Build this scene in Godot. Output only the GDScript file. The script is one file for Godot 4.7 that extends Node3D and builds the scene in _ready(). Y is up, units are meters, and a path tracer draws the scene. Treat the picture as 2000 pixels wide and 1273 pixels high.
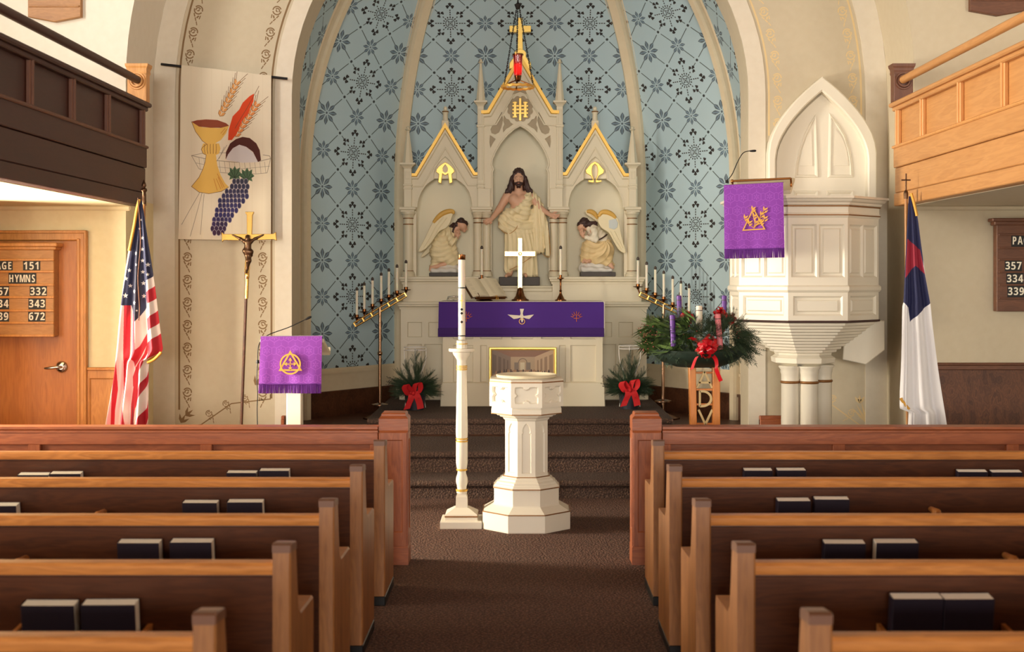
extends Node3D
# The chancel end of a small church: nave pews, chancel arch, vaulted apse with altar and reredos.
# Measured with a level camera 1.706 m above the carpet; D is the distance in front of it (z = -D).
const F := 2600.0
const CX := 1016.0
const CY := 545.0
const H := 1.706
const CHANCEL := 0.314
const PLATFORM := 0.457
var M := {}
var taken := {}
var rng := RandomNumberGenerator.new()


func X(px: float, d: float) -> float:
	return (px - CX) * d / F

func Y(py: float, d: float) -> float:
	return H - (py - CY) * d / F

func P(px: float, py: float, d: float) -> Vector3:
	return Vector3(X(px, d), Y(py, d), -d)

func V2(a: Array) -> PackedVector2Array:
	var o := PackedVector2Array()
	for k in range(0, a.size(), 2):
		o.append(Vector2(a[k], a[k + 1]))
	return o

func trace(a: Array, d: float) -> PackedVector2Array:   # an outline in a plane at distance d, in metres
	var o := PackedVector2Array()
	for k in range(0, a.size(), 2):
		o.append(Vector2(X(a[k], d), Y(a[k + 1], d)))
	return o

func mirrored(p: PackedVector2Array) -> PackedVector2Array:
	var o := PackedVector2Array()
	for q in p:
		o.append(Vector2(-q.x, q.y))
	return o

static func smooth_line(p: PackedVector2Array, steps := 4) -> PackedVector2Array:   # Catmull-Rom through the points
	var o := PackedVector2Array()
	var n := p.size()
	for i in n - 1:
		var a := p[maxi(i - 1, 0)]
		var b := p[i]
		var c := p[i + 1]
		var d := p[mini(i + 2, n - 1)]
		for k in steps:
			o.append(b.cubic_interpolate(c, a, d, float(k) / steps))
	o.append(p[n - 1])
	return o

static func smooth_path(p: Array, steps := 4) -> Array:
	var o := []
	var n := p.size()
	for i in n - 1:
		var a: Vector3 = p[maxi(i - 1, 0)]
		var b: Vector3 = p[i]
		var c: Vector3 = p[i + 1]
		var d: Vector3 = p[mini(i + 2, n - 1)]
		for k in steps:
			o.append(b.cubic_interpolate(c, a, d, float(k) / steps))
	o.append(p[n - 1])
	return o

static func arc(cx: float, cy: float, r: float, a0: float, a1: float, n: int) -> PackedVector2Array:
	var o := PackedVector2Array()
	for i in n + 1:
		var a := lerpf(a0, a1, float(i) / n)
		o.append(Vector2(cx + cos(a) * r, cy + sin(a) * r))
	return o


# ---------------------------------------------------------------- mesh building
class MB:
	var v := PackedVector3Array()
	var n := PackedVector3Array()
	var t := PackedVector2Array()
	var c := PackedColorArray()
	var ix := PackedInt32Array()
	var col := Color.WHITE

	func vert(p: Vector3, nn: Vector3, uv := Vector2.ZERO) -> int:
		v.append(p)
		n.append(nn)
		t.append(uv)
		c.append(col)
		return v.size() - 1

	func tri(a: Vector3, b: Vector3, d: Vector3) -> void:   # counter-clockwise seen from outside
		var nn := (b - a).cross(d - a).normalized()
		var k := vert(a, nn)
		vert(b, nn)
		vert(d, nn)
		ix.append(k)
		ix.append(k + 2)
		ix.append(k + 1)

	func face(p: Array, out: Vector3) -> void:   # a flat convex polygon turned to face out
		var nn: Vector3 = (p[1] - p[0]).cross(p[2] - p[0])
		var q := p.duplicate()
		if nn.dot(out) < 0:
			q.reverse()
			nn = -nn
		nn = nn.normalized()
		var k := v.size()
		for a in q:
			vert(a, nn)
		for i in range(1, q.size() - 1):
			ix.append(k)
			ix.append(k + i + 1)
			ix.append(k + i)

	func quad_uv(a: Vector3, b: Vector3, d: Vector3, e: Vector3, u0: Vector2, u1: Vector2) -> void:   # a bottom left, b bottom right, d top right, e top left
		var nn := (b - a).cross(d - a).normalized()
		var k := vert(a, nn, Vector2(u0.x, u1.y))
		vert(b, nn, Vector2(u1.x, u1.y))
		vert(d, nn, Vector2(u1.x, u0.y))
		vert(e, nn, Vector2(u0.x, u0.y))
		for j in [0, 2, 1, 0, 3, 2]:
			ix.append(k + j)

	func grid(rows: Array, closed := false, flip := false, uvs: Array = []) -> void:   # smooth; rows of points
		var h := rows.size()
		var w: int = rows[0].size()
		var k := v.size()
		for r in h:
			for q in w:
				var l: Vector3 = rows[r][(q - 1 + w) % w if closed else maxi(q - 1, 0)]
				var rr: Vector3 = rows[r][(q + 1) % w if closed else mini(q + 1, w - 1)]
				var d: Vector3 = rows[maxi(r - 1, 0)][q]
				var u: Vector3 = rows[mini(r + 1, h - 1)][q]
				var nn := (rr - l).cross(u - d)
				if nn.length_squared() < 1e-18:
					nn = (rows[mini(r + 1, h - 1)][(q + w / 2) % w] - rows[r][q]) * -1.0 if r == 0 else (rows[r][q] - rows[r - 1][q])
				nn = nn.normalized() * (-1.0 if flip else 1.0)
				vert(rows[r][q], nn, uvs[r][q] if uvs.size() else Vector2(float(q) / maxi(w - 1, 1), float(r) / maxi(h - 1, 1)))
		for r in h - 1:
			for q in (w if closed else w - 1):
				var a := k + r * w + q
				var b := k + r * w + (q + 1) % w
				var e := k + (r + 1) * w + q
				var f := k + (r + 1) * w + (q + 1) % w
				for j in ([a, b, f, a, f, e] if flip else [a, f, b, a, e, f]):
					ix.append(j)

	func box(lo: Vector3, hi: Vector3, bev := 0.0) -> void:
		obox(Transform3D(Basis(), (lo + hi) / 2), (hi - lo).abs(), bev)

	func obox(x: Transform3D, size: Vector3, bev := 0.0) -> void:
		var s := size / 2
		var b := minf(bev, minf(s.x, minf(s.y, s.z)) * 0.9)
		if b <= 0:
			for a in 3:
				for g in [-1.0, 1.0]:
					var p := []
					for uv in [[-1, -1], [1, -1], [1, 1], [-1, 1]]:
						var q := Vector3()
						q[a] = s[a] * g
						q[(a + 1) % 3] = s[(a + 1) % 3] * uv[0]
						q[(a + 2) % 3] = s[(a + 2) % 3] * uv[1]
						p.append(x * q)
					var o := Vector3()
					o[a] = g
					face(p, x.basis * o)
			return
		for a in 3:
			var e := (a + 1) % 3
			var f := (a + 2) % 3
			for g in [-1.0, 1.0]:
				var p := []
				for uv in [[-1, -1], [1, -1], [1, 1], [-1, 1]]:
					var q := Vector3()
					q[a] = s[a] * g
					q[e] = (s[e] - b) * uv[0]
					q[f] = (s[f] - b) * uv[1]
					p.append(x * q)
				var o := Vector3()
				o[a] = g
				face(p, x.basis * o)
				for g2 in [-1.0, 1.0]:   # edge between faces a and e, along f
					var p2 := []
					for k in [[0, -1], [0, 1], [1, 1], [1, -1]]:
						var q := Vector3()
						q[a] = (s[a] if k[0] == 0 else s[a] - b) * g
						q[e] = (s[e] - b if k[0] == 0 else s[e]) * g2
						q[f] = (s[f] - b) * k[1]
						p2.append(x * q)
					var o2 := Vector3()
					o2[a] = g
					o2[e] = g2
					face(p2, x.basis * o2)
		for sx in [-1.0, 1.0]:
			for sy in [-1.0, 1.0]:
				for sz in [-1.0, 1.0]:
					face([x * Vector3(sx * s.x, sy * (s.y - b), sz * (s.z - b)), x * Vector3(sx * (s.x - b), sy * s.y, sz * (s.z - b)), x * Vector3(sx * (s.x - b), sy * (s.y - b), sz * s.z)], x.basis * Vector3(sx, sy, sz))

	func tube(path: Array, r, seg := 8, caps := true) -> void:   # r: a number or one per point
		var rows := []
		var up := Vector3(0, 1, 0)
		var m := path.size()
		var tan0: Vector3 = (path[1] - path[0]).normalized()
		if absf(tan0.dot(up)) > 0.9:
			up = Vector3(1, 0, 0)
		var side := tan0.cross(up).normalized()
		for i in m:
			var tg: Vector3 = (path[mini(i + 1, m - 1)] - path[maxi(i - 1, 0)]).normalized()
			side = (side - tg * side.dot(tg)).normalized()
			var b := side.cross(tg)
			var rr: float = r[i] if r is Array else r
			var row := []
			for k in seg:
				var a := TAU * k / seg
				row.append(path[i] + (side * cos(a) + b * sin(a)) * rr)
			rows.append(row)
		grid(rows, true, true)
		if caps:
			face(rows[0], -tan0)
			face(rows[m - 1], path[m - 1] - path[m - 2])

	func ribbon(path: Array, wide: Vector3, thick: float) -> void:   # a flat band along a path, as wide as the vector
		var top := []
		var bot := []
		for i in path.size():
			var tg: Vector3 = (path[mini(i + 1, path.size() - 1)] - path[maxi(i - 1, 0)]).normalized()
			var nn := wide.cross(tg).normalized() * thick / 2
			top.append([path[i] - wide / 2 + nn, path[i] + wide / 2 + nn])
			bot.append([path[i] - wide / 2 - nn, path[i] + wide / 2 - nn])
		grid(top)
		grid(bot, false, true)

	func lathe(profile: Array, at: Vector3, seg := 24, flat := false, phase := 0.0, sx := 1.0, sz := 1.0) -> void:   # profile: Vector2(radius, height) from the bottom up
		var m := profile.size()
		var sn := []
		for i in m - 1:
			var d: Vector2 = profile[i + 1] - profile[i]
			sn.append(Vector2(d.y, -d.x).normalized())
		for i in m - 1:
			if profile[i].distance_to(profile[i + 1]) < 1e-6:
				continue
			var n0: Vector2 = sn[i]
			var n1: Vector2 = sn[i]
			if not flat:
				if i > 0 and sn[i - 1].dot(sn[i]) > 0.6:
					n0 = (sn[i - 1] + sn[i]).normalized()
				if i < m - 2 and sn[i + 1].dot(sn[i]) > 0.6:
					n1 = (sn[i + 1] + sn[i]).normalized()
			if flat:
				for k in seg:
					var a := TAU * k / seg + phase
					var b := TAU * (k + 1) / seg + phase
					var q := []
					for w in [[a, i], [b, i], [b, i + 1], [a, i + 1]]:
						q.append(at + Vector3(sin(w[0]) * profile[w[1]].x * sx, profile[w[1]].y, cos(w[0]) * profile[w[1]].x * sz))
					var mid := (a + b) / 2
					var out := Vector3(sin(mid) * sn[i].x, sn[i].y, cos(mid) * sn[i].x)
					if profile[i].x < 1e-6:
						face([q[0], q[2], q[3]], out)
					elif profile[i + 1].x < 1e-6:
						face([q[0], q[1], q[2]], out)
					else:
						face(q, out)
				continue
			var k0 := v.size()
			for k in seg + 1:
				var a := TAU * k / seg + phase
				var s := Vector3(sin(a), 0, cos(a))
				vert(at + Vector3(s.x * profile[i].x * sx, profile[i].y, s.z * profile[i].x * sz), (s * n0.x + Vector3(0, n0.y, 0)).normalized(), Vector2(float(k) / seg, profile[i].y))
				vert(at + Vector3(s.x * profile[i + 1].x * sx, profile[i + 1].y, s.z * profile[i + 1].x * sz), (s * n1.x + Vector3(0, n1.y, 0)).normalized(), Vector2(float(k) / seg, profile[i + 1].y))
			for k in seg:
				var a := k0 + k * 2
				for j in [a, a + 3, a + 2, a, a + 1, a + 3]:
					ix.append(j)

	static func ccw(p: PackedVector2Array) -> PackedVector2Array:
		var s := 0.0
		for i in p.size():
			s += p[i].cross(p[(i + 1) % p.size()])
		if s < 0:
			var q := p.duplicate()
			q.reverse()
			return q
		return p

	static func inset(p: PackedVector2Array, d: float) -> PackedVector2Array:
		var o := PackedVector2Array()
		var m := p.size()
		for i in m:
			var a := (p[i] - p[(i - 1 + m) % m]).normalized()
			var b := (p[(i + 1) % m] - p[i]).normalized()
			var na := Vector2(-a.y, a.x)
			var nb := Vector2(-b.y, b.x)
			var s := na + nb
			o.append(p[i] + s * (d / maxf(0.35, 1.0 + na.dot(nb))))
		return o

	static func pieces(outer: PackedVector2Array, holes: Array) -> Array:   # simple polygons that fill the outline without its holes
		var out := [outer]
		for h in holes:
			var mid := 0.0
			for q in h:
				mid += q.x / h.size()
			var next := []
			for o in out:
				for s in [[-1e3, mid], [mid, 1e3]]:
					var half := PackedVector2Array([Vector2(s[0], -1e3), Vector2(s[1], -1e3), Vector2(s[1], 1e3), Vector2(s[0], 1e3)])
					for k in Geometry2D.intersect_polygons(o, half):
						next.append_array(Geometry2D.clip_polygons(k, h))
			out = next
		return out

	func cap(p: PackedVector2Array, z: float, x: Transform3D, front: bool, holes: Array = []) -> void:
		for q in pieces(p, holes):
			var tr := Geometry2D.triangulate_polygon(q)
			if tr.is_empty():
				tr = Geometry2D.triangulate_delaunay(q)
				print("outline could not be filled: ", p.slice(0, 3))
			var nn := (x.basis * Vector3(0, 0, 1.0 if front else -1.0)).normalized()
			var k := v.size()
			for a in q:
				vert(x * Vector3(a.x, a.y, z), nn, a)
			for i in range(0, tr.size(), 3):
				var a: Vector2 = q[tr[i]]
				var b: Vector2 = q[tr[i + 1]]
				var e: Vector2 = q[tr[i + 2]]
				var pos := ((b - a).cross(e - a) > 0) == (x.basis.determinant() > 0)
				ix.append(k + tr[i])
				if pos == front:
					ix.append(k + tr[i + 2])
					ix.append(k + tr[i + 1])
				else:
					ix.append(k + tr[i + 1])
					ix.append(k + tr[i + 2])

	func wall(p: PackedVector2Array, q: PackedVector2Array, z0: float, z1: float, x: Transform3D, closed := true) -> void:   # band between outline p at z0 and q at z1; outside is to the right of travel
		var m := p.size()
		var sn := []
		for i in m:
			var d := p[(i + 1) % m] - p[i]
			sn.append(Vector2(d.y, -d.x).normalized())
		for i in (m if closed else m - 1):
			var j := (i + 1) % m
			var n0: Vector2 = sn[i]
			var n1: Vector2 = sn[i]
			if (closed or i > 0) and sn[(i - 1 + m) % m].dot(sn[i]) > 0.8:
				n0 = (sn[(i - 1 + m) % m] + sn[i]).normalized()
			if (closed or i < m - 2) and sn[j].dot(sn[i]) > 0.8:
				n1 = (sn[j] + sn[i]).normalized()
			var rise := Vector3(0, 0, 0)
			var d2 := (q[i] - p[i]).dot(sn[i])
			rise.z = -d2 / maxf(absf(z1 - z0), 1e-6) * signf(z1 - z0)
			var k := vert(x * Vector3(p[i].x, p[i].y, z0), (x.basis * (Vector3(n0.x, n0.y, 0) + rise)).normalized())
			vert(x * Vector3(p[j].x, p[j].y, z0), (x.basis * (Vector3(n1.x, n1.y, 0) + rise)).normalized())
			vert(x * Vector3(q[j].x, q[j].y, z1), (x.basis * (Vector3(n1.x, n1.y, 0) + rise)).normalized())
			vert(x * Vector3(q[i].x, q[i].y, z1), (x.basis * (Vector3(n0.x, n0.y, 0) + rise)).normalized())
			for w in ([0, 2, 1, 0, 3, 2] if z1 > z0 else [0, 1, 2, 0, 2, 3]):
				ix.append(k + w)

	func prism(poly: PackedVector2Array, z0: float, z1: float, x := Transform3D(), bev := 0.0, holes: Array = [], hole_bev := 0.0) -> void:   # an outline in x and y made solid from z0 (back) to z1 (front)
		var p := ccw(poly)
		var top := inset(p, bev) if bev > 0 else p
		wall(p, p, z0, z1 - bev, x)
		if bev > 0:
			wall(p, top, z1 - bev, z1, x)
		var hs := []
		for h in holes:
			var g := ccw(h).duplicate()
			var wide := inset(g, -hole_bev) if hole_bev > 0 else g
			hs.append(wide)
			var r := g.duplicate()
			r.reverse()
			var rw: PackedVector2Array = wide.duplicate()
			rw.reverse()
			wall(r, r, z0, z1 - hole_bev, x)
			if hole_bev > 0:
				wall(r, rw, z1 - hole_bev, z1, x)
		cap(top, z1, x, true, hs)
		cap(p, z0, x, false, holes)

	func mold(path: Array, prof: Array, nrm: Vector3, closed := false) -> void:   # a moulding: profile points (out in the plane, forward along nrm) along a flat path; out is to the right of travel seen from the front
		var m := path.size()
		var rows := []
		for i in m:
			var a: Vector3 = (path[i] - path[(i - 1 + m) % m]).normalized() if closed or i > 0 else (path[1] - path[0]).normalized()
			var b: Vector3 = (path[(i + 1) % m] - path[i]).normalized() if closed or i < m - 1 else a
			var na := a.cross(nrm).normalized()
			var nb := b.cross(nrm).normalized()
			var s := na + nb
			s = s / maxf(0.3, 1.0 + na.dot(nb))
			var row := []
			for q in prof:
				row.append(path[i] + s * q.x + nrm * q.y)
			rows.append(row)
		if closed:
			rows.append(rows[0])
		for i in rows.size() - 1:
			for k in prof.size() - 1:
				var e: Vector2 = prof[k + 1] - prof[k]
				if e.length_squared() < 1e-12:
					continue
				var mid: Vector3 = rows[i + 1][k] - rows[i][k]
				var across: Vector3 = rows[i][k + 1] - rows[i][k]
				var nn := across.cross(mid)
				face([rows[i][k], rows[i + 1][k], rows[i + 1][k + 1], rows[i][k + 1]], nn)
		if not closed:
			var first: Array = rows[0]
			var last: Array = rows[rows.size() - 1]
			if first.size() > 2:
				fan(first, path[0] - path[1])
				fan(last, path[m - 1] - path[m - 2])

	func fan(p: Array, out: Vector3) -> void:
		for i in range(1, p.size() - 1):
			if (p[i] - p[0]).cross(p[i + 1] - p[0]).length_squared() > 1e-14:
				face([p[0], p[i], p[i + 1]], out)

	func blob(at: Vector3, r: Vector3, seg := 10, turn := Basis()) -> void:
		var rows := []
		for i in seg / 2 + 1:
			var a := -PI / 2 + PI * i / (seg / 2)
			var row := []
			for k in seg:
				var b := TAU * k / seg
				row.append(at + turn * Vector3(sin(b) * cos(a) * r.x, sin(a) * r.y, cos(b) * cos(a) * r.z))
			rows.append(row)
		grid(rows, true)

	func leaf(base: Vector3, tip: Vector3, wide: Vector3, bow := 0.0) -> void:   # a small two-sided folded leaf
		var nn := (tip - base).cross(wide).normalized() * bow
		var m := base.lerp(tip, 0.45)
		for s: float in [-1.0, 1.0]:
			var e: Vector3 = m + wide * 0.5 * s + nn
			tri(base, e, tip)
	
	func add(o: MB, x := Transform3D()) -> void:
		var k := v.size()
		for i in o.v.size():
			v.append(x * o.v[i])
			n.append((x.basis * o.n[i]).normalized())
		t.append_array(o.t)
		c.append_array(o.c)
		var fl := x.basis.determinant() < 0
		for i in range(0, o.ix.size(), 3):
			ix.append(k + o.ix[i])
			ix.append(k + o.ix[i + (2 if fl else 1)])
			ix.append(k + o.ix[i + (1 if fl else 2)])

	func mesh(off := Vector3.ZERO) -> ArrayMesh:
		var a := []
		a.resize(Mesh.ARRAY_MAX)
		var w := v
		if off != Vector3.ZERO:
			w = v.duplicate()
			for i in w.size():
				w[i] -= off
		a[Mesh.ARRAY_VERTEX] = w
		a[Mesh.ARRAY_NORMAL] = n
		a[Mesh.ARRAY_TEX_UV] = t
		a[Mesh.ARRAY_COLOR] = c
		a[Mesh.ARRAY_INDEX] = ix
		var m := ArrayMesh.new()
		m.add_surface_from_arrays(Mesh.PRIMITIVE_TRIANGLES, a)
		return m


# ---------------------------------------------------------------- painting of prints and stencils
class Cv:
	var im: Image
	func _init(w: int, h: int, col: Color) -> void:
		im = Image.create(w, h, false, Image.FORMAT_RGBA8)
		im.fill(col)

	func poly(p: PackedVector2Array, col: Color) -> void:
		var lo := 1e9
		var hi := -1e9
		for q in p:
			lo = minf(lo, q.y)
			hi = maxf(hi, q.y)
		var w := im.get_width()
		var m := p.size()
		for y in range(maxi(0, floori(lo)), mini(im.get_height(), ceili(hi) + 1)):
			var yy := y + 0.5
			var xs := []
			for i in m:
				var a := p[i]
				var b := p[(i + 1) % m]
				if (a.y <= yy) != (b.y <= yy):
					xs.append(a.x + (yy - a.y) / (b.y - a.y) * (b.x - a.x))
			xs.sort()
			for k in range(0, xs.size() - 1, 2):
				var x0 := clampi(roundi(xs[k]), 0, w)
				var x1 := clampi(roundi(xs[k + 1]), 0, w)
				if x1 > x0:
					im.fill_rect(Rect2i(x0, y, x1 - x0, 1), col)

	func line(a: Vector2, b: Vector2, w: float, col: Color) -> void:
		var d := (b - a).normalized().orthogonal() * w / 2
		poly(PackedVector2Array([a + d, b + d, b - d, a - d]), col)

	func path(p: PackedVector2Array, w: float, col: Color) -> void:
		for i in p.size() - 1:
			line(p[i], p[i + 1], w, col)
			if w > 3:
				disc(p[i], w / 2, col)

	func disc(c: Vector2, r: float, col: Color) -> void:
		var p := PackedVector2Array()
		for i in 20:
			p.append(c + Vector2.from_angle(TAU * i / 20) * r)
		poly(p, col)

	func ring(c: Vector2, r: float, w: float, col: Color) -> void:
		var q := PackedVector2Array()
		for i in 33:
			q.append(c + Vector2.from_angle(TAU * i / 32) * r)
		for i in 32:
			line(q[i], q[i + 1], w, col)

	func tex(halve := true) -> ImageTexture:
		if halve:
			im.resize(im.get_width() / 2, im.get_height() / 2, Image.INTERPOLATE_BILINEAR)
		return ImageTexture.create_from_image(im)


# ---------------------------------------------------------------- scene helpers
func numbered(called: String) -> String:
	if not taken.has(called):
		taken[called] = 0
		return called
	taken[called] += 1
	return "%s_%03d" % [called, taken[called]]

func tag(o: Node, label: String, category: String, group := "", kind := "") -> Node:
	o.set_meta("label", label)
	o.set_meta("category", category)
	if group:
		o.set_meta("group", group)
	if kind:
		o.set_meta("kind", kind)
	return o

func thing(called: String, label: String, category: String, at := Vector3.ZERO, group := "", kind := "") -> Node3D:
	var o := Node3D.new()
	o.name = numbered(called)
	add_child(o)
	o.position = at
	tag(o, label, category, group, kind)
	return o

func part(parent: Node3D, called: String, mb: MB, m: Material, label := "") -> MeshInstance3D:   # geometry is given where it stands in the room
	var off := Vector3.ZERO
	var a: Node = parent
	while a is Node3D and a != self:
		off += a.position
		a = a.get_parent()
	return part_local(parent, called, mb.mesh(off), m, label)

func part_local(parent: Node3D, called: String, mesh: Mesh, m: Material, label := "") -> MeshInstance3D:
	var o := MeshInstance3D.new()
	o.name = called
	o.mesh = mesh
	o.material_override = m
	if label:
		o.set_meta("label", label)
	parent.add_child(o, true)
	return o

func solo(called: String, label: String, category: String, mb: MB, m: Material, group := "", kind := "") -> MeshInstance3D:
	var lo := mb.v[0]
	var hi := lo
	for q in mb.v:
		lo = lo.min(q)
		hi = hi.max(q)
	var at := Vector3((lo.x + hi.x) / 2, lo.y, (lo.z + hi.z) / 2)
	var o := MeshInstance3D.new()
	o.name = numbered(called)
	o.mesh = mb.mesh(at)
	o.material_override = m
	add_child(o)
	o.position = at
	tag(o, label, category, group, kind)
	return o

func struct(called: String, label: String, category: String, mb: MB, m: Material) -> MeshInstance3D:
	return solo(called, label, category, mb, m, "", "structure")

func copy_of(o: Node3D, at: Vector3, label := "") -> Node3D:
	var base: String = String(o.name).rstrip("0123456789").trim_suffix("_")
	var r: Node3D = o.duplicate()
	r.name = numbered(base)
	add_child(r)
	r.position = at
	if label:
		r.set_meta("label", label)
	return r

func clip_text(s: String, size: float, depth: float, font := "Droid Sans", bold := true) -> TextMesh:
	var t := TextMesh.new()
	t.text = s
	var f := SystemFont.new()
	f.font_names = PackedStringArray([font])
	f.font_weight = 700 if bold else 400
	t.font = f
	t.font_size = 64
	t.pixel_size = size / 46.0
	t.depth = depth
	return t


# ---------------------------------------------------------------- materials
func mat(called: String, col: Color, rough := 0.6, metal := 0.0, spec := 0.5) -> StandardMaterial3D:
	var m := StandardMaterial3D.new()
	m.resource_name = called
	m.albedo_color = col
	m.roughness = rough
	m.metallic = metal
	m.metallic_specular = spec
	M[called] = m
	return m

func noise_tex(sd: int, freq: float, ramp: Array, size := 512, kind := FastNoiseLite.TYPE_SIMPLEX_SMOOTH, oct := 4, warp := 0.0) -> NoiseTexture2D:
	var n := FastNoiseLite.new()
	n.seed = sd
	n.frequency = freq
	n.noise_type = kind
	n.fractal_octaves = oct
	if warp > 0:
		n.domain_warp_enabled = true
		n.domain_warp_amplitude = warp
		n.domain_warp_frequency = 0.008
	var t := NoiseTexture2D.new()
	t.width = size
	t.height = size
	t.seamless = true
	t.noise = n
	if ramp.size():
		var g := Gradient.new()
		var offs := PackedFloat32Array()
		var cols := PackedColorArray()
		for i in ramp.size():
			offs.append(float(i) / (ramp.size() - 1))
			cols.append(ramp[i])
		g.offsets = offs
		g.colors = cols
		t.color_ramp = g
	return t

func rgb(r: int, g: int, b: int) -> Color:
	return Color8(r, g, b)

func wood(called: String, a: Color, b: Color, axis: int, rough := 0.42, stretch := 16.0, sd := 3) -> StandardMaterial3D:
	var key := "grain" + a.to_html() + b.to_html() + str(sd)
	if not M.has(key):
		var ramp := []
		for k in [0.1, 0.5, 0.25, 0.75, 0.45, 0.9, 0.55, 1.0, 0.35, 0.8, 0.2]:
			ramp.append(a.lerp(b, k))
		M[key] = noise_tex(sd, 0.006, ramp, 512, FastNoiseLite.TYPE_SIMPLEX_SMOOTH, 5, 24.0)
	if not M.has("pores"):
		M["pores"] = noise_tex(11, 0.05, [Color(0.3, 0.3, 0.3), Color(0.6, 0.6, 0.6), Color(0.7, 0.7, 0.7)], 512, FastNoiseLite.TYPE_SIMPLEX, 3)
	var m := mat(called, Color.WHITE, rough)
	m.albedo_texture = M[key]
	m.uv1_triplanar = true
	m.uv1_triplanar_sharpness = 8.0
	var s := Vector3.ONE * 2.2
	s[axis] = 2.2 / stretch * 2.0
	m.uv1_scale = s
	m.heightmap_enabled = true
	m.heightmap_texture = M["pores"]
	m.heightmap_scale = 0.05
	return m

func speckled(called: String, cols: Array, freq: float, scale: float, rough: float, bump := 0.0, sd := 5, oct := 4) -> StandardMaterial3D:
	var m := mat(called, Color.WHITE, rough)
	m.albedo_texture = noise_tex(sd, freq, cols, 512, FastNoiseLite.TYPE_SIMPLEX, oct)
	m.uv1_triplanar = true
	m.uv1_world_triplanar = true
	m.uv1_scale = Vector3.ONE * scale
	if bump > 0:
		m.heightmap_enabled = true
		m.heightmap_texture = noise_tex(sd + 1, freq, [], 512, FastNoiseLite.TYPE_SIMPLEX, oct)
		m.heightmap_scale = bump
	return m


# ---------------------------------------------------------------- camera, sky, daylight
func view_and_light() -> void:
	var at := CameraAttributesPhysical.new()
	at.frustum_focal_length = 50.0
	at.frustum_focus_distance = 11.5
	at.frustum_near = 0.05
	at.frustum_far = 80.0
	at.exposure_aperture = 4.0
	var cam := Camera3D.new()
	cam.name = "camera"
	cam.attributes = at
	cam.projection = Camera3D.PROJECTION_FRUSTUM
	cam.keep_aspect = Camera3D.KEEP_HEIGHT
	cam.near = 0.05
	cam.far = 80.0
	cam.size = 2.0 * cam.near * 636.5 / F
	cam.frustum_offset = Vector2((1000.0 - CX) / F, -(636.5 - CY) / F) * cam.near
	cam.position = Vector3(0, H, 0)
	add_child(cam)
	var e := Environment.new()
	e.background_mode = Environment.BG_SKY
	var sky := Sky.new()
	var sm := ProceduralSkyMaterial.new()
	sm.sky_top_color = Color(0.45, 0.6, 0.85)
	sm.sky_horizon_color = Color(0.85, 0.88, 0.92)
	sky.sky_material = sm
	e.sky = sky
	e.tonemap_mode = Environment.TONE_MAPPER_LINEAR
	e.tonemap_exposure = 0.45
	e.sdfgi_enabled = true
	e.ssao_enabled = true
	e.ssil_enabled = true
	var w := WorldEnvironment.new()
	w.name = "surroundings"
	w.environment = e
	add_child(w)
	# daylight through unseen frosted windows, placed to light the church: [x, y, z, wide, high, faces +x or -x, energy, colour]
	var warm := Color(1.0, 0.955, 0.87)
	var pale := Color(1.0, 0.975, 0.93)
	for l in [
		[-5.12, 1.45, -8.85, 0.9, 1.2, 1, 115.0, warm],
		[-5.12, 1.5, -6.0, 1.5, 1.3, 1, 20.0, warm],
		[-5.12, 1.5, -3.0, 1.5, 1.3, 1, 15.0, warm],
		[-5.12, 4.3, -7.5, 1.4, 2.2, 1, 42.0, pale],
		[-5.12, 4.3, -4.6, 1.4, 2.2, 1, 10.0, pale],
		[5.12, 3.1, -7.6, 1.6, 1.1, -1, 14.0, pale],
		[5.12, 1.5, -6.0, 1.5, 1.3, -1, 4.0, pale],
	]:
		daylight(l)
	# unseen light behind the camera, placed to light the altar end frontally
	var back := AreaLight3D.new()
	back.name = "unseen_back_daylight"
	back.area_size = Vector2(5.0, 2.2)
	back.light_energy = 365.0
	back.light_color = pale
	back.area_range = 40.0
	back.shadow_enabled = true
	back.position = Vector3(0, 2.7, 11.9)
	back.rotation = Vector3(0, 0, 0)
	add_child(back)

var panes := []

func daylight(l: Array) -> void:
	var a := AreaLight3D.new()
	a.name = "window_daylight_unseen"
	a.area_size = Vector2(l[3], l[4])
	a.light_energy = l[6]
	a.light_color = l[7]
	a.area_range = 30.0
	a.shadow_enabled = true
	a.position = Vector3(l[0] * 0.985, l[1], l[2])
	a.rotation = Vector3(0, -PI / 2 if l[5] > 0 else PI / 2, 0)
	add_child(a, true)
	panes.append(l)


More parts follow.
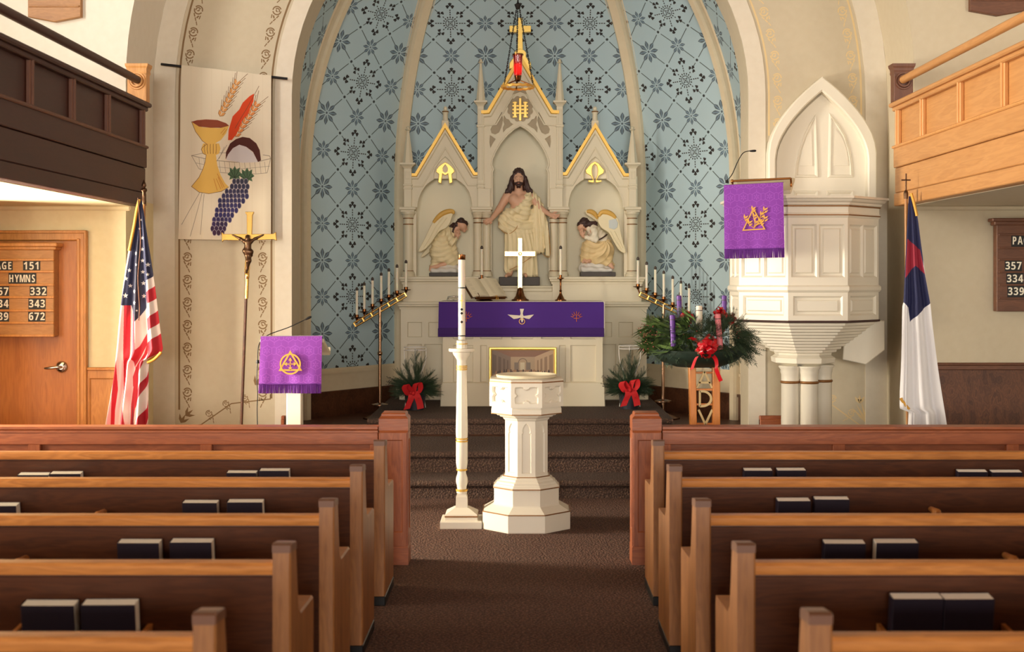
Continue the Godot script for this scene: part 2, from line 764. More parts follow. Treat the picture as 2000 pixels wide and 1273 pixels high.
func materials() -> void:
	speckled("plaster", [rgb(197, 184, 159), rgb(201, 189, 165)], 0.02, 0.9, 0.75, 0.02, 21)
	speckled("plaster_white", [rgb(228, 221, 207), rgb(232, 226, 213)], 0.02, 0.9, 0.7, 0.02, 22)
	speckled("plaster_warm_lit", [rgb(230, 216, 172), rgb(236, 223, 182)], 0.02, 0.9, 0.7, 0.02, 23)  # same cream paint, with warm light put into the yellow
	speckled("plaster_border", [rgb(218, 208, 190), rgb(223, 214, 197)], 0.02, 0.9, 0.7, 0.02, 26)
	speckled("plaster_tan", [rgb(150, 128, 98), rgb(158, 136, 106)], 0.02, 0.9, 0.75, 0.02, 25)  # for the unseen back wall, toned down to cut bounced light
	wood("unseen_ceiling_brown", rgb(96, 62, 38), rgb(124, 84, 54), 2, 0.5, 14.0, 6)  # for the unseen ceiling, dark to cut bounced light
	speckled("rib_paint", [rgb(224, 207, 175), rgb(230, 214, 184)], 0.02, 0.9, 0.6, 0.02, 24)
	speckled("carpet", [rgb(34, 19, 13), rgb(86, 54, 38), rgb(57, 34, 25), rgb(130, 90, 68), rgb(49, 29, 21)], 0.05, 1.7, 0.95, 1.0, 31, 2)
	speckled("carpet_dark", [rgb(36, 25, 20), rgb(74, 54, 44), rgb(56, 40, 33), rgb(108, 82, 68), rgb(40, 29, 24)], 0.05, 1.7, 0.95, 0.5, 33, 2)
	mat("white_paint", rgb(232, 225, 208), 0.42)
	mat("cream_paint", rgb(220, 209, 182), 0.45)
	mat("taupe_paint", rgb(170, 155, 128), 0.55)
	mat("niche_cream_lit", rgb(244, 236, 210), 0.6)  # cream raised above the frame tone, light painted into the niches
	mat("gold", rgb(242, 204, 108), 0.35, 0.4)
	mat("gold_paint", rgb(222, 178, 84), 0.4, 0.35)
	mat("bronze_line", rgb(140, 96, 52), 0.45, 0.4)
	mat("brass", rgb(222, 178, 100), 0.22, 1.0)
	mat("brass_dark", rgb(120, 76, 44), 0.25, 1.0)
	mat("bronze", rgb(96, 70, 50), 0.35, 0.8)
	mat("chrome", rgb(200, 198, 194), 0.2, 1.0)
	mat("black_metal", rgb(22, 20, 22), 0.45, 0.4)
	mat("wax", rgb(240, 232, 212), 0.5)
	M["wax"].subsurf_scatter_enabled = true
	M["wax"].subsurf_scatter_strength = 0.3
	mat("wax_dark", rgb(70, 58, 52), 0.5)
	mat("stencil_dark", rgb(74, 52, 48), 0.6)
	mat("brass_copper", rgb(186, 128, 72), 0.3, 0.9)
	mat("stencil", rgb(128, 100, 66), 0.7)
	mat("stencil_lit", rgb(222, 196, 146), 0.6)  # paler copy of the stencil paint, bright light put into its colour
	mat("dark_block", rgb(74, 68, 66), 0.6)
	wood("oak_pew_shaded", rgb(60, 30, 16), rgb(92, 50, 27), 0)  # same oak as the ends, darkened: shade of the backs in its colour
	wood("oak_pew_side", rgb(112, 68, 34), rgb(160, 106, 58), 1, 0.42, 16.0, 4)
	wood("oak_rail_lit", rgb(148, 90, 44), rgb(200, 132, 70), 0, 0.36, 16.0, 4)  # same oak lightened, light on the rail tops put into its colour
	wood("oak_red", rgb(124, 62, 34), rgb(166, 92, 54), 0, 0.4)
	wood("oak_red_up", rgb(124, 62, 34), rgb(166, 92, 54), 1, 0.4)
	wood("oak_gallery", rgb(182, 126, 72), rgb(206, 150, 92), 2, 0.45, 26.0, 6)
	wood("oak_gallery_up", rgb(190, 128, 68), rgb(224, 164, 98), 1, 0.45, 14.0, 6)
	wood("gallery_oak_shaded", rgb(58, 26, 19), rgb(72, 34, 25), 2, 0.5, 14.0, 6)  # same oak as the right gallery, shade put into its colour
	wood("gallery_oak_shaded_up", rgb(92, 54, 38), rgb(112, 70, 50), 1, 0.5, 14.0, 6)  # shaded copy of the upright gallery oak
	wood("oak_door", rgb(150, 86, 36), rgb(180, 110, 52), 1, 0.4, 20.0, 8)
	wood("oak_trim", rgb(166, 104, 46), rgb(200, 138, 72), 1, 0.4, 14.0, 8)
	wood("oak_dark", rgb(58, 31, 19), rgb(108, 66, 42), 1, 0.45, 4.0, 9)
	wood("oak_board", rgb(146, 96, 50), rgb(178, 126, 72), 0, 0.45, 8.0, 8)
	wood("walnut_board", rgb(84, 50, 34), rgb(112, 70, 48), 0, 0.5, 8.0, 9)
	wood("stand_wood", rgb(196, 112, 36), rgb(222, 140, 58), 1, 0.4, 14.0, 8)


# ---------------------------------------------------------------- the room
const APSE_C := Vector2(0, 12.0)
const RIB_H := 2.67
const RIB_R := 2.93
const NEAR := Vector2(-2.17, 13.2)
const FAR := Vector2(-1.307, 14.4)
const SPRING := 3.28

func rib_at(b: Vector2, s: float) -> Vector3:   # a point on the vault above the plan point b; s = height below RIB_H, then arc length
	if s <= RIB_H:
		return Vector3(b.x, s, -b.y)
	var a := (s - RIB_H) / RIB_R
	var q := APSE_C + (b - APSE_C) * cos(a)
	return Vector3(q.x, RIB_H + sin(a) * RIB_R, -q.y)

func rib_dir(b: Vector2, s: float) -> Vector3:   # inward normal of the vault there
	var h := (APSE_C - b).normalized()
	if s <= RIB_H:
		return Vector3(h.x, 0, -h.y)
	var a := (s - RIB_H) / RIB_R
	return Vector3(h.x * cos(a), -sin(a), -h.y * cos(a)).normalized()

func pattern() -> ImageTexture:
	var s := 256.0   # pixels per cell, two by two cells, painted at double size
	var cv := Cv.new(int(4 * s), int(4 * s), rgb(184, 207, 216))
	s *= 2.0
	var ink := rgb(46, 42, 42)
	var grey := rgb(96, 108, 118)
	var wire := rgb(70, 78, 80)
	for i in range(-1, 3):
		for j in range(-1, 3):
			var c := Vector2(i, j)   # dots on cell corners, lines towards the four motifs round them
			for d in [Vector2(1, 1), Vector2(-1, 1), Vector2(1, -1), Vector2(-1, -1)]:
				var q: Vector2 = c + d * 0.5
				var kind := posmod(floori(q.x), 2) + posmod(floori(q.y), 2)
				cv.line((c + d * 0.07) * s, (c + d * [0.22, 0.345, 0.285][kind]) * s, 0.022 * s, wire)
			cv.disc(c * s, 0.038 * s, rgb(56, 62, 64))
	for i in range(-1, 2):
		for j in range(-1, 2):
			var o := Vector2(i, j) * 2.0
			medallion(cv, o + Vector2(0.5, 0.5), s, ink)
			star(cv, o + Vector2(0.5, 1.5), s, 0.25, 0.075, 8, grey, true)
			star(cv, o + Vector2(1.5, 0.5), s, 0.25, 0.075, 8, grey, true)
			star(cv, o + Vector2(1.5, 1.5), s, 0.33, 0.1, 8, grey, true)
	return cv.tex()

func star(cv: Cv, c: Vector2, s: float, r: float, w: float, n: int, col: Color, vein: bool) -> void:
	for i in n:
		var d := Vector2.from_angle(TAU * i / n + PI / 2)
		var o := d.orthogonal()
		var p := PackedVector2Array()
		var rr := r * (1.0 if i % 2 == 0 or vein else 0.85)
		for k in [[0.16, 0.0], [0.4, 0.55], [0.62, 1.0], [0.8, 0.7], [1.0, 0.0], [0.8, -0.7], [0.62, -1.0], [0.4, -0.55]]:
			p.append((c + d * rr * k[0] + o * w * 0.62 * k[1]) * s)
		cv.poly(p, col)
		if vein:
			cv.line((c + d * rr * 0.3) * s, (c + d * rr * 0.86) * s, 0.014 * s, rgb(138, 172, 196))
	cv.disc(c * s, r * 0.1 * s, col)

func medallion(cv: Cv, c: Vector2, s: float, ink: Color) -> void:
	cv.ring(c * s, 0.13 * s, 0.022 * s, rgb(70, 74, 78))
	cv.ring(c * s, 0.05 * s, 0.016 * s, rgb(70, 74, 78))
	cv.disc(c * s, 0.02 * s, ink)
	for i in 4:
		cv.disc((c + Vector2.from_angle(PI / 4 + i * PI / 2) * 0.08) * s, 0.02 * s, rgb(70, 74, 78))
	for i in 16:
		var d := Vector2.from_angle(TAU * i / 16)
		cv.line((c + d * 0.165) * s, (c + d * 0.215) * s, 0.03 * s, ink)
	for i in 8:
		var d := Vector2.from_angle(TAU * i / 8)
		var far := 0.55 if i % 2 == 0 else 0.41
		var k := 0.25
		while k < far - 0.1:
			cv.line((c + d * k) * s, (c + d * (k + 0.045)) * s, 0.026 * s, ink)
			k += 0.068
		for w in [[0.0, 0.045], [-0.07, -0.03], [0.07, -0.03]]:
			var q: Vector2 = c + d * (far + w[1]) + d.orthogonal() * w[0]
			var r := 0.056 if i % 2 == 0 else 0.05
			cv.poly(PackedVector2Array([(q + d * r) * s, (q + d * r * 0.5 + d.orthogonal() * r) * s, (q - d * r + d.orthogonal() * r * 0.25) * s, (q - d * r - d.orthogonal() * r * 0.25) * s, (q + d * r * 0.5 - d.orthogonal() * r) * s]), ink)

func apse() -> void:
	var blue := mat("stencilled_blue", Color.WHITE, 0.62)
	blue.albedo_texture = pattern()
	var bays := [
		[Vector2(-2.3, 11.86), NEAR, "wall_apse_outer_left", 0.44],
		[NEAR, FAR, "wall_apse_left", 0.4435],
		[FAR, Vector2(-FAR.x, FAR.y), "wall_apse_back", 0.366],
		[Vector2(-FAR.x, FAR.y), Vector2(-NEAR.x, NEAR.y), "wall_apse_right", 0.4435],
		[Vector2(-NEAR.x, NEAR.y), Vector2(2.3, 11.86), "wall_apse_outer_right", 0.44],
	]
	var words := ["narrow blue stencilled apse wall just inside the arch, left side", "blue stencilled apse wall panel left of the reredos", "blue stencilled apse wall panel behind the white reredos", "blue stencilled apse wall panel right of the reredos", "narrow blue stencilled apse wall just inside the arch, right side"]
	for b in 5:
		var A: Vector2 = bays[b][0]
		var B: Vector2 = bays[b][1]
		var mb := MB.new()
		var rows := []
		var uvs := []
		for i in 61:
			var s: float = 0.78 + (7.2 - 0.78) * i / 60.0
			var l := rib_at(A, s)
			var r := rib_at(B, s)
			var row := []
			var uv := []
			for k in 9:
				var f := k / 8.0
				row.append(l.lerp(r, f))
				var across := (f - 0.5) * Vector2(r.x - l.x, r.z - l.z).length()
				uv.append(Vector2(across / bays[b][3] / 2.0 + (0.12 if b == 3 else 0.25), 0.25 - (s - 2.27) / 0.372 / 2.0))
			rows.append(row)
			uvs.append(uv)
		mb.grid(rows, false, false, uvs)
		struct(bays[b][2], words[b], "wall", mb, blue)
		# plain cream dado with a moulded edge, dark wood base
		var dado := MB.new()
		var la := Vector3(A.x, 0, -A.y)
		var lb := Vector3(B.x, 0, -B.y)
		var inw := (lb - la).cross(Vector3.UP).normalized() * -1.0
		if inw.dot(Vector3(0, 0, -APSE_C.y) - la) < 0:
			inw = -inw
		var put := func(mm: MB, y0: float, y1: float, deep: float):
			mm.prism(V2([0, y0, la.distance_to(lb), y0, la.distance_to(lb), y1, 0, y1]), -0.05, deep, Transform3D(Basis((lb - la).normalized(), Vector3.UP, inw), la))
		put.call(dado, 0.5, 0.80, 0.004)
		put.call(dado, 0.745, 0.775, 0.02)
		struct("trim_dado", "cream dado strip under the blue wall, bay %s from the left" % ["one", "two", "three", "four", "five"][b], "dado", dado, M["rib_paint"])
		var base := MB.new()
		put.call(base, CHANCEL, 0.545, 0.025)
		put.call(base, 0.545, 0.57, 0.04)
		struct("baseboard_apse", "dark wooden baseboard of the apse, bay %s from the left" % ["one", "two", "three", "four", "five"][b], "baseboard", base, M["oak_dark"])
	var which := ["leftmost, beside the chancel arch", "left, between the blue panels", "right, between the blue panels", "rightmost, beside the chancel arch"]
	var k := 0
	for b in [NEAR, FAR, Vector2(-FAR.x, FAR.y), Vector2(-NEAR.x, NEAR.y)]:
		var mb := MB.new()
		var rows := []
		var edge := k == 0 or k == 3
		var wide := 0.09 if edge else 0.125
		var prof := [Vector2(-1, 0.0), Vector2(-1, 0.03), Vector2(-0.72, 0.045), Vector2(-0.62, 0.03), Vector2(-0.5, 0.075), Vector2(-0.34, 0.1), Vector2(0.34, 0.1), Vector2(0.5, 0.075), Vector2(0.62, 0.03), Vector2(0.72, 0.045), Vector2(1, 0.03), Vector2(1, 0.0)]
		var h: Vector2 = (APSE_C - b).normalized()
		var side := Vector3(-h.y, 0, -h.x)
		for i in 81:
			var s: float = CHANCEL + (7.1 - CHANCEL) * i / 80.0
			var q := rib_at(b, s)
			var nn := rib_dir(b, s)
			var row := []
			for p in prof:
				row.append(q + side * p.x * wide + nn * (p.y - 0.004))
			rows.append(row)
		for i in 80:
			for j in prof.size() - 1:
				var a0: Vector3 = rows[i][j]
				var a1: Vector3 = rows[i][j + 1]
				var out := (a1 - a0).cross(rows[i + 1][j] - a0)
				mb.face([a0, a1, rows[i + 1][j + 1], rows[i + 1][j]], out if out.dot(rib_dir(b, 1.0) + side * signf(prof[j].x + prof[j + 1].x) * 0.8) > 0 else -out)
		struct("trim_rib", "cream moulded vaulting rib, " + which[k], "rib", mb, M["rib_paint"])
		k += 1
	var fl := MB.new()
	fl.box(Vector3(-2.6, 0.1, -14.6), Vector3(2.6, CHANCEL, -11.8))
	struct("floor_apse", "dark floor of the apse around the altar platform", "floor", fl, M["oak_dark"])


func arch_band(r_in: float, r_out: float, foot: float, n := 40) -> PackedVector2Array:   # a round-headed band seen from the front: up one side and down the other
	var p := PackedVector2Array()
	p.append(Vector2(r_out, foot))
	p.append_array(arc(0, SPRING, r_out, 0, PI, n))
	p.append(Vector2(-r_out, foot))
	p.append(Vector2(-r_in, foot))
	p.append_array(arc(0, SPRING, r_in, PI, 0, n))
	p.append(Vector2(r_in, foot))
	return p

func shell() -> void:
	var mb := MB.new()
	mb.box(Vector3(-5.4, -0.2, -10.36), Vector3(5.4, 0, 12.4))
	struct("floor", "brown speckled carpet of the nave and centre aisle", "floor", mb, M["carpet"])
	# carpeted steps up to the altar
	mb = MB.new()
	mb.box(Vector3(-5.4, -0.2, -10.9), Vector3(5.4, 0.144, -10.36))
	for g in [[-10.36, 0.144], [-10.77, CHANCEL], [-11.94, PLATFORM]]:
		var wide := 1.37 if g[1] > 0.4 else 3.1
		mb.tube([Vector3(-wide, g[1] - 0.026, g[0] + 0.012), Vector3(wide, g[1] - 0.026, g[0] + 0.012)], 0.027, 10)
	mb.box(Vector3(-3.1, -0.2, -12.2), Vector3(3.1, CHANCEL, -10.77))
	mb.box(Vector3(-1.37, 0.2, -14.45), Vector3(1.37, PLATFORM, -11.94))
	struct("floor_steps", "carpeted steps and platform under the altar", "steps", mb, M["carpet_dark"])
	# the wall around the chancel arch, set back behind the nave end wall
	mb = MB.new()
	mb.prism(arch_band(1.965, 3.5, 0.0), -11.87, -11.4)
	struct("wall_chancel_arch", "plastered wall band round the chancel arch, carrying the banner and the pulpit", "wall", mb, M["plaster"])
	# white outer and inner margins of the band, painted and a finger thick
	mb = MB.new()
	mb.prism(arch_band(2.955, 3.14, 0.32), -11.41, -11.392)
	struct("trim_arch_outer", "pale plain border along the outer edge of the arch band", "trim", mb, M["plaster_border"])
	mb = MB.new()
	mb.prism(arch_band(1.955, 2.10, 0.32), -11.41, -11.392)
	struct("trim_arch_inner", "pale plain border along the chancel arch opening", "trim", mb, M["plaster_border"])
	# nave end walls with the wide outer arch
	for s: float in [-1.0, 1.0]:
		mb = MB.new()
		mb.box(Vector3(minf(3.14 * s, 5.4 * s), 0, -11.4), Vector3(maxf(3.14 * s, 5.4 * s), 2.35, -10.6))
		struct("wall_end_lower_left" if s < 0 else "wall_end_lower_right", "%s end wall under the gallery on the %s" % ["light-tinted cream" if s < 0 else "beige", "left" if s < 0 else "right"], "wall", mb, M["plaster_warm_lit"] if s < 0 else M["plaster"])  # left wall tinted yellow to carry warm light on cream paint
		var p := PackedVector2Array([Vector2(3.14 * s, 2.35), Vector2(5.4 * s, 2.35), Vector2(5.4 * s, 7.4), Vector2(0, 7.4), Vector2(0, SPRING + 3.14)])
		var a := arc(0, SPRING, 3.14, PI / 2, 0, 28)
		for i in range(1, a.size()):
			p.append(Vector2(a[i].x * s, a[i].y))
		mb = MB.new()
		mb.prism(p, -11.4, -10.6)
		struct("wall_end_left" if s < 0 else "wall_end_right", "end wall of the nave above the gallery, %s of the chancel arch" % ("left" if s < 0 else "right"), "wall", mb, M["plaster_white"] if s < 0 else M["plaster"])  # left plaster whiter than right: the lit side put into colour
		mb = MB.new()
		mb.box(Vector3(5.15 * s, -0.2, -10.7), Vector3(5.4 * s, 7.4, 12.4))
		struct("wall_left" if s < 0 else "wall_right", "plastered side wall of the nave on the %s" % ("left" if s < 0 else "right"), "wall", mb, M["plaster_white"])
	mb = MB.new()
	mb.box(Vector3(-5.16, 0, -9.62), Vector3(-4.18, 2.28, -9.46), 0.01)  # added blocker, keeps the low side window off the end wall
	struct("added_blocker_left", "added wall piece keeping side window light off the left end wall", "wall", mb, M["plaster_warm_lit"])
	mb = MB.new()
	mb.box(Vector3(-5.4, -0.2, 12.15), Vector3(5.4, 7.4, 12.4))  # unseen; tone chosen to cut bounced light
	struct("wall_back", "unseen wall behind the camera, tan to cut bounced light", "wall", mb, M["plaster_tan"])
	mb = MB.new()
	mb.box(Vector3(-5.4, 7.1, -10.7), Vector3(5.4, 7.4, 12.4))  # unseen; brown chosen to cut bounced light in the nave
	struct("ceiling", "unseen ceiling over the nave, brown to cut bounced light", "ceiling", mb, M["unseen_ceiling_brown"])
	mb = MB.new()
	mb.box(Vector3(-3.6, 6.5, -15.0), Vector3(3.6, 6.7, -11.3))
	mb.box(Vector3(-3.6, -0.2, -15.0), Vector3(3.6, 6.7, -14.8))
	mb.box(Vector3(-3.6, -0.2, -15.0), Vector3(-3.4, 6.7, -11.8))
	mb.box(Vector3(3.4, -0.2, -15.0), Vector3(3.6, 6.7, -11.8))
	struct("wall_outside", "outer shell behind the apse", "wall", mb, M["plaster"])
	var glow := mat("frosted_glass", rgb(250, 244, 230), 0.5)
	glow.emission_enabled = true
	glow.emission = Color(1.0, 0.95, 0.86)
	glow.emission_energy_multiplier = 1.0
	for l in panes:
		window(l)
	window([0, 2.7, 12.1, 5.0, 2.2, 0, 0, Color.WHITE])  # unseen back window, set around the frontal light

func window(l: Array) -> void:
	var c := Vector3(l[0], l[1], l[2])
	var w: float = l[3] / 2
	var h: float = l[4] / 2
	var b := Basis(Vector3.UP, PI / 2 * l[5]) if l[5] != 0 else Basis(Vector3.UP, PI)
	var x := Transform3D(b, c)
	var fr := MB.new()
	fr.prism(V2([-w - 0.09, -h - 0.09, w + 0.09, -h - 0.09, w + 0.09, h + 0.09, -w - 0.09, h + 0.09]), -0.05, 0.06, x, 0.01, [V2([-w, -h, w, -h, w, h, -w, h])])
	fr.obox(x, Vector3(0.05, h * 2, 0.05), 0.01)
	fr.obox(x, Vector3(w * 2, 0.05, 0.05), 0.01)
	var o := struct("window_%d" % (get_children().filter(func(q): return String(q.name).begins_with("window_")).size() + 1), "unseen frosted window, placed for its daylight on the church", "window", fr, M["white_paint"])
	var g := MB.new()
	g.obox(x.translated_local(Vector3(0, 0, -0.02)), Vector3(w * 2, h * 2, 0.012))
	part(o, "pane", g, M["frosted_glass"])


# ---------------------------------------------------------------- pews, books, front screen
func pew_end(mirror: bool) -> MB:   # side outline of a pew end: x = towards the altar, y = up
	var mb := MB.new()
	var p := PackedVector2Array([Vector2(0, 0.05), Vector2(0.47, 0.05), Vector2(0.475, 0.56), Vector2(0.465, 0.592), Vector2(0.2, 0.6), Vector2(0.155, 0.63), Vector2(0.115, 0.80), Vector2(0.105, 0.842), Vector2(0, 0.852)])
	mb.prism(p, -0.029, 0.029, Transform3D(Basis(Vector3(0, 0, -1), Vector3.UP, Vector3(1, 0, 0)), Vector3.ZERO), 0.006)
	return mb

func make_pew(length: float, side: float, racks: Array) -> Node3D:   # origin at the aisle end's back foot; the pew runs to side * length
	var t := thing("pew", "oak pew", "pew", Vector3.ZERO, "oak pews facing the altar")
	var e := pew_end(side < 0)
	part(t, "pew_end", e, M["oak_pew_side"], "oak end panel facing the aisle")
	var cp := MB.new()
	cp.prism(V2([-0.002, -0.02, -0.002, 0.004, 0.01, 0.01, 0.1, 0.0, 0.109, -0.008, 0.111, -0.03]), -0.0305, 0.0305, Transform3D(Basis(Vector3(0, 0, -1), Vector3.UP, Vector3(1, 0, 0)), Vector3(0, 0.856, 0)), 0.003)
	part(t, "end_cap", cp, M["cap_wood"])
	var ft := MB.new()
	ft.box(Vector3(-0.031, 0, -0.472), Vector3(0.031, 0.05, 0.002), 0.004)
	part(t, "foot", ft, M["black_metal"], "dark foot")
	var x0 := 0.029 * side
	var x1 := length * side
	var far := pew_end(side < 0)
	var fm := MB.new()
	fm.add(far, Transform3D(Basis(), Vector3(x1, 0, 0)))
	fm.box(Vector3(x1 - 0.031, 0, -0.472), Vector3(x1 + 0.031, 0.05, 0.002), 0.004)
	part(t, "pew_end", fm, M["oak_pew_side"])
	var lo := minf(x0, x1)
	var hi := maxf(x0, x1)
	var b := MB.new()
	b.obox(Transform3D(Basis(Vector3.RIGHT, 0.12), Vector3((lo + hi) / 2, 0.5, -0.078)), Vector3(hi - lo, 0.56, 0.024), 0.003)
	part(t, "backrest", b, M["oak_pew_shaded"])
	var rail := MB.new()
	var pr := [Vector2(-0.03, 0), Vector2(0.03, 0), Vector2(0.034, 0.012), Vector2(0.034, 0.028), Vector2(0.026, 0.038), Vector2(0.0, 0.042), Vector2(-0.026, 0.038), Vector2(-0.034, 0.028), Vector2(-0.034, 0.012)]
	rail.prism(PackedVector2Array(pr), lo, hi, Transform3D(Basis(Vector3(0, 0, -1), Vector3.UP, Vector3(1, 0, 0)), Vector3(0, 0.763, -0.045)))
	part(t, "top_rail", rail, M["oak_rail_lit"])
	var band := MB.new()
	band.box(Vector3(lo, 0.752, -0.052), Vector3(hi, 0.764, -0.03), 0.004)
	part(t, "rail_moulding", band, M["oak_pew_shaded"])
	var seat := MB.new()
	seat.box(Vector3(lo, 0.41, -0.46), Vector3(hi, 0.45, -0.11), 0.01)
	part(t, "seat", seat, M["oak_pew_shaded"])
	var skirt := MB.new()
	skirt.box(Vector3(lo, 0.32, -0.44), Vector3(hi, 0.41, -0.42))
	part(t, "seat_rail", skirt, M["oak_pew_shaded"])
	for r in racks:   # book racks on the back, r = [centre, width]
		var k := MB.new()
		var a: float = r[0] - r[1] / 2
		var z: float = r[0] + r[1] / 2
		k.box(Vector3(a, 0.44, -0.05), Vector3(z, 0.455, 0.085), 0.003)
		k.box(Vector3(a, 0.455, 0.073), Vector3(z, 0.572, 0.085), 0.003)
		var rk := part(t, "book_rack", k, M["oak_pew_shaded"], "narrow oak book rack on the pew back")
		for c in [a, z]:
			var ch := MB.new()
			ch.prism(V2([-0.088, 0, 0.05, 0, 0.05, 0.16, -0.05, 0.15, -0.088, 0.125]), -0.008, 0.008, Transform3D(Basis(Vector3(0, 0, -1), Vector3.UP, Vector3(1, 0, 0)), Vector3(c, 0.44, 0)), 0.002)
			part(rk, "rack_cheek", ch, M["oak_rail_lit"])
	return t

func make_hymnal(called: String, w: float, high: float, deep: float, spine_left: bool) -> Node3D:
	var t := thing(called, "hymnal", "book", Vector3.ZERO, "dark hymnals in the pew racks")
	var c := MB.new()
	var s := -1.0 if spine_left else 1.0
	for z in [0.0, deep - 0.0035]:
		c.box(Vector3(-w / 2, 0, z), Vector3(w / 2, high, z + 0.0035), 0.001)
	var sp := []
	for i in 7:
		var a := -PI / 2 + PI * i / 6
		sp.append([Vector3(s * (w / 2 - 0.003 + cos(a) * 0.007), 0, deep / 2 + sin(a) * deep / 2), Vector3(s * (w / 2 - 0.003 + cos(a) * 0.007), high, deep / 2 + sin(a) * deep / 2)])
	c.grid(sp, false, spine_left)
	part(t, "cover", c, M["book_cover"])
	var pg := MB.new()
	pg.box(Vector3(-w / 2 + 0.0015, 0.004, 0.0035), Vector3(w / 2 - 0.0015, high - 0.0012, deep - 0.0035))
	part(t, "pages", pg, M["paper"])
	var em := MB.new()
	em.mold([Vector3(-0.012, high * 0.45, deep), Vector3(0, high * 0.45 - 0.018, deep), Vector3(0.012, high * 0.45, deep), Vector3(0, high * 0.45 + 0.018, deep)], [Vector2(-0.001, 0), Vector2(-0.001, 0.0006), Vector2(0.001, 0.0006), Vector2(0.001, 0)], Vector3(0, 0, 1), true)
	part(t, "stamped_mark", em, M["book_stamp"])
	return t

func nave() -> void:
	mat("cap_wood", rgb(104, 66, 46), 0.4)
	mat("book_cover", rgb(30, 20, 38), 0.5)
	mat("book_stamp", rgb(46, 32, 54), 0.5)
	mat("paper", rgb(248, 244, 234), 0.8)
	# back edge distances, aisle-side outline and top of the rows, from the front (by the screen) to the nearest
	var rows := [6.95, 6.02, 5.08, 4.23, 3.35]
	var lx := [741.0, 696.0, 638.0, 550.0, 399.0]
	var rx := [1287.0, 1320.0, 1374.0, 1458.0, 1604.0]
	var order := ["frontmost row", "second row from the front", "third row from the front", "fourth row from the front", "nearest row"]
	# books on the back of each pew: left and right edge in the photograph's pixels, top edge
	var books := {
		"left": [[[38, 99, 922], [100, 161, 920], [445, 504, 918], [508, 567, 914]], [[-34, 37, 981], [359, 428, 976], [446, 516, 974]], [[234, 317, 1052], [335, 418, 1051]], [[47, 152, 1172], [163, 269, 1171]], []],
		"right": [[[1451, 1507, 913], [1515, 1572, 913], [1868, 1926, 916], [1933, 1993, 917]], [[1515, 1580, 971], [1589, 1657, 969]], [[1607, 1688, 1053], [1706, 1790, 1052]], [[1738, 1837, 1158], [1836, 1935, 1159]], []],
	}
	for side: float in [-1.0, 1.0]:
		var nm := "left" if side < 0 else "right"
		for k in 5:
			var d: float = rows[k]
			var at := Vector3(X((lx if side < 0 else rx)[k], d), 0, -d)
			var bd := d - 0.005
			var racks := []
			var bl: Array = books[nm][k]
			var i := 0
			while i < bl.size():
				var j := i
				while j + 1 < bl.size() and bl[j + 1][0] - bl[j][1] < 60:
					j += 1
				var a := X(bl[i][0], bd) - at.x
				var z := X(bl[j][1], bd) - at.x
				racks.append([(a + z) / 2, z - a + 0.05])
				i = j + 1
			if k == 3 and side > 0:
				racks[0][0] += 0.02
				racks[0][1] += 0.03
			var t := make_pew(3.35 - 0.02 * k, side, racks)
			tag(t, "oak pew, %s, %s of the aisle" % [order[k], nm], "pew", "oak pews facing the altar")
			t.position = at
			var q := 0
			for b in bl:
				q += 1
				var w: float = (b[1] - b[0]) * bd / F - 0.003
				var deep := 0.054 + 0.002 * ((q * 7 + k) % 3)
				var high: float = Y(b[2], bd) - 0.466
				var open_right: bool = side < 0 or not (k == 2 and q == 2)
				var h := make_hymnal("hymnal", w, high, deep, open_right)
				h.position = Vector3((X(b[0], bd) + X(b[1], bd)) / 2, 0.468, -d - 0.05)
				h.rotation = Vector3(0.15 + 0.01 * (q % 2), (0.02 * ((q + k) % 3) - 0.02), 0)
				var places := ["first", "second", "third", "fourth"]
				tag(h, "dark hymnal, %s from the left on the %s pew, %s of the aisle" % [places[q - 1], order[k].split(" ")[0], nm], "book", "dark hymnals in the pew racks")
			if k in [1, 2]:   # turned wooden peg for the glass holders
				pass
	for g in [[40, 1096, 2, "left", "third"], [196, 1003, 1, "left", "second"], [1826, 998, 1, "right", "second"], [1974, 1090, 2, "right", "third"]]:
		var d: float = rows[g[2]] - 0.03
		var mb := MB.new()
		var c := P(g[0], g[1], d)
		mb.tube([c + Vector3(0, 0, -0.06), c + Vector3(0, 0, -0.01), c + Vector3(0, -0.002, 0.03), c + Vector3(0, -0.004, 0.045)], [0.012, 0.014, 0.02, 0.012], 12)
		mb.box(c + Vector3(-0.02, -0.06, -0.03), c + Vector3(0.02, -0.018, 0.02), 0.004)
		solo("cup_holder", "small rounded wooden cup holder behind the %s pew row, %s of the aisle" % [g[4], g[3]], "holder", mb, M["oak_rail_lit"], "wooden cup holders on the pew backs")
	for side: float in [-1.0, 1.0]:
		screen(side)

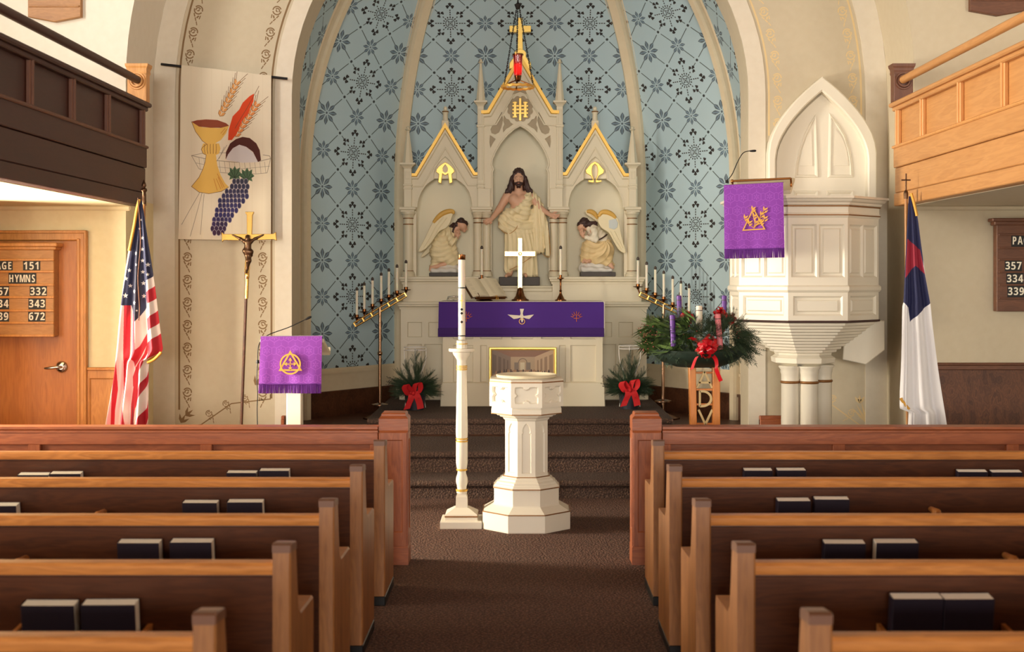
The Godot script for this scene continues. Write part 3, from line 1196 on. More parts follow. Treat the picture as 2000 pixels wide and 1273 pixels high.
func screen(side: float) -> void:   # panelled oak screen in front of the first pew, with a newel at the aisle
	var d := 7.95
	var nm := "left" if side < 0 else "right"
	var t := thing("pew_front_screen", "reddish oak panelled screen with a moulded top, in front of the %s pews" % nm, "screen", Vector3(side * 0.85, 0, -d), "panelled screens before the front pews")
	var x0 := 0.85 * side
	var x1 := 4.4 * side
	var lo := minf(x0, x1)
	var hi := maxf(x0, x1)
	var top := Y(833, d)
	var mb := MB.new()
	var pr := [Vector2(-0.05, 0), Vector2(0.05, 0), Vector2(0.05, 0.012), Vector2(0.062, 0.022), Vector2(0.062, 0.036), Vector2(-0.062, 0.036), Vector2(-0.062, 0.022), Vector2(-0.05, 0.012)]
	mb.prism(PackedVector2Array(pr), lo, hi, Transform3D(Basis(Vector3(0, 0, -1), Vector3.UP, Vector3(1, 0, 0)), Vector3(0, top - 0.036, -d - 0.05)), 0.0)
	part(t, "top_rail", mb, M["oak_red"])
	mb = MB.new()
	mb.box(Vector3(lo, 0.10, -d - 0.08), Vector3(hi, top - 0.03, -d - 0.05))
	part(t, "backing", mb, M["oak_red"])
	mb = MB.new()
	mb.box(Vector3(lo, Y(869, d), -d - 0.06), Vector3(hi, top - 0.036, -d - 0.012), 0.004)
	part(t, "upper_rail", mb, M["oak_red"])
	mb = MB.new()
	mb.box(Vector3(lo, 0, -d - 0.07), Vector3(hi, 0.16, -d - 0.006), 0.004)
	part(t, "plinth", mb, M["oak_red"])
	var st := [[390, 413], [53, 77], [-285, -262]] if side < 0 else [[1628, 1652], [1968, 1992], [2308, 2332]]
	st.append([722, 737.5] if side < 0 else [1296, 1311])
	for s in st:
		mb = MB.new()
		mb.box(Vector3(X(s[0], d), 0.15, -d - 0.06), Vector3(X(s[1], d), Y(868, d), -d - 0.012), 0.004)
		part(t, "stile", mb, M["oak_red_up"])
	# newel post
	var n := thing("newel_post", "square reddish oak post with a stepped cap at the aisle end of the %s screen" % nm, "post", Vector3(side * 0.757, 0, -d - 0.03), "oak newel posts at the aisle")
	var c := Vector3(side * 0.757, 0, -d - 0.085)
	var r := 0.079
	mb = MB.new()
	mb.box(c + Vector3(-r, 0.08, -r), c + Vector3(r, Y(835, d) , r), 0.006)
	part(n, "shaft", mb, M["oak_red_up"])
	mb = MB.new()
	var f := V2([-r + 0.03, 0.2, r - 0.03, 0.2, r - 0.03, 0.74, -r + 0.03, 0.74])
	var o := V2([-r - 0.001, 0.11, r + 0.001, 0.11, r + 0.001, 0.79, -r - 0.001, 0.79])
	for k in 4:
		mb.prism(o, r - 0.001, r + 0.009, Transform3D(Basis(Vector3.UP, k * PI / 2), c), 0.002, [f], 0.006)
	part(n, "panel_frame", mb, M["oak_red_up"])
	mb = MB.new()
	mb.lathe([Vector2(0, 0.79), Vector2(0.118, 0.79), Vector2(0.124, 0.803), Vector2(0.124, 0.872), Vector2(0.112, 0.884), Vector2(0.104, 0.888), Vector2(0.104, 0.898), Vector2(0.096, 0.906), Vector2(0, 0.910)], c, 4, true, PI / 4)
	part(n, "cap", mb, M["oak_red"])
	mb = MB.new()
	mb.lathe([Vector2(0, 0.0), Vector2(0.126, 0.0), Vector2(0.126, 0.1), Vector2(0.118, 0.115), Vector2(0, 0.115)], c, 4, true, PI / 4)
	part(n, "base", mb, M["oak_red"])


# ---------------------------------------------------------------- galleries, doors, wainscot
func galleries() -> void:
	for side: float in [-1.0, 1.0]:
		var nm := "left" if side < 0 else "right"
		var gx := 3.0 * side
		var up: Material = M["gallery_oak_shaded_up"] if side < 0 else M["oak_gallery_up"]
		var along: Material = M["gallery_oak_shaded"] if side < 0 else M["oak_gallery"]  # left front takes the shaded copy of the oak
		var z0 := -10.58
		var z1 := 2.0
		var lo := 2.285
		var hi := 3.1
		var t := thing("gallery_parapet", ("shade-darkened oak" if side < 0 else "honey oak") + " panelled gallery front high on the %s side of the nave" % nm, "gallery", Vector3(gx, lo, (z0 + z1) / 2))
		var out := -side
		var mb := MB.new()
		mb.box(Vector3(minf(gx, gx + side * 0.06), lo, z0), Vector3(maxf(gx, gx + side * 0.06), hi - 0.02, z1))
		part(t, "backing", mb, along)
		# two plank courses and a bottom band, each a little proud of the next
		var courses := [[lo, lo + 0.10, 0.03], [lo + 0.104, lo + 0.30, 0.022], [lo + 0.303, lo + 0.47, 0.034]]
		for c in courses:
			mb = MB.new()
			mb.box(Vector3(minf(gx, gx + out * c[2]), c[0], z0), Vector3(maxf(gx, gx + out * c[2]), c[1], z1), 0.006)
			part(t, "plank", mb, along)
		mb = MB.new()
		mb.box(Vector3(minf(gx, gx + out * 0.05), lo + 0.455, z0), Vector3(maxf(gx, gx + out * 0.05), lo + 0.478, z1), 0.007)
		part(t, "lower_moulding", mb, up)
		mb = MB.new()
		mb.box(Vector3(gx - 0.075, hi - 0.035, z0), Vector3(gx + 0.075, hi, z1), 0.01)
		mb.box(Vector3(minf(gx, gx + out * 0.045), hi - 0.065, z0), Vector3(maxf(gx, gx + out * 0.045), hi - 0.03, z1), 0.008)
		part(t, "top_moulding", mb, along)
		# vertical battens between the panels
		var zs := []
		var at := [-10.5, -9.62, -8.86, -8.1, -7.36, -6.6, -5.8, -5.0, -4.2, -3.4, -2.6, -1.8, -1.0] if side < 0 else [-10.5, -9.86, -9.02, -8.2, -7.4, -6.6, -5.8, -5.0, -4.2, -3.4, -2.6, -1.8, -1.0]
		for z in at:
			mb = MB.new()
			mb.box(Vector3(minf(gx, gx + out * 0.03), lo + 0.47, z - 0.03), Vector3(maxf(gx, gx + out * 0.03), hi - 0.05, z + 0.03), 0.006)
			mb.box(Vector3(minf(gx, gx + out * 0.042), lo + 0.47, z - 0.012), Vector3(maxf(gx, gx + out * 0.042), hi - 0.05, z + 0.012), 0.005)
			part(t, "batten", mb, up)
		# floor of the gallery, seen from below as a painted ceiling
		mb = MB.new()
		mb.box(Vector3(minf(gx + side * 0.09, 5.2 * side), lo + 0.0, -10.62), Vector3(maxf(gx + side * 0.09, 5.2 * side), lo + 0.14, z1))
		struct("ceiling_gallery_" + nm, "painted underside of the %s gallery" % nm, "ceiling", mb, M["plaster_warm_lit"] if side < 0 else M["plaster"])  # left underside carries the same warm light tint
		mb = MB.new()
		mb.box(Vector3(minf(gx + side * 0.1, 5.2 * side), lo - 0.035, -10.63), Vector3(maxf(gx + side * 0.1, 5.2 * side), lo + 0.01, -10.585), 0.012)
		struct("trim_cornice_" + nm, "small cornice under the %s gallery ceiling" % nm, "cornice", mb, M["plaster_warm_lit"] if side < 0 else M["plaster"])
		# end post with a moulded cap
		var c := Vector3(side * 3.01, hi + 0.002, -10.5)
		var pm: Material = M["oak_gallery_up"] if side < 0 else M["gallery_oak_shaded_up"]  # left post in the lit oak, right one in its shaded copy
		var post := thing("gallery_post", ("light oak" if side < 0 else "dark") + " square post with a moulded cap, end of the %s gallery rail" % nm, "post", c)
		mb = MB.new()
		mb.box(c + Vector3(-0.075, 0, -0.05), c + Vector3(0.075, 0.238, 0.05), 0.004)
		part(post, "shaft", mb, pm)
		mb = MB.new()
		mb.lathe([Vector2(0.106, 0.215), Vector2(0.112, 0.23), Vector2(0.108, 0.242), Vector2(0.112, 0.26), Vector2(0.124, 0.275), Vector2(0.128, 0.295), Vector2(0, 0.30)], c, 4, true, PI / 4, 1.0, 0.75)
		part(post, "cap", mb, pm)
		mb = MB.new()
		for ring in [[0.062, 0.0], [0.044, 0.012]]:
			var pts := []
			for i in 24:
				pts.append(c + Vector3(cos(TAU * i / 24) * ring[0], 0.16 + sin(TAU * i / 24) * ring[0], 0.05))
			mb.mold(pts, [Vector2(-0.009, 0), Vector2(-0.006, 0.01 + ring[1]), Vector2(0.006, 0.01 + ring[1]), Vector2(0.009, 0)], Vector3(0, 0, 1), true)
		part(post, "rosette", mb, pm)
		mb = MB.new()
		var ry := 3.268
		mb.tube([Vector3(side * 3.0, ry, -10.424), Vector3(side * 3.0, ry, -6.0), Vector3(side * 3.0, ry, 1.9)], 0.031, 16)
		solo("gallery_rail", "round wooden handrail above the %s gallery front" % nm, "handrail", mb, M["gallery_oak_shaded"] if side < 0 else M["oak_gallery"])
		# wooden plaque high on the end wall, its pointed foot in view
		mb = MB.new()
		var x0 := X(57, 10.58) if side < 0 else X(1893, 10.58)
		var x1 := X(160, 10.58) if side < 0 else X(2001, 10.58)
		var y0 := Y(34, 10.58) if side < 0 else Y(22, 10.58)
		var w := x1 - x0
		mb.prism(PackedVector2Array([Vector2(x0, y0), Vector2((x0 + x1) / 2, y0 - 0.04), Vector2(x1, y0), Vector2(x1, y0 + 0.8), Vector2(x0, y0 + 0.8)]), -10.6, -10.55, Transform3D(), 0.004)
		var pl := solo("wooden_plaque", "%s wooden board with a pointed foot high on the end wall above the %s gallery" % ["light" if side < 0 else "dark", nm], "plaque", mb, M["oak_board"] if side < 0 else M["walnut_board"])
		mb = MB.new()
		mb.box(Vector3(x0 + 0.01, y0 + 0.075, -10.551), Vector3(x1 - 0.01, y0 + 0.09, -10.54), 0.003)
		part(pl, "ledge", mb, M["oak_board"] if side < 0 else M["walnut_board"])

func end_walls() -> void:
	var d := 10.58
	# door on the left
	var door := Node3D.new()
	door.name = "door_1"
	add_child(door)
	door.position = Vector3(X(0, d), 0, -d)
	tag(door, "flat honey oak door behind the hymn board in the left end wall", "door", "", "structure")
	var x0 := -4.55
	var x1 := X(152, d)
	var mb := MB.new()
	mb.box(Vector3(x0, 0.01, -d - 0.01), Vector3(x1, Y(470, d), -d + 0.012), 0.003)
	part(door, "door_leaf", mb, M["oak_door"])
	var hz := -d + 0.012
	var hc := P(122, 716, d)
	mb = MB.new()
	var rose := []
	mb.tube([Vector3(hc.x, hc.y, hz), Vector3(hc.x, hc.y, hz + 0.01), Vector3(hc.x, hc.y, hz + 0.022), Vector3(hc.x, hc.y, hz + 0.028)], [0.047, 0.047, 0.036, 0.02], 20)
	var hd := part(door, "door_handle", mb, M["chrome"], "brushed metal lever handle")
	mb = MB.new()
	mb.tube([Vector3(hc.x, hc.y, hz + 0.02), Vector3(hc.x, hc.y, hz + 0.05), Vector3(hc.x - 0.02, hc.y, hz + 0.062), Vector3(hc.x - 0.10, hc.y - 0.008, hz + 0.058), Vector3(hc.x - 0.118, hc.y - 0.008, hz + 0.055)], [0.012, 0.012, 0.012, 0.010, 0.008], 12)
	part(hd, "lever", mb, M["chrome"])
	mb = MB.new()
	var fx := X(172, d)
	mb.box(Vector3(x1, 0, -d - 0.01), Vector3(fx, Y(450, d), -d + 0.035), 0.008)
	mb.box(Vector3(x1 + 0.004, 0, -d + 0.03), Vector3(x1 + 0.03, Y(466, d), -d + 0.045), 0.005)
	mb.box(Vector3(fx - 0.022, 0, -d + 0.03), Vector3(fx, Y(450, d), -d + 0.048), 0.005)
	part(door, "door_jamb", mb, M["oak_trim"])
	mb = MB.new()
	mb.box(Vector3(x0 - 0.1, Y(470, d), -d - 0.01), Vector3(fx, Y(450, d), -d + 0.036), 0.008)
	mb.box(Vector3(x0 - 0.1, Y(456, d), -d + 0.03), Vector3(fx, Y(450, d), -d + 0.05), 0.005)
	part(door, "door_head", mb, M["oak_trim"])
	# wainscot left of the arch
	var wl := Node3D.new()
	wl.name = "trim_wainscot_left"
	add_child(wl)
	wl.position = Vector3(-3.3, 0, -d)
	tag(wl, "honey oak wainscot with a cap rail beside the door, behind the striped flag", "wainscot", "", "structure")
	mb = MB.new()
	mb.box(Vector3(fx, 0, -d - 0.01), Vector3(-3.14, Y(720, d), -d + 0.008))
	part(wl, "backing", mb, M["oak_trim"])
	mb = MB.new()
	var pl := PackedVector2Array([Vector2(X(178, d), 0.1), Vector2(-3.2, 0.1), Vector2(-3.2, Y(740, d)), Vector2(X(178, d), Y(740, d))])
	mb.prism(PackedVector2Array([Vector2(fx, 0), Vector2(-3.14, 0), Vector2(-3.14, Y(722, d)), Vector2(fx, Y(722, d))]), -d, -d + 0.022, Transform3D(), 0.0, [pl], 0.008)
	part(wl, "panel_frame", mb, M["oak_trim"])
	mb = MB.new()
	mb.box(Vector3(fx, Y(723, d), -d - 0.01), Vector3(-3.14, Y(717, d), -d + 0.04), 0.006)
	part(wl, "cap_rail", mb, M["oak_trim"])
	# wainscot right of the arch
	var wr := Node3D.new()
	wr.name = "trim_wainscot_right"
	add_child(wr)
	wr.position = Vector3(4.2, 0, -d)
	tag(wr, "dark brown wainscot with bold grain under the right hymn board", "wainscot", "", "structure")
	mb = MB.new()
	mb.box(Vector3(3.14, 0, -d - 0.01), Vector3(5.15, Y(722, d), -d + 0.012))
	part(wr, "panel_board", mb, M["oak_dark"])
	mb = MB.new()
	mb.box(Vector3(3.14, Y(722, d), -d - 0.01), Vector3(5.15, Y(712, d), -d + 0.03), 0.006)
	mb.box(Vector3(3.14, Y(713, d), -d - 0.01), Vector3(5.15, Y(708, d), -d + 0.04), 0.006)
	part(wr, "cap_rail", mb, M["walnut_board"])
	hymn_board_left()
	hymn_board_right()

func number_card(parent: Node3D, s: String, c: Vector3, hgt: float, w := 0.0) -> void:
	var mb := MB.new()
	var n := s.length()
	var cw := hgt * 0.66
	for i in n:
		var x := c.x + (i - (n - 1) / 2.0) * cw
		mb.box(Vector3(x - cw * 0.5, c.y - hgt * 0.68, c.z), Vector3(x + cw * 0.5, c.y + hgt * 0.68, c.z + 0.003))
	var pc := part(parent, "number_card" if s.is_valid_int() else "word_card", mb, M["card_black"])
	for i in n:
		var tm := clip_text(s[i], hgt * 0.8, 0.002)
		var o := part_local(pc, "digit" if s.is_valid_int() else "letter", tm, M["card_white"])
		o.position = Vector3(c.x + (i - (n - 1) / 2.0) * cw, c.y, c.z + 0.0035) - parent.position
		o.scale = Vector3(0.95 if s.is_valid_int() else 0.78, 1.1, 1)

func hymn_board_left() -> void:
	mat("card_black", rgb(24, 22, 24), 0.6)
	mat("card_white", rgb(240, 232, 214), 0.6)
	var d := 10.45
	var lo := Vector3(X(-62, d), Y(657, d), -d)
	var hi := Vector3(X(105, d), Y(474, d), -d)
	var t := thing("hymn_board", "light oak hymn board with white numbers hanging on the left door", "hymn board", Vector3((lo.x + hi.x) / 2, lo.y, -d))
	var mb := MB.new()
	mb.box(Vector3(lo.x, lo.y, -d - 0.115), Vector3(hi.x, hi.y, -d), 0.004)
	part(t, "board", mb, M["oak_board"])
	mb = MB.new()
	mb.box(Vector3(lo.x - 0.02, Y(488, d), -d - 0.115), Vector3(hi.x + 0.02, Y(481, d), -d + 0.02), 0.006)
	mb.box(Vector3(lo.x - 0.035, Y(482, d), -d - 0.115), Vector3(hi.x + 0.035, Y(474, d), -d + 0.035), 0.006)
	part(t, "cornice", mb, M["oak_trim"])
	for y in [507, 530, 556, 580, 606, 630, 655]:
		mb = MB.new()
		mb.box(Vector3(lo.x, Y(y + 2.5, d), -d - 0.01), Vector3(hi.x + 0.004, Y(y - 2.0, d), -d + 0.014), 0.003)
		part(t, "ledge", mb, M["oak_trim"])
	for w in [["151", 62, 519], ["332", 75, 569], ["343", 72.5, 593], ["672", 72, 618], ["357", 1, 569], ["334", 1, 593], ["339", 1, 618]]:
		number_card(t, w[0], P(w[1], w[2], d), 0.068)
	number_card(t, "PAGE", P(3, 519, d), 0.066)
	number_card(t, "HYMNS", P(44, 544, d), 0.066)

func hymn_board_right() -> void:
	var d := 10.5
	var lo := Vector3(X(1956, d), Y(608, d), -d)
	var hi := Vector3(X(2112, d), Y(428, d), -d)
	var t := thing("hymn_board", "dark walnut hymn board with white numbers on the right end wall", "hymn board", Vector3((lo.x + hi.x) / 2, lo.y, -d))
	var mb := MB.new()
	mb.box(Vector3(X(1947, d), lo.y, -d - 0.08), Vector3(hi.x, hi.y, -d), 0.004)
	part(t, "board", mb, M["walnut_board"])
	mb = MB.new()
	mb.box(Vector3(X(1941, d), Y(440, d), -d - 0.08), Vector3(hi.x + 0.03, Y(432, d), -d + 0.02), 0.006)
	mb.box(Vector3(X(1936, d), Y(433, d), -d - 0.08), Vector3(hi.x + 0.04, Y(426, d), -d + 0.035), 0.006)
	part(t, "cornice", mb, M["walnut_board"])
	for y in [458, 484, 507, 531, 556, 582]:
		mb = MB.new()
		mb.box(Vector3(X(1950, d), Y(y + 2.0, d), -d - 0.01), Vector3(hi.x, Y(y - 1.5, d), -d + 0.012), 0.003)
		part(t, "ledge", mb, M["walnut_board"])
	for w in [["357", 1979, 519], ["334", 1982, 544], ["339", 1984, 569], ["332", 2052, 519], ["343", 2052, 544], ["672", 2052, 569], ["151", 2060, 470]]:
		number_card(t, w[0], P(w[1], w[2], d), 0.068)
	number_card(t, "PAGE", P(1998, 470, d), 0.07)


# ---------------------------------------------------------------- altar and reredos
const SHELF := 1.733

func z_prism(a: Array, d: float, back: float, front: float, bev := 0.0, holes: Array = []) -> MB:   # a traced outline at distance d, from back to front metres off that plane
	var mb := MB.new()
	var hs := []
	for h in holes:
		hs.append(trace(h, d))
	mb.prism(trace(a, d), -d + back, -d + front, Transform3D(), bev, hs)
	return mb

func flip_px(a: Array) -> Array:   # mirrored about the middle of the reredos
	var o := []
	for k in range(0, a.size(), 2):
		o.append(2 * CX - a[k])
		o.append(a[k + 1])
	return o

func path3(a: Array, d: float, front := 0.0) -> Array:
	var o := []
	for q in trace(a, d):
		o.append(Vector3(q.x, q.y, -d + front))
	return o

func column(parent: Node3D, x: float, z: float, r: float, y0: float, y1: float, ring_y: float) -> void:
	var mb := MB.new()
	mb.lathe([Vector2(0, 0), Vector2(r * 1.45, 0), Vector2(r * 1.45, 0.022), Vector2(r * 1.3, 0.03), Vector2(r * 1.35, 0.042), Vector2(r * 1.1, 0.055), Vector2(r, 0.07), Vector2(r, y1 - y0 - 0.075), Vector2(r * 1.05, y1 - y0 - 0.06), Vector2(r * 1.35, y1 - y0 - 0.025), Vector2(r * 1.5, y1 - y0 - 0.02), Vector2(r * 1.5, y1 - y0), Vector2(0, y1 - y0)], Vector3(x, y0, z), 20)
	var c := part(parent, "column", mb, M["cream_paint"])
	mb = MB.new()
	for y in [ring_y, y1 - 0.066, y0 + 0.058]:
		mb = MB.new()
		mb.lathe([Vector2(r, -0.006), Vector2(r + 0.005, -0.003), Vector2(r + 0.005, 0.003), Vector2(r, 0.006)], Vector3(x, y, z), 20)
		part(c, "gilt_ring", mb, M["bronze_line"])

func pinnacle(parent: Node3D, x: float, z: float, w: float, ys: Array) -> void:   # ys: foot, panel bottom, cap bottom, cap top, tip
	var mb := MB.new()
	mb.box(Vector3(x - w / 2, ys[0], z - w / 2), Vector3(x + w / 2, ys[2], z + w / 2), 0.003)
	for k in 2:   # corbel bands
		var y: float = ys[0] + 0.012 + k * 0.035
		mb.box(Vector3(x - w / 2 - 0.008, y, z - w / 2), Vector3(x + w / 2 + 0.008, y + 0.018, z + w / 2 + 0.008), 0.004)
	mb.lathe([Vector2(w * 0.75, 0), Vector2(w * 0.9, 0.016), Vector2(w * 1.25, 0.034), Vector2(w * 1.45, 0.038), Vector2(w * 1.45, 0.056), Vector2(0, 0.056)], Vector3(x, ys[2] - 0.002, z), 4, true, PI / 4)
	var p := part(parent, "pinnacle", mb, M["cream_paint"])
	mb = MB.new()
	mb.prism(PackedVector2Array([Vector2(x - w * 0.3, ys[1]), Vector2(x + w * 0.3, ys[1]), Vector2(x + w * 0.3, ys[2] - 0.03), Vector2(x - w * 0.3, ys[2] - 0.03)]), z + w / 2, z + w / 2 + 0.006, Transform3D(), 0.002, [PackedVector2Array([Vector2(x - w * 0.2, ys[1] + 0.012), Vector2(x + w * 0.2, ys[1] + 0.012), Vector2(x + w * 0.2, ys[2] - 0.042), Vector2(x - w * 0.2, ys[2] - 0.042)])])
	part(p, "panel_moulding", mb, M["cream_paint"])
	mb = MB.new()
	var top: float = ys[4]
	mb.lathe([Vector2(w * 0.78, ys[3] - 0.002), Vector2(w * 0.16, top - 0.05), Vector2(w * 0.16, top - 0.05), Vector2(0, top - 0.05)], Vector3(x, 0, z), 8, true, PI / 8)
	mb.lathe([Vector2(w * 0.16, top - 0.05), Vector2(w * 0.4, top - 0.04), Vector2(w * 0.4, top - 0.034), Vector2(w * 0.16, top - 0.028), Vector2(w * 0.26, top - 0.012), Vector2(0, top)], Vector3(x, 0, z), 12)
	part(p, "spire", mb, M["cream_paint"])

func scallop(px: float, py: float, r: float, n: int, d: float) -> PackedVector2Array:
	var p := PackedVector2Array()
	for i in n * 5:
		var a := TAU * i / (n * 5)
		p.append(Vector2(X(px, d), Y(py, d)) + Vector2.from_angle(a) * r * (0.90 + 0.12 * absf(sin(a * n / 2.0))))
	return p

func reredos() -> void:
	var t := thing("reredos", "tall cream gothic reredos with three niches, gilt gables and pinnacles behind the altar", "reredos", Vector3(0, PLATFORM, -14.1))
	var cream: Material = M["cream_paint"]
	# lower body with panelled wings
	var d := 13.75
	var mb := MB.new()
	mb.box(Vector3(X(783, d), PLATFORM, -14.36), Vector3(X(1263, d), Y(598, d), -d - 0.012))
	part(t, "lower_body", mb, cream)
	for s in 2:
		var outer := [783, 779, 783, 601, 870, 601, 870, 779]
		var holes := [[797, 657, 797, 630, 823, 630, 823, 657], [838, 657, 838, 630, 862, 630, 862, 657], [797, 752, 797, 673, 823, 673, 823, 752], [826 + 4, 752, 830, 673, 862, 673, 862, 752]]
		if s == 1:
			outer = flip_px(outer)
			var hh := []
			for h in holes:
				hh.append(flip_px(h))
			holes = hh
			outer = [1162, 779, 1162, 601, 1263, 601, 1263, 779]
		var m2 := MB.new()
		var hs := []
		for h in holes:
			hs.append(trace(h, d))
		m2.prism(trace(outer, d), -d - 0.014, -d + 0.006, Transform3D(), 0.0, hs, 0.007)
		var wing := part(t, "wing_frame", m2, cream)
		mb = MB.new()
		var b := [780, 780, 780, 757, 872, 757, 872, 780] if s == 0 else [1160, 780, 1160, 757, 1266, 757, 1266, 780]
		mb.prism(trace(b, d), -d - 0.01, -d + 0.022, Transform3D(), 0.006)
		part(wing, "wing_plinth", mb, cream)
	mb = MB.new()
	var x0 := X(783, d)
	var x1 := X(1263, d)
	var cor := [Vector2(-0.01, 0), Vector2(0.012, 0.0), Vector2(0.014, 0.02), Vector2(0.03, 0.035), Vector2(0.03, 0.048), Vector2(0.04, 0.055), Vector2(0.04, 0.075), Vector2(-0.01, 0.08)]
	var lower := func(m: MB, a: float, z: float, y: float, dd: float, k: float):   # a cornice round three sides
		m.mold([Vector3(a, y, -14.36), Vector3(a, y, -dd), Vector3(z, y, -dd), Vector3(z, y, -14.36)], cor.map(func(q): return Vector2(q.x * k, q.y)), Vector3.UP)
	lower.call(mb, x0, x1, Y(604, d), d, 1.0)
	mb.box(Vector3(x0, Y(604, d), -14.36), Vector3(x1, Y(604, d) + 0.08, -d))
	part(t, "lower_cornice", mb, cream)
	# gradine: two side blocks and a lower middle one
	for s in [[787, 944], [1079, 1253]]:
		mb = MB.new()
		mb.box(Vector3(X(s[0], d), Y(592, d), -14.36), Vector3(X(s[1], d), SHELF - 0.07, -d - 0.012))
		lower.call(mb, X(s[0], d), X(s[1], d), SHELF - 0.08, d + 0.012, 0.9)
		mb.box(Vector3(X(s[0], d), SHELF - 0.08, -14.36), Vector3(X(s[1], d), SHELF, -d - 0.012))
		part(t, "gradine", mb, cream)
	mb = MB.new()
	var mid_top := Y(558, 13.8)
	mb.box(Vector3(X(944, d), Y(592, d), -14.36), Vector3(X(1079, d), mid_top - 0.06, -d - 0.05))
	mb.box(Vector3(X(944, d), mid_top - 0.06, -14.36), Vector3(X(1079, d), mid_top - 0.02, -d - 0.03), 0.006)
	mb.box(Vector3(X(944, d), mid_top - 0.022, -14.36), Vector3(X(1079, d), mid_top, -d - 0.015), 0.005)
	part(t, "gradine", mb, cream)
	# niche backs
	d = 13.85
	mb = MB.new()
	mb.box(Vector3(X(790, d), SHELF - 0.2, -14.22), Vector3(X(1250, d), Y(340, d), -14.15))
	mb.box(Vector3(X(944, d), Y(340, d), -14.22), Vector3(X(1088, d), Y(230, d), -14.15))
	part(t, "niche_back", mb, M["niche_cream_lit"])
	mb = MB.new()
	for q in [[790, 800], [936, 946], [1086, 1096], [1232, 1242]]:
		mb.box(Vector3(X(q[0], d), SHELF - 0.01, -14.17), Vector3(X(q[1], d), Y(342, d), -13.87))
	part(t, "niche_side", mb, M["niche_cream_lit"])
	# side bays
	var arch := [924.6, 405, 924, 395, 922, 385, 918, 373, 910, 361, 902, 354, 894.5, 349, 894.5, 338, 891, 327, 886, 319, 879, 310.5, 869.5, 302.5, 860, 310.5, 853, 319, 848, 327, 845, 338, 844.5, 349, 837, 354, 829, 361, 821, 373, 816, 385, 813.5, 395, 813, 405]
	var gable := [804, 405, 804, 341, 812, 341, 869.5, 245, 927, 339, 934, 339, 934, 405]
	for s in 2:
		var a := gable + arch
		var line := [800, 341, 812, 341, 869.5, 244, 927, 339, 936, 339]
		if s == 1:
			a = flip_px(a)
			line = flip_px(line)
			line = [line[8], line[9], line[6], line[7], line[4], line[5], line[2], line[3], line[0], line[1]]
		var bay := part(t, "gabled_bay", z_prism(a, d, -0.06, 0.0), cream)
		mb = MB.new()
		mb.mold(path3(line, d), [Vector2(-0.012, -0.05), Vector2(-0.012, 0.03), Vector2(0.016, 0.03), Vector2(0.024, 0.02), Vector2(0.024, 0.0)], Vector3(0, 0, 1))
		part(bay, "gilt_moulding", mb, M["gold_paint"], "gilt gable edge")
		mb = MB.new()
		mb.mold(path3(line, d), [Vector2(0.024, 0.0), Vector2(0.024, 0.02), Vector2(0.04, 0.018), Vector2(0.05, 0.006), Vector2(0.05, 0.0)], Vector3(0, 0, 1))
		mb.mold(path3(line, d), [Vector2(0.115, 0.0), Vector2(0.118, 0.008), Vector2(0.126, 0.008), Vector2(0.13, 0.0)], Vector3(0, 0, 1))
		part(bay, "gable_moulding", mb, cream)
		mb = MB.new()
		var ap := path3(arch if s == 0 else flip_px(arch), d)
		mb.mold(ap, [Vector2(0.0, 0.0), Vector2(0.0, 0.006), Vector2(0.012, 0.006), Vector2(0.016, 0.0)] if s == 1 else [Vector2(-0.016, 0.0), Vector2(-0.012, 0.006), Vector2(0.0, 0.006), Vector2(0.0, 0.0)], Vector3(0, 0, 1))
		part(bay, "arch_moulding", mb, cream)
		# turned finial on the gable
		var fx := X(869.5 if s == 0 else 2 * CX - 869.5, d)
		mb = MB.new()
		mb.box(Vector3(fx - 0.037, Y(262, d), -d - 0.07), Vector3(fx + 0.037, Y(235, d), -d + 0.0), 0.004)
		mb.lathe([Vector2(0.03, Y(236, d)), Vector2(0.026, Y(228, d)), Vector2(0.026, Y(222, d)), Vector2(0.034, Y(219, d)), Vector2(0.034, Y(216, d)), Vector2(0.018, Y(214, d)), Vector2(0.022, Y(211, d)), Vector2(0.014, Y(207.5, d)), Vector2(0, Y(206.5, d))], Vector3(fx, 0, -d - 0.035), 16)
		part(bay, "finial", mb, cream)
		mb = MB.new()
		mb.lathe([Vector2(0.034, -0.006), Vector2(0.038, 0), Vector2(0.034, 0.006)], Vector3(fx, Y(217.5, d), -d - 0.035), 16)
		part(bay, "gilt_ring", mb, M["bronze_line"])
	# middle bay with pierced tracery
	var marc := [1072.5, 405, 1072.5, 337, 1070, 331, 1073.5, 322, 1072, 311, 1066, 296, 1056, 279, 1042, 262, 1028, 250, 1016, 243.5, 1004, 250, 990, 262, 976, 279, 966, 296, 960, 311, 958.5, 322, 962, 331, 959.5, 337, 959.5, 405]
	var mg := [944, 405, 944, 219, 953, 218, 1016, 112, 1079, 218, 1088, 219, 1088, 405]
	var tear := [980, 219, 982, 236, 978.5, 250, 974, 259, 967, 262.5, 960.5, 260, 958.5, 253, 961.5, 247, 967, 243.5, 972, 234]
	var leafy := [984.5, 226, 988.5, 233, 993.5, 234, 997, 240, 1002, 243, 995, 248, 988, 252, 983, 258.5, 982.5, 250, 985.5, 243, 983, 236]
	var small := [957.5, 265, 967.5, 272, 962, 280, 958, 289, 956.5, 277]
	var mb2 := MB.new()
	var holes := [scallop(1016, 213, 0.132, 12, d)]
	for q in [tear, leafy, small]:
		holes.append(trace(q, d))
		holes.append(trace(flip_px(q), d))
	mb2.prism(trace(mg + marc, d), -d - 0.06, -d + 0.02, Transform3D(), 0.0, holes, 0.004)
	var mbay := part(t, "gabled_bay", mb2, cream)
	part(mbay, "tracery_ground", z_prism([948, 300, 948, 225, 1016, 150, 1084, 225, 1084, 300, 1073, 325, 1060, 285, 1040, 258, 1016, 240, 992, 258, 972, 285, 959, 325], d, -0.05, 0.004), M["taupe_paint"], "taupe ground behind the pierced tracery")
	mb = MB.new()
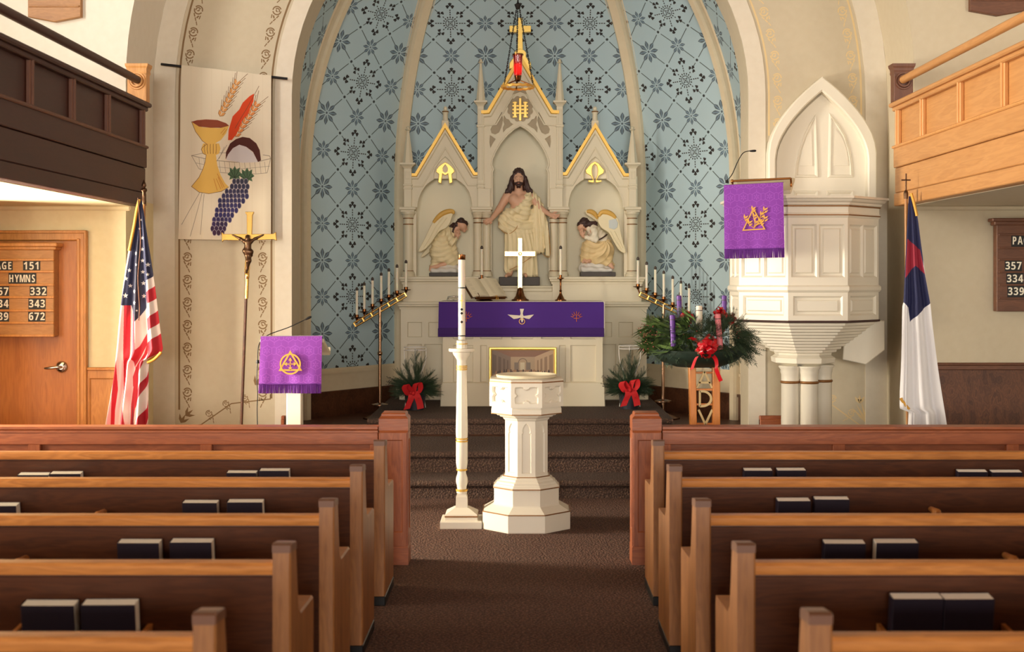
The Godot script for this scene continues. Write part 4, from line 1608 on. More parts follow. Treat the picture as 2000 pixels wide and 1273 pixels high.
	var ml := [940, 219, 953, 218, 1016, 111, 1079, 218, 1092, 219]
	mb.mold(path3(ml, d, 0.02), [Vector2(-0.012, -0.06), Vector2(-0.012, 0.03), Vector2(0.02, 0.03), Vector2(0.03, 0.02), Vector2(0.03, 0.0)], Vector3(0, 0, 1))
	part(mbay, "gilt_moulding", mb, M["gold_paint"], "gilt gable edge")
	mb = MB.new()
	mb.mold(path3(ml, d, 0.02), [Vector2(0.03, 0.0), Vector2(0.03, 0.02), Vector2(0.05, 0.018), Vector2(0.06, 0.006), Vector2(0.06, 0.0)], Vector3(0, 0, 1))
	mb.mold(path3(ml, d, 0.02), [Vector2(0.135, 0.0), Vector2(0.138, 0.008), Vector2(0.148, 0.008), Vector2(0.152, 0.0)], Vector3(0, 0, 1))
	part(mbay, "gable_moulding", mb, cream)
	mb = MB.new()
	mb.mold(path3(marc, d, 0.02), [Vector2(-0.02, 0.0), Vector2(-0.015, 0.01), Vector2(-0.004, 0.01), Vector2(0.0, 0.0)], Vector3(0, 0, 1))
	part(mbay, "arch_moulding", mb, cream)
	part(mbay, "curled_leaf", z_prism([1001, 185, 1006, 177, 1013, 173, 1016, 171, 1019, 173, 1026, 177, 1029, 185, 1022, 182, 1016, 180, 1010, 182], d, 0.0, 0.035, 0.005), M["taupe_paint"])
	# three-letter monogram in the scalloped ring
	mb = MB.new()
	for q in [[1013.7, 192, 1018.3, 236], [1003.5, 199, 1008.5, 230], [1023.5, 199, 1028.5, 230], [1001.5, 199, 1010, 202.5], [1001.5, 226.5, 1010, 230], [1022, 199, 1030.5, 202.5], [1022, 226.5, 1030.5, 230], [1000.5, 205.5, 1031.5, 209], [1000.5, 212.5, 1031.5, 216], [1000.5, 219.5, 1031.5, 223]]:
		var deep: float = 0.026 if q[3] - q[1] > 20 else 0.023 if q[2] - q[0] > 20 else 0.02
		mb.box(Vector3(X(q[0], d), Y(q[3], d), -d), Vector3(X(q[2], d), Y(q[1], d), -d + deep), 0.002)
	part(mbay, "monogram", mb, M["gold"], "gilt interlaced monogram")
	# gilt cross on its bell-shaped foot
	mb = MB.new()
	mb.prism(trace([994.5, 136, 995, 124, 1000, 117, 1004.5, 112, 1004, 104, 1008, 99, 1016, 96, 1024, 99, 1028, 104, 1027.5, 112, 1032, 117, 1037, 124, 1037.5, 136, 1030, 134, 1016, 112, 1002, 134], d), -d - 0.05, -d + 0.035, Transform3D(), 0.005)
	mb.prism(trace([1010.8, 99, 1011.6, 64, 996, 63.5, 995, 62, 995, 52, 996.5, 51, 1011.6, 51, 1011.6, 37, 1013, 35.5, 1019, 35.5, 1020.4, 37, 1020.4, 51, 1035.5, 51, 1037, 52, 1037, 62, 1036, 63.5, 1020.4, 64, 1021.2, 99], d), -d - 0.03, -d + 0.03, Transform3D(), 0.003)
	part(mbay, "gilt_cross", mb, M["gold"], "gilt cross at the peak")
	# greek letters in the side bays
	var A := [392, 413, 412, 424, 436, 443, 451, 462, 456, 480, 437, 497, 442, 553, 420, 562, 411, 494, 392, 506, 373, 494, 364, 562, 343, 553, 348, 497, 328, 480, 333, 462, 348, 443, 372, 424]
	var Ah := [392, 428, 402, 440, 411, 455, 409, 478, 392, 488, 375, 478, 373, 455, 382, 440]
	var conv := func(q: Array, ox: float) -> Array:
		var r := []
		for k in range(0, q.size(), 2):
			r.append(q[k] / 3.535 + ox)
			r.append(q[k + 1] / 3.535 + 200.0)
		return r
	part(t, "gilt_letter", z_prism(conv.call(A, 759.0), d + 0.02, -0.005, 0.03, 0.004, [conv.call(Ah, 759.0)]), M["gold"], "gilt letter alpha in the left bay")
	var O := [290, 408, 318, 424, 355, 470, 349, 490, 318, 508, 303, 536, 318, 539, 334, 535, 336, 550, 297, 556, 295, 540, 308, 500, 311, 470, 305, 440, 290, 426, 275, 440, 269, 470, 272, 500, 285, 540, 283, 556, 244, 550, 246, 535, 262, 539, 277, 536, 262, 508, 231, 490, 225, 470, 262, 424]
	part(t, "gilt_letter", z_prism(conv.call(O, 1079.5), d + 0.02, -0.005, 0.03, 0.004), M["gold"], "gilt letter omega in the right bay")
	part(t, "letter_ground", z_prism([845, 349, 848, 327, 860, 310, 869.5, 303, 879, 310, 891, 327, 894, 349], d + 0.03, -0.01, 0.006), M["niche_cream_lit"])
	part(t, "letter_ground", z_prism(flip_px([845, 349, 848, 327, 860, 310, 869.5, 303, 879, 310, 891, 327, 894, 349]), d + 0.03, -0.01, 0.006), M["niche_cream_lit"])
	# columns, piers and pinnacles
	var cy := Y(414, d)
	for s: float in [-1.0, 1.0]:
		column(t, s * absf(X(797.5, d)), -d + 0.0, 0.05, SHELF, cy, Y(438, d))
		column(t, s * absf(X(933, d)), -d + 0.0, 0.042, SHELF, cy, Y(435, d))
		column(t, s * absf(X(950.5, d)), -d + 0.0, 0.042, SHELF, cy, Y(435, d))
		for q in [[780, 813], [919.5, 962]]:
			mb = MB.new()
			var a := X(q[0], d) if s < 0 else -X(q[1], d)
			var b := X(q[1], d) if s < 0 else -X(q[0], d)
			mb.box(Vector3(a + 0.015, cy - 0.004, -d - 0.08), Vector3(b - 0.015, cy + 0.02, -d + 0.075), 0.006)
			mb.box(Vector3(a, cy + 0.018, -d - 0.08), Vector3(b, cy + 0.05, -d + 0.09), 0.008)
			part(t, "capital", mb, cream)
		# pilaster strips behind the columns and the pier above the capitals
		for q in [[806, 813], [925, 931], [954, 960]]:
			mb = MB.new()
			var a := X(q[0], d) if s < 0 else -X(q[1], d)
			var b := X(q[1], d) if s < 0 else -X(q[0], d)
			mb.box(Vector3(a, SHELF, -d - 0.06), Vector3(b, cy + 0.01, -d - 0.01))
			part(t, "pilaster", mb, cream)
		for q in [[789.5, 804.5], [933, 958]]:
			mb = MB.new()
			var a := X(q[0], d) if s < 0 else -X(q[1], d)
			var b := X(q[1], d) if s < 0 else -X(q[0], d)
			mb.box(Vector3(a, cy + 0.045, -d - 0.06), Vector3(b, Y(368, d), -d + 0.045), 0.004)
			part(t, "pier", mb, cream)
		pinnacle(t, s * absf(X(797, d)), -d + 0.005, 0.078, [Y(372, d), Y(350, d), Y(329, d), Y(320, d), Y(246, d)])
		pinnacle(t, s * absf(X(939, d)), -d + 0.01, 0.066, [Y(370, d), Y(352, d), Y(208, d), Y(199, d), Y(115, d)])
		mb = MB.new()
		var ix := s * absf(X(939, d))
		mb.box(Vector3(ix - 0.042, Y(249, d), -d - 0.03), Vector3(ix + 0.042, Y(244, d), -d + 0.052), 0.005)
		part(t, "band", mb, cream)

func altar() -> void:
	var d := 13.1
	var cream: Material = M["cream_paint"]
	var t := thing("altar", "cream panelled altar table in front of the reredos", "altar", Vector3(0.02, PLATFORM, -d - 0.3))
	var x0 := X(865, d)
	var x1 := X(1177, d)
	var top := Y(590, d)
	var mb := MB.new()
	mb.box(Vector3(x0, PLATFORM, -13.71), Vector3(x1, top - 0.05, -d - 0.015))
	part(t, "body", mb, cream)
	mb = MB.new()
	var holes := []
	for q in [[886, 923], [939, 950], [1093, 1104], [1115, 1163]]:
		holes.append(trace([q[0], 745, q[0], 675, q[1], 675, q[1], 745], d))
	for q in [[886, 923], [939, 980], [1000, 1040], [1058, 1100], [1115, 1163]]:
		holes.append(trace([q[0], 661, q[0], 615, q[1], 615, q[1], 661], d))
	mb.prism(trace([865, 792, 865, 596, 1177, 596, 1177, 792], d), -d - 0.016, -d + 0.004, Transform3D(), 0.0, holes, 0.006)
	part(t, "front_frame", mb, cream)
	mb = MB.new()
	mb.prism(trace([860, 794, 861, 752, 864, 746, 1178, 746, 1181, 752, 1182, 794], d), -13.71, -d + 0.03, Transform3D(), 0.008)
	part(t, "plinth", mb, cream)
	mb = MB.new()
	mb.box(Vector3(x0 - 0.022, top - 0.05, -13.71), Vector3(x1 + 0.003, top - 0.004, -d + 0.03), 0.008)
	part(t, "mensa", mb, cream)
	# purple frontal over a white linen
	var c := thing("altar_frontal", "deep purple altar cloth with a white dove, hanging over the front of the altar", "altar cloth", Vector3(0.02, top, -d))
	var fx0 := X(857, d - 0.05)
	var fx1 := X(1179.5, d - 0.05)
	mb = MB.new()
	var rows := []
	var lowy := Y(657, d - 0.05)
	for k in [[-13.7, top + 0.004], [-13.4, top + 0.004], [-13.1 + 0.03, top + 0.004], [-13.06, top + 0.001], [-13.052, top - 0.01], [-13.05, top - 0.1], [-13.05, top - 0.2], [-13.05, lowy]]:
		var row := []
		for i in 41:
			var f := i / 40.0
			var hang := clampf((top - k[1]) / (top - lowy), 0.0, 1.0)
			row.append(Vector3(lerpf(fx0 - 0.006 * hang, fx1, f), k[1] + (0.004 * sin(f * 5.0) if hang > 0.9 else 0.0), k[0] + 0.004 * hang * sin(f * 23.0)))
		rows.append(row)
	rows.reverse()
	mb.grid(rows)
	var fr := part(c, "purple_cloth", mb, M["purple_cloth"])
	mb = MB.new()
	mb.box(Vector3(fx0 - 0.003, Y(653, d - 0.05), -13.049), Vector3(fx1, Y(640, d - 0.05), -13.042), 0.002)
	mb.box(Vector3(fx0 - 0.008, lowy - 0.004, -13.056), Vector3(fx1 + 0.002, Y(641, d - 0.05), -13.046), 0.002)
	part(c, "hem_band", mb, M["purple_dark"], "darker band along the hem")
	mb = MB.new()
	mb.box(Vector3(X(1179, d - 0.05), Y(652, d - 0.05), -13.4), Vector3(X(1181.5, d - 0.05), top + 0.004, -13.056), 0.002)
	mb.box(Vector3(fx0 + 0.01, top + 0.004, -13.7), Vector3(fx1 + 0.006, top + 0.009, -13.058), 0.002)
	part(c, "linen", mb, M["linen"], "white linen showing along the top and right edges")
	var ef := 13.046
	var dv := [1015.5, 603, 1023.5, 603, 1021, 612, 1022.5, 617, 1043, 614, 1034, 623, 1028, 622, 1022, 620, 1021.5, 627, 1019.5, 630, 1018, 627, 1016.5, 620, 1010, 622, 1003.5, 623, 991, 614, 1015.5, 616, 1017, 612]
	part(fr, "dove", z_prism(dv, ef, -0.001, 0.003, 0.001), M["embroidery_white"], "white embroidered dove")
	mb = MB.new()
	var rp := []
	for i in 20:
		rp.append(P(1019.5 + cos(TAU * i / 20) * 5.4, 627.5 + sin(TAU * i / 20) * 5.2, ef))
	mb.mold(rp, [Vector2(-0.003, -0.001), Vector2(-0.003, 0.004), Vector2(0.003, 0.004), Vector2(0.003, -0.001)], Vector3(0, 0, 1), true)
	part(fr, "halo", mb, M["gold_thread"])
	for px in [911.0, 1126.0]:
		mb = MB.new()
		for i in 7:   # rays
			var a := PI * (0.04 + 0.92 * i / 6.0)
			var r0 := 7.0
			var r1 := 11.5
			mb.tube([P(px + cos(a) * r0, 620 - sin(a) * r0, ef), P(px + cos(a) * r1, 619 - sin(a) * r1, ef)], [0.0045, 0.002], 5)
		var ar := []
		for i in 13:
			var a := PI * i / 12.0
			ar.append(P(px + cos(a) * 6.5, 620 - sin(a) * 5.5, ef))
		mb.tube(ar, 0.003, 5)
		mb.tube([P(px, 614, ef), P(px, 628, ef)], 0.004, 5)
		mb.tube([P(px - 5.5, 621.5, ef), P(px + 5.5, 621.5, ef)], 0.004, 5)
		part(fr, "cross_and_rays", mb, M["orange_thread"], "orange embroidered cross under a crown of rays")
	altar_ornaments(top + 0.009)

func altar_ornaments(top: float) -> void:
	var d := 13.35
	# brass cross
	var t := thing("altar_cross", "tall plain brass cross on a bell foot at the middle of the altar", "cross", Vector3(X(1016, d), top, -d))
	var mb := MB.new()
	var c := Vector3(X(1016, d), top, -d)
	mb.lathe([Vector2(0, 0), Vector2(0.088, 0), Vector2(0.088, 0.012), Vector2(0.066, 0.022), Vector2(0.046, 0.05), Vector2(0.034, 0.09), Vector2(0.028, 0.12), Vector2(0.014, 0.135), Vector2(0, 0.136)], c, 28)
	part(t, "foot", mb, M["brass_dark"])
	mb = MB.new()
	mb.prism(trace([1011.3, 563, 1011.3, 500.5, 985.5, 500.5, 985.5, 490.5, 1011.3, 490.5, 1011.3, 464.5, 1020.2, 464.5, 1020.2, 490.5, 1045.7, 490.5, 1045.7, 500.5, 1020.2, 500.5, 1020.2, 563], d), -d - 0.012, -d + 0.012, Transform3D(), 0.003)
	part(t, "cross", mb, M["brass_pale"])
	mb = MB.new()
	var k := P(1016, 495.5, d)
	mb.tube([k + Vector3(0, 0, 0.01), k + Vector3(0, 0, 0.018)], [0.019, 0.016], 16)
	for i in 8:
		var a := TAU * i / 8
		mb.blob(k + Vector3(cos(a) * 0.013, sin(a) * 0.013, 0.018), Vector3(0.006, 0.006, 0.004), 6)
	part(t, "rosette", mb, M["brass"])
	# two candlesticks
	for px in [1095.0, 941.0]:
		d = 13.35 if px > 1000 else 13.62
		var at := Vector3(X(px, d), top, -d)
		var s := thing("candlestick", "slender brass candlestick with a tall white candle, %s" % ("right of the altar cross" if px > 1000 else "behind the open book"), "candlestick", at, "altar candlesticks")
		mb = MB.new()
		mb.lathe([Vector2(0, 0), Vector2(0.058, 0), Vector2(0.058, 0.01), Vector2(0.04, 0.018), Vector2(0.026, 0.045), Vector2(0.014, 0.07), Vector2(0.01, 0.09), Vector2(0.016, 0.1), Vector2(0.009, 0.112), Vector2(0.009, 0.2), Vector2(0.014, 0.215), Vector2(0.036, 0.225), Vector2(0.036, 0.231), Vector2(0.014, 0.235), Vector2(0.014, 0.26), Vector2(0, 0.26)], at, 20)
		part(s, "stick", mb, M["brass_dark"])
		candle(s, at + Vector3(0, 0.25, 0), 0.0125, Y(484, d) - top - 0.25)
	# open service book on its stand
	d = 13.25
	var b := thing("open_book", "large open book with cream pages on a low metal stand on the altar", "book", Vector3(X(945, d), top, -d))
	var origin := Transform3D(Basis(Vector3.UP, 0.62) * Basis(Vector3.RIGHT, -0.85), Vector3(X(946, d), top + 0.125, -d))
	for s: float in [-1.0, 1.0]:
		mb = MB.new()
		var upper := []
		var lower := []
		for i in 13:
			var f := i / 12.0
			var x := s * f * 0.2
			var lift := 0.03 * sin(minf(f * 3.2, PI) * 0.9) * (1.0 - f * 0.55) + 0.008
			upper.append([origin * Vector3(x, -0.13, lift), origin * Vector3(x, 0.13, lift)])
			lower.append([origin * Vector3(x, -0.13, 0.0), origin * Vector3(x, 0.13, 0.0)])
		mb.grid(upper, false, s > 0)
		for i in 12:
			for e in 2:
				mb.face([upper[i][e], upper[i + 1][e], lower[i + 1][e], lower[i][e]], origin.basis * Vector3(0, -1.0 if e == 0 else 1.0, 0))
		mb.face([upper[12][0], upper[12][1], lower[12][1], lower[12][0]], origin.basis * Vector3(s, 0, 0))
		var pg := part(b, "page_block", mb, M["page_paper"])
		mb = MB.new()
		for c2 in 1:
			for r in 15:
				var y := 0.1 - r * 0.0145
				var ww := 0.145 - 0.03 * (r % 4 == 3 as int)
				mb.face([origin * Vector3(s * 0.035, y, 0.0315), origin * Vector3(s * (0.035 + ww), y, 0.0215), origin * Vector3(s * (0.035 + ww), y + 0.004, 0.0215), origin * Vector3(s * 0.035, y + 0.004, 0.0315)], origin.basis * Vector3(0, 0, 1))
		part(pg, "text_lines", mb, M["page_ink"])
	mb = MB.new()
	for s: float in [-1.0, 1.0]:
		mb.obox(origin * Transform3D(Basis(), Vector3(s * 0.105, 0, -0.004)), Vector3(0.21, 0.275, 0.006), 0.002)
	part(b, "cover", mb, M["cover_dark"])
	mb = MB.new()
	mb.tube([origin * Vector3(0.06, -0.13, 0.02), origin * Vector3(0.063, -0.15, 0.012), origin * Vector3(0.06, -0.166, -0.004)], 0.004, 6)
	mb.tube([origin * Vector3(0.075, -0.13, 0.02), origin * Vector3(0.08, -0.15, 0.012), origin * Vector3(0.085, -0.165, -0.004)], 0.004, 6)
	part(b, "marker_ribbon", mb, M["gold_thread"], "golden marker ribbons")
	mb = MB.new()
	var q0 := Vector3(X(946, d), top, -d)
	mb.lathe([Vector2(0, 0), Vector2(0.085, 0), Vector2(0.082, 0.012), Vector2(0.05, 0.03), Vector2(0.02, 0.04), Vector2(0.014, 0.1), Vector2(0, 0.1)], q0, 20)
	mb.obox(origin * Transform3D(Basis(), Vector3(0, -0.145, 0.004)), Vector3(0.36, 0.012, 0.03), 0.003)
	mb.obox(origin * Transform3D(Basis(), Vector3(-0.214, 0, -0.006)), Vector3(0.012, 0.28, 0.012), 0.003)
	mb.tube([origin * Vector3(-0.15, -0.14, 0.0), origin * Vector3(-0.15, -0.15, 0.035), origin * Vector3(-0.15, -0.11, 0.04)], 0.004, 6)
	part(b, "stand", mb, M["brass_dark"])
	# small chrome holder at the altar's left end
	var hx := X(874, d)
	mb = MB.new()
	mb.tube([Vector3(hx, top + 0.012, -d - 0.02), Vector3(hx + 0.008, top + 0.04, -d - 0.01), Vector3(hx + 0.06, top + 0.045, -d), Vector3(hx + 0.17, top + 0.036, -d + 0.02), Vector3(hx + 0.172, top + 0.014, -d + 0.02)], 0.009, 8)
	mb.tube([Vector3(hx - 0.002, top + 0.011, -d - 0.02), Vector3(hx + 0.16, top + 0.011, -d + 0.01)], 0.009, 8)
	solo("metal_bracket", "small shiny metal bracket lying at the left end of the altar", "bracket", mb, M["chrome"])
	# framed picture in front of the altar
	d = 13.0
	var f := thing("framed_picture", "wide sepia picture of a long table, gilt frame, on the altar front", "picture", P(1021, 757, d))
	var tilt := Transform3D(Basis(Vector3.RIGHT, -0.05), P(1021, 716, d))
	var w := X(1087, d) - X(955, d)
	var hh := Y(678, d) - Y(754, d)
	mb = MB.new()
	mb.prism(V2([-w / 2, -hh / 2, w / 2, -hh / 2, w / 2, hh / 2, -w / 2, hh / 2]), -0.02, 0.02, tilt, 0.006, [V2([-w / 2 + 0.028, -hh / 2 + 0.028, w / 2 - 0.028, -hh / 2 + 0.028, w / 2 - 0.028, hh / 2 - 0.028, -w / 2 + 0.028, hh / 2 - 0.028])], 0.012)
	part(f, "frame", mb, M["gold"])
	mb = MB.new()
	mb.quad_uv(tilt * Vector3(-w / 2 + 0.01, -hh / 2 + 0.01, -0.004), tilt * Vector3(w / 2 - 0.01, -hh / 2 + 0.01, -0.004), tilt * Vector3(w / 2 - 0.01, hh / 2 - 0.01, -0.004), tilt * Vector3(-w / 2 + 0.01, hh / 2 - 0.01, -0.004), Vector2.ZERO, Vector2.ONE)
	var pm := mat("sepia_print", Color.WHITE, 0.5)
	pm.albedo_texture = sepia()
	part(f, "print", mb, pm)
	mb = MB.new()
	mb.obox(tilt * Transform3D(Basis(), Vector3(0, 0, -0.014)), Vector3(w - 0.02, hh - 0.02, 0.008))
	part(f, "backing", mb, M["dark_block"])

func sepia() -> ImageTexture:   # a hall with a coffered ceiling, side hangings and a long table with dark jars
	var cv := Cv.new(1024, 560, rgb(150, 118, 92))
	var vp := Vector2(512, 250)
	cv.poly(V2([0, 0, 1024, 0, 700, 130, 324, 130]), rgb(126, 88, 66))
	cv.poly(V2([0, 0, 324, 130, 324, 330, 0, 420]), rgb(120, 98, 82))
	cv.poly(V2([1024, 0, 700, 130, 700, 330, 1024, 420]), rgb(176, 148, 118))
	cv.poly(V2([324, 130, 700, 130, 700, 330, 324, 330]), rgb(164, 140, 112))
	for i in 4:
		for s in 2:
			var x: float = [40, 130, 205, 265][i]
			var w: float = [60, 44, 32, 22][i]
			var top: float = 20 + x * 0.4 + 50
			var q := V2([x, top, x + w, top + w * 0.4, x + w, 390 - (x + w) * 0.2, x, 390 - x * 0.2])
			if s == 1:
				for k in q.size():
					q[k].x = 1024 - q[k].x
			cv.poly(q, rgb(96, 76, 62) if s == 0 else rgb(140, 112, 86))
	for i in 3:
		cv.poly(V2([380 + i * 92, 215, 450 + i * 92, 215, 450 + i * 92, 330, 380 + i * 92, 330]), rgb(118, 104, 92) if i != 1 else rgb(190, 176, 148))
	cv.path(arc(512, 222, 66, PI, TAU, 16), 12, rgb(110, 92, 76))
	cv.poly(V2([60, 400, 964, 400, 1004, 480, 20, 480]), rgb(204, 168, 122))
	cv.poly(V2([20, 480, 1004, 480, 1004, 560, 20, 560]), rgb(170, 128, 88))
	var r := RandomNumberGenerator.new()
	r.seed = 4
	for i in 26:
		var x := 90 + i * 33.0 + r.randf_range(-8, 8)
		var hgt := r.randf_range(50, 90)
		var col := rgb(58, 40, 34) if i % 3 else rgb(150, 110, 74)
		cv.poly(V2([x - 15, 405, x + 15, 405, x + 17, 405 - hgt * 0.5, x + 8, 405 - hgt * 0.8, x + 9, 405 - hgt, x - 9, 405 - hgt, x - 8, 405 - hgt * 0.8, x - 17, 405 - hgt * 0.5]), col)
		cv.disc(Vector2(x + 16, 425 + (i % 3) * 8), 9, rgb(230, 200, 156))
	return cv.tex()

func candle(parent: Node3D, at: Vector3, r: float, high: float, m: Material = null) -> void:
	var mb := MB.new()
	mb.lathe([Vector2(0, 0), Vector2(r, 0), Vector2(r, high - 0.004), Vector2(r * 0.85, high - 0.001), Vector2(0, high)], at, 14)
	var c := part(parent, "candle", mb, m if m else M["wax"])
	mb = MB.new()
	mb.lathe([Vector2(r * 0.98, high - 0.012), Vector2(r * 1.15, high - 0.01), Vector2(r * 1.15, high + 0.008), Vector2(r * 0.7, high + 0.018), Vector2(r * 0.3, high + 0.022), Vector2(0, high + 0.024)], at, 12)
	part(c, "follower", mb, M["wax_dark"])

func altar_materials() -> void:
	var pc := mat("purple_cloth", rgb(66, 20, 128), 0.75)
	pc.rim_enabled = true
	pc.rim = 0.4
	mat("purple_dark", rgb(56, 16, 102), 0.8)
	mat("linen", rgb(232, 224, 210), 0.8)
	mat("embroidery_white", rgb(226, 214, 196), 0.7)
	mat("gold_thread", rgb(214, 160, 66), 0.45, 0.3)
	mat("orange_thread", rgb(200, 100, 60), 0.6)
	mat("brass_pale", rgb(250, 226, 160), 0.3, 0.8)
	mat("page_paper", rgb(226, 214, 186), 0.8)
	mat("page_ink", rgb(200, 189, 166), 0.9)
	mat("cover_dark", rgb(44, 28, 26), 0.5)


# ---------------------------------------------------------------- font, great candle, pulpit, lectern
func regular(n: int, apothem: float, phase := 0.0) -> float:
	return apothem / cos(PI / n)

func quatrefoil(w: float, h: float) -> PackedVector2Array:   # a wide panel with foiled corners
	var p := PackedVector2Array()
	var c := [[1, 1], [-1, 1], [-1, -1], [1, -1]]
	for i in 4:
		var sx: float = c[i][0]
		var sy: float = c[i][1]
		var q := [Vector2(w * 0.8, h * 0.04), Vector2(w * 0.9, h * 0.22), Vector2(w * 0.99, h * 0.34), Vector2(w, h * 0.7), Vector2(w * 0.97, h * 0.97), Vector2(w * 0.6, h), Vector2(w * 0.36, h * 0.97), Vector2(w * 0.28, h * 0.78), Vector2(w * 0.03, h * 0.64)]
		if i % 2 == 1:
			q.reverse()
		for v in q:
			p.append(Vector2(v.x * sx, v.y * sy))
	return p

func lancet(w: float, y0: float, y1: float) -> PackedVector2Array:
	var p := PackedVector2Array([Vector2(-w, y0), Vector2(w, y0)])
	var s := y1 - w * 2.6
	p.append_array(V2([w, s, w * 0.78, s + w * 0.16, w * 0.74, s + w * 0.5, w * 0.86, s + w * 0.9, w * 0.74, s + w * 1.5, w * 0.42, s + w * 2.15, 0, y1, -w * 0.42, s + w * 2.15, -w * 0.74, s + w * 1.5, -w * 0.86, s + w * 0.9, -w * 0.74, s + w * 0.5, -w * 0.78, s + w * 0.16, -w, s]))
	return p

func baptismal_font() -> void:
	var c := Vector3(X(1028, 9.22), 0, -9.22)
	var t := thing("baptismal_font", "white octagonal baptismal font with carved panels and bronze lines in the aisle", "font", c)
	var k := 1.0 / cos(PI / 8)
	var w: Material = M["white_paint"]
	var ph := PI / 8
	var mb := MB.new()
	var prof := func(a: Array) -> Array:
		var o := []
		for q in a:
			o.append(Vector2(q[0] * k, q[1]))
		return o
	mb.lathe(prof.call([[0, 0], [0.297, 0], [0.299, 0.006], [0.299, 0.118], [0.295, 0.122], [0.228, 0.162], [0.222, 0.17], [0.222, 0.272], [0, 0.272]]), c, 8, true, ph)
	part(t, "base", mb, w)
	mb = MB.new()
	mb.lathe(prof.call([[0.222, 0.272], [0.226, 0.276], [0.226, 0.286], [0.218, 0.292], [0.214, 0.3], [0.206, 0.306], [0.2, 0.318], [0.184, 0.326], [0.178, 0.338], [0.166, 0.344], [0.158, 0.356], [0.146, 0.36]]), c, 8, true, ph)
	part(t, "base_moulding", mb, w)
	mb = MB.new()
	mb.lathe(prof.call([[0.138, 0.356], [0.138, 0.75], [0, 0.75]]), c, 8, true, ph)
	part(t, "shaft", mb, w)
	var side := 2.0 * 0.146 * tan(PI / 8)
	for i in 8:
		mb = MB.new()
		var o := V2([-side / 2, 0.36, side / 2, 0.36, side / 2, 0.75, -side / 2, 0.75])
		mb.prism(o, 0.132, 0.146, Transform3D(Basis(Vector3.UP, TAU * i / 8), c), 0.0, [lancet(0.026, 0.385, 0.715)], 0.006)
		part(t, "lancet_panel", mb, w)
	mb = MB.new()
	mb.lathe(prof.call([[0.146, 0.735], [0.15, 0.742], [0.155, 0.744], [0.16, 0.756], [0.18, 0.764], [0.184, 0.772], [0.2, 0.774], [0.206, 0.782], [0.228, 0.784], [0.24, 0.79], [0.24, 0.82], [0.232, 0.836], [0.245, 0.838]]), c, 8, true, ph)
	part(t, "corbel", mb, w)
	mb = MB.new()
	mb.lathe(prof.call([[0.235, 0.83], [0.235, 1.0], [0, 1.0]]), c, 8, true, ph)
	part(t, "bowl", mb, w)
	side = 2.0 * 0.253 * tan(PI / 8)
	for i in 8:
		mb = MB.new()
		var o := V2([-side / 2, -0.083, side / 2, -0.083, side / 2, 0.083, -side / 2, 0.083])
		mb.prism(o, 0.23, 0.253, Transform3D(Basis(Vector3.UP, TAU * i / 8), c + Vector3(0, 0.921, 0)), 0.0, [quatrefoil(0.072, 0.05)], 0.008)
		part(t, "foiled_panel", mb, w)
	mb = MB.new()   # rim with a round basin
	mb.lathe(prof.call([[0.24, 1.003], [0.25, 1.006], [0.252, 1.016], [0.244, 1.028]]), c, 8, true, ph)
	var o := PackedVector2Array()
	for i in 8:
		var a := TAU * i / 8 + PI / 8
		o.append(Vector2(sin(a), cos(a)) * 0.244 * k)
	mb.cap(o, 1.028, Transform3D(Basis(Vector3(1, 0, 0), Vector3(0, 0, 1), Vector3(0, 1, 0)), c), true, [arc(0, 0, 0.205, 0, TAU * 31 / 32, 31)])
	for i in mb.n.size():
		if absf(mb.v[i].y - 1.028) < 1e-4:
			mb.n[i] = Vector3.UP if mb.n[i].y > 0.5 or mb.n[i].y < -0.5 else mb.n[i]
	part(t, "rim", mb, w)
	mb = MB.new()
	mb.lathe([Vector2(0.205, 1.03), Vector2(0.212, 1.046), Vector2(0.204, 1.05), Vector2(0.19, 1.035), Vector2(0.15, 0.98), Vector2(0.0, 0.95)], c, 36)
	part(t, "basin", mb, M["cream_paint"], "round basin with a raised lip")
	for l in [[0.2995, 0.121, 0.0035], [0.227, 0.281, 0.0035], [0.1595, 0.355, 0.003], [0.241, 0.789, 0.003], [0.2525, 1.008, 0.004]]:
		mb = MB.new()
		mb.lathe(prof.call([[l[0] - 0.004, l[1] - l[2]], [l[0] + 0.0015, l[1] - l[2]], [l[0] + 0.0015, l[1] + l[2]], [l[0] - 0.004, l[1] + l[2]]]), c, 8, true, ph)
		part(t, "bronze_line", mb, M["bronze_line"])

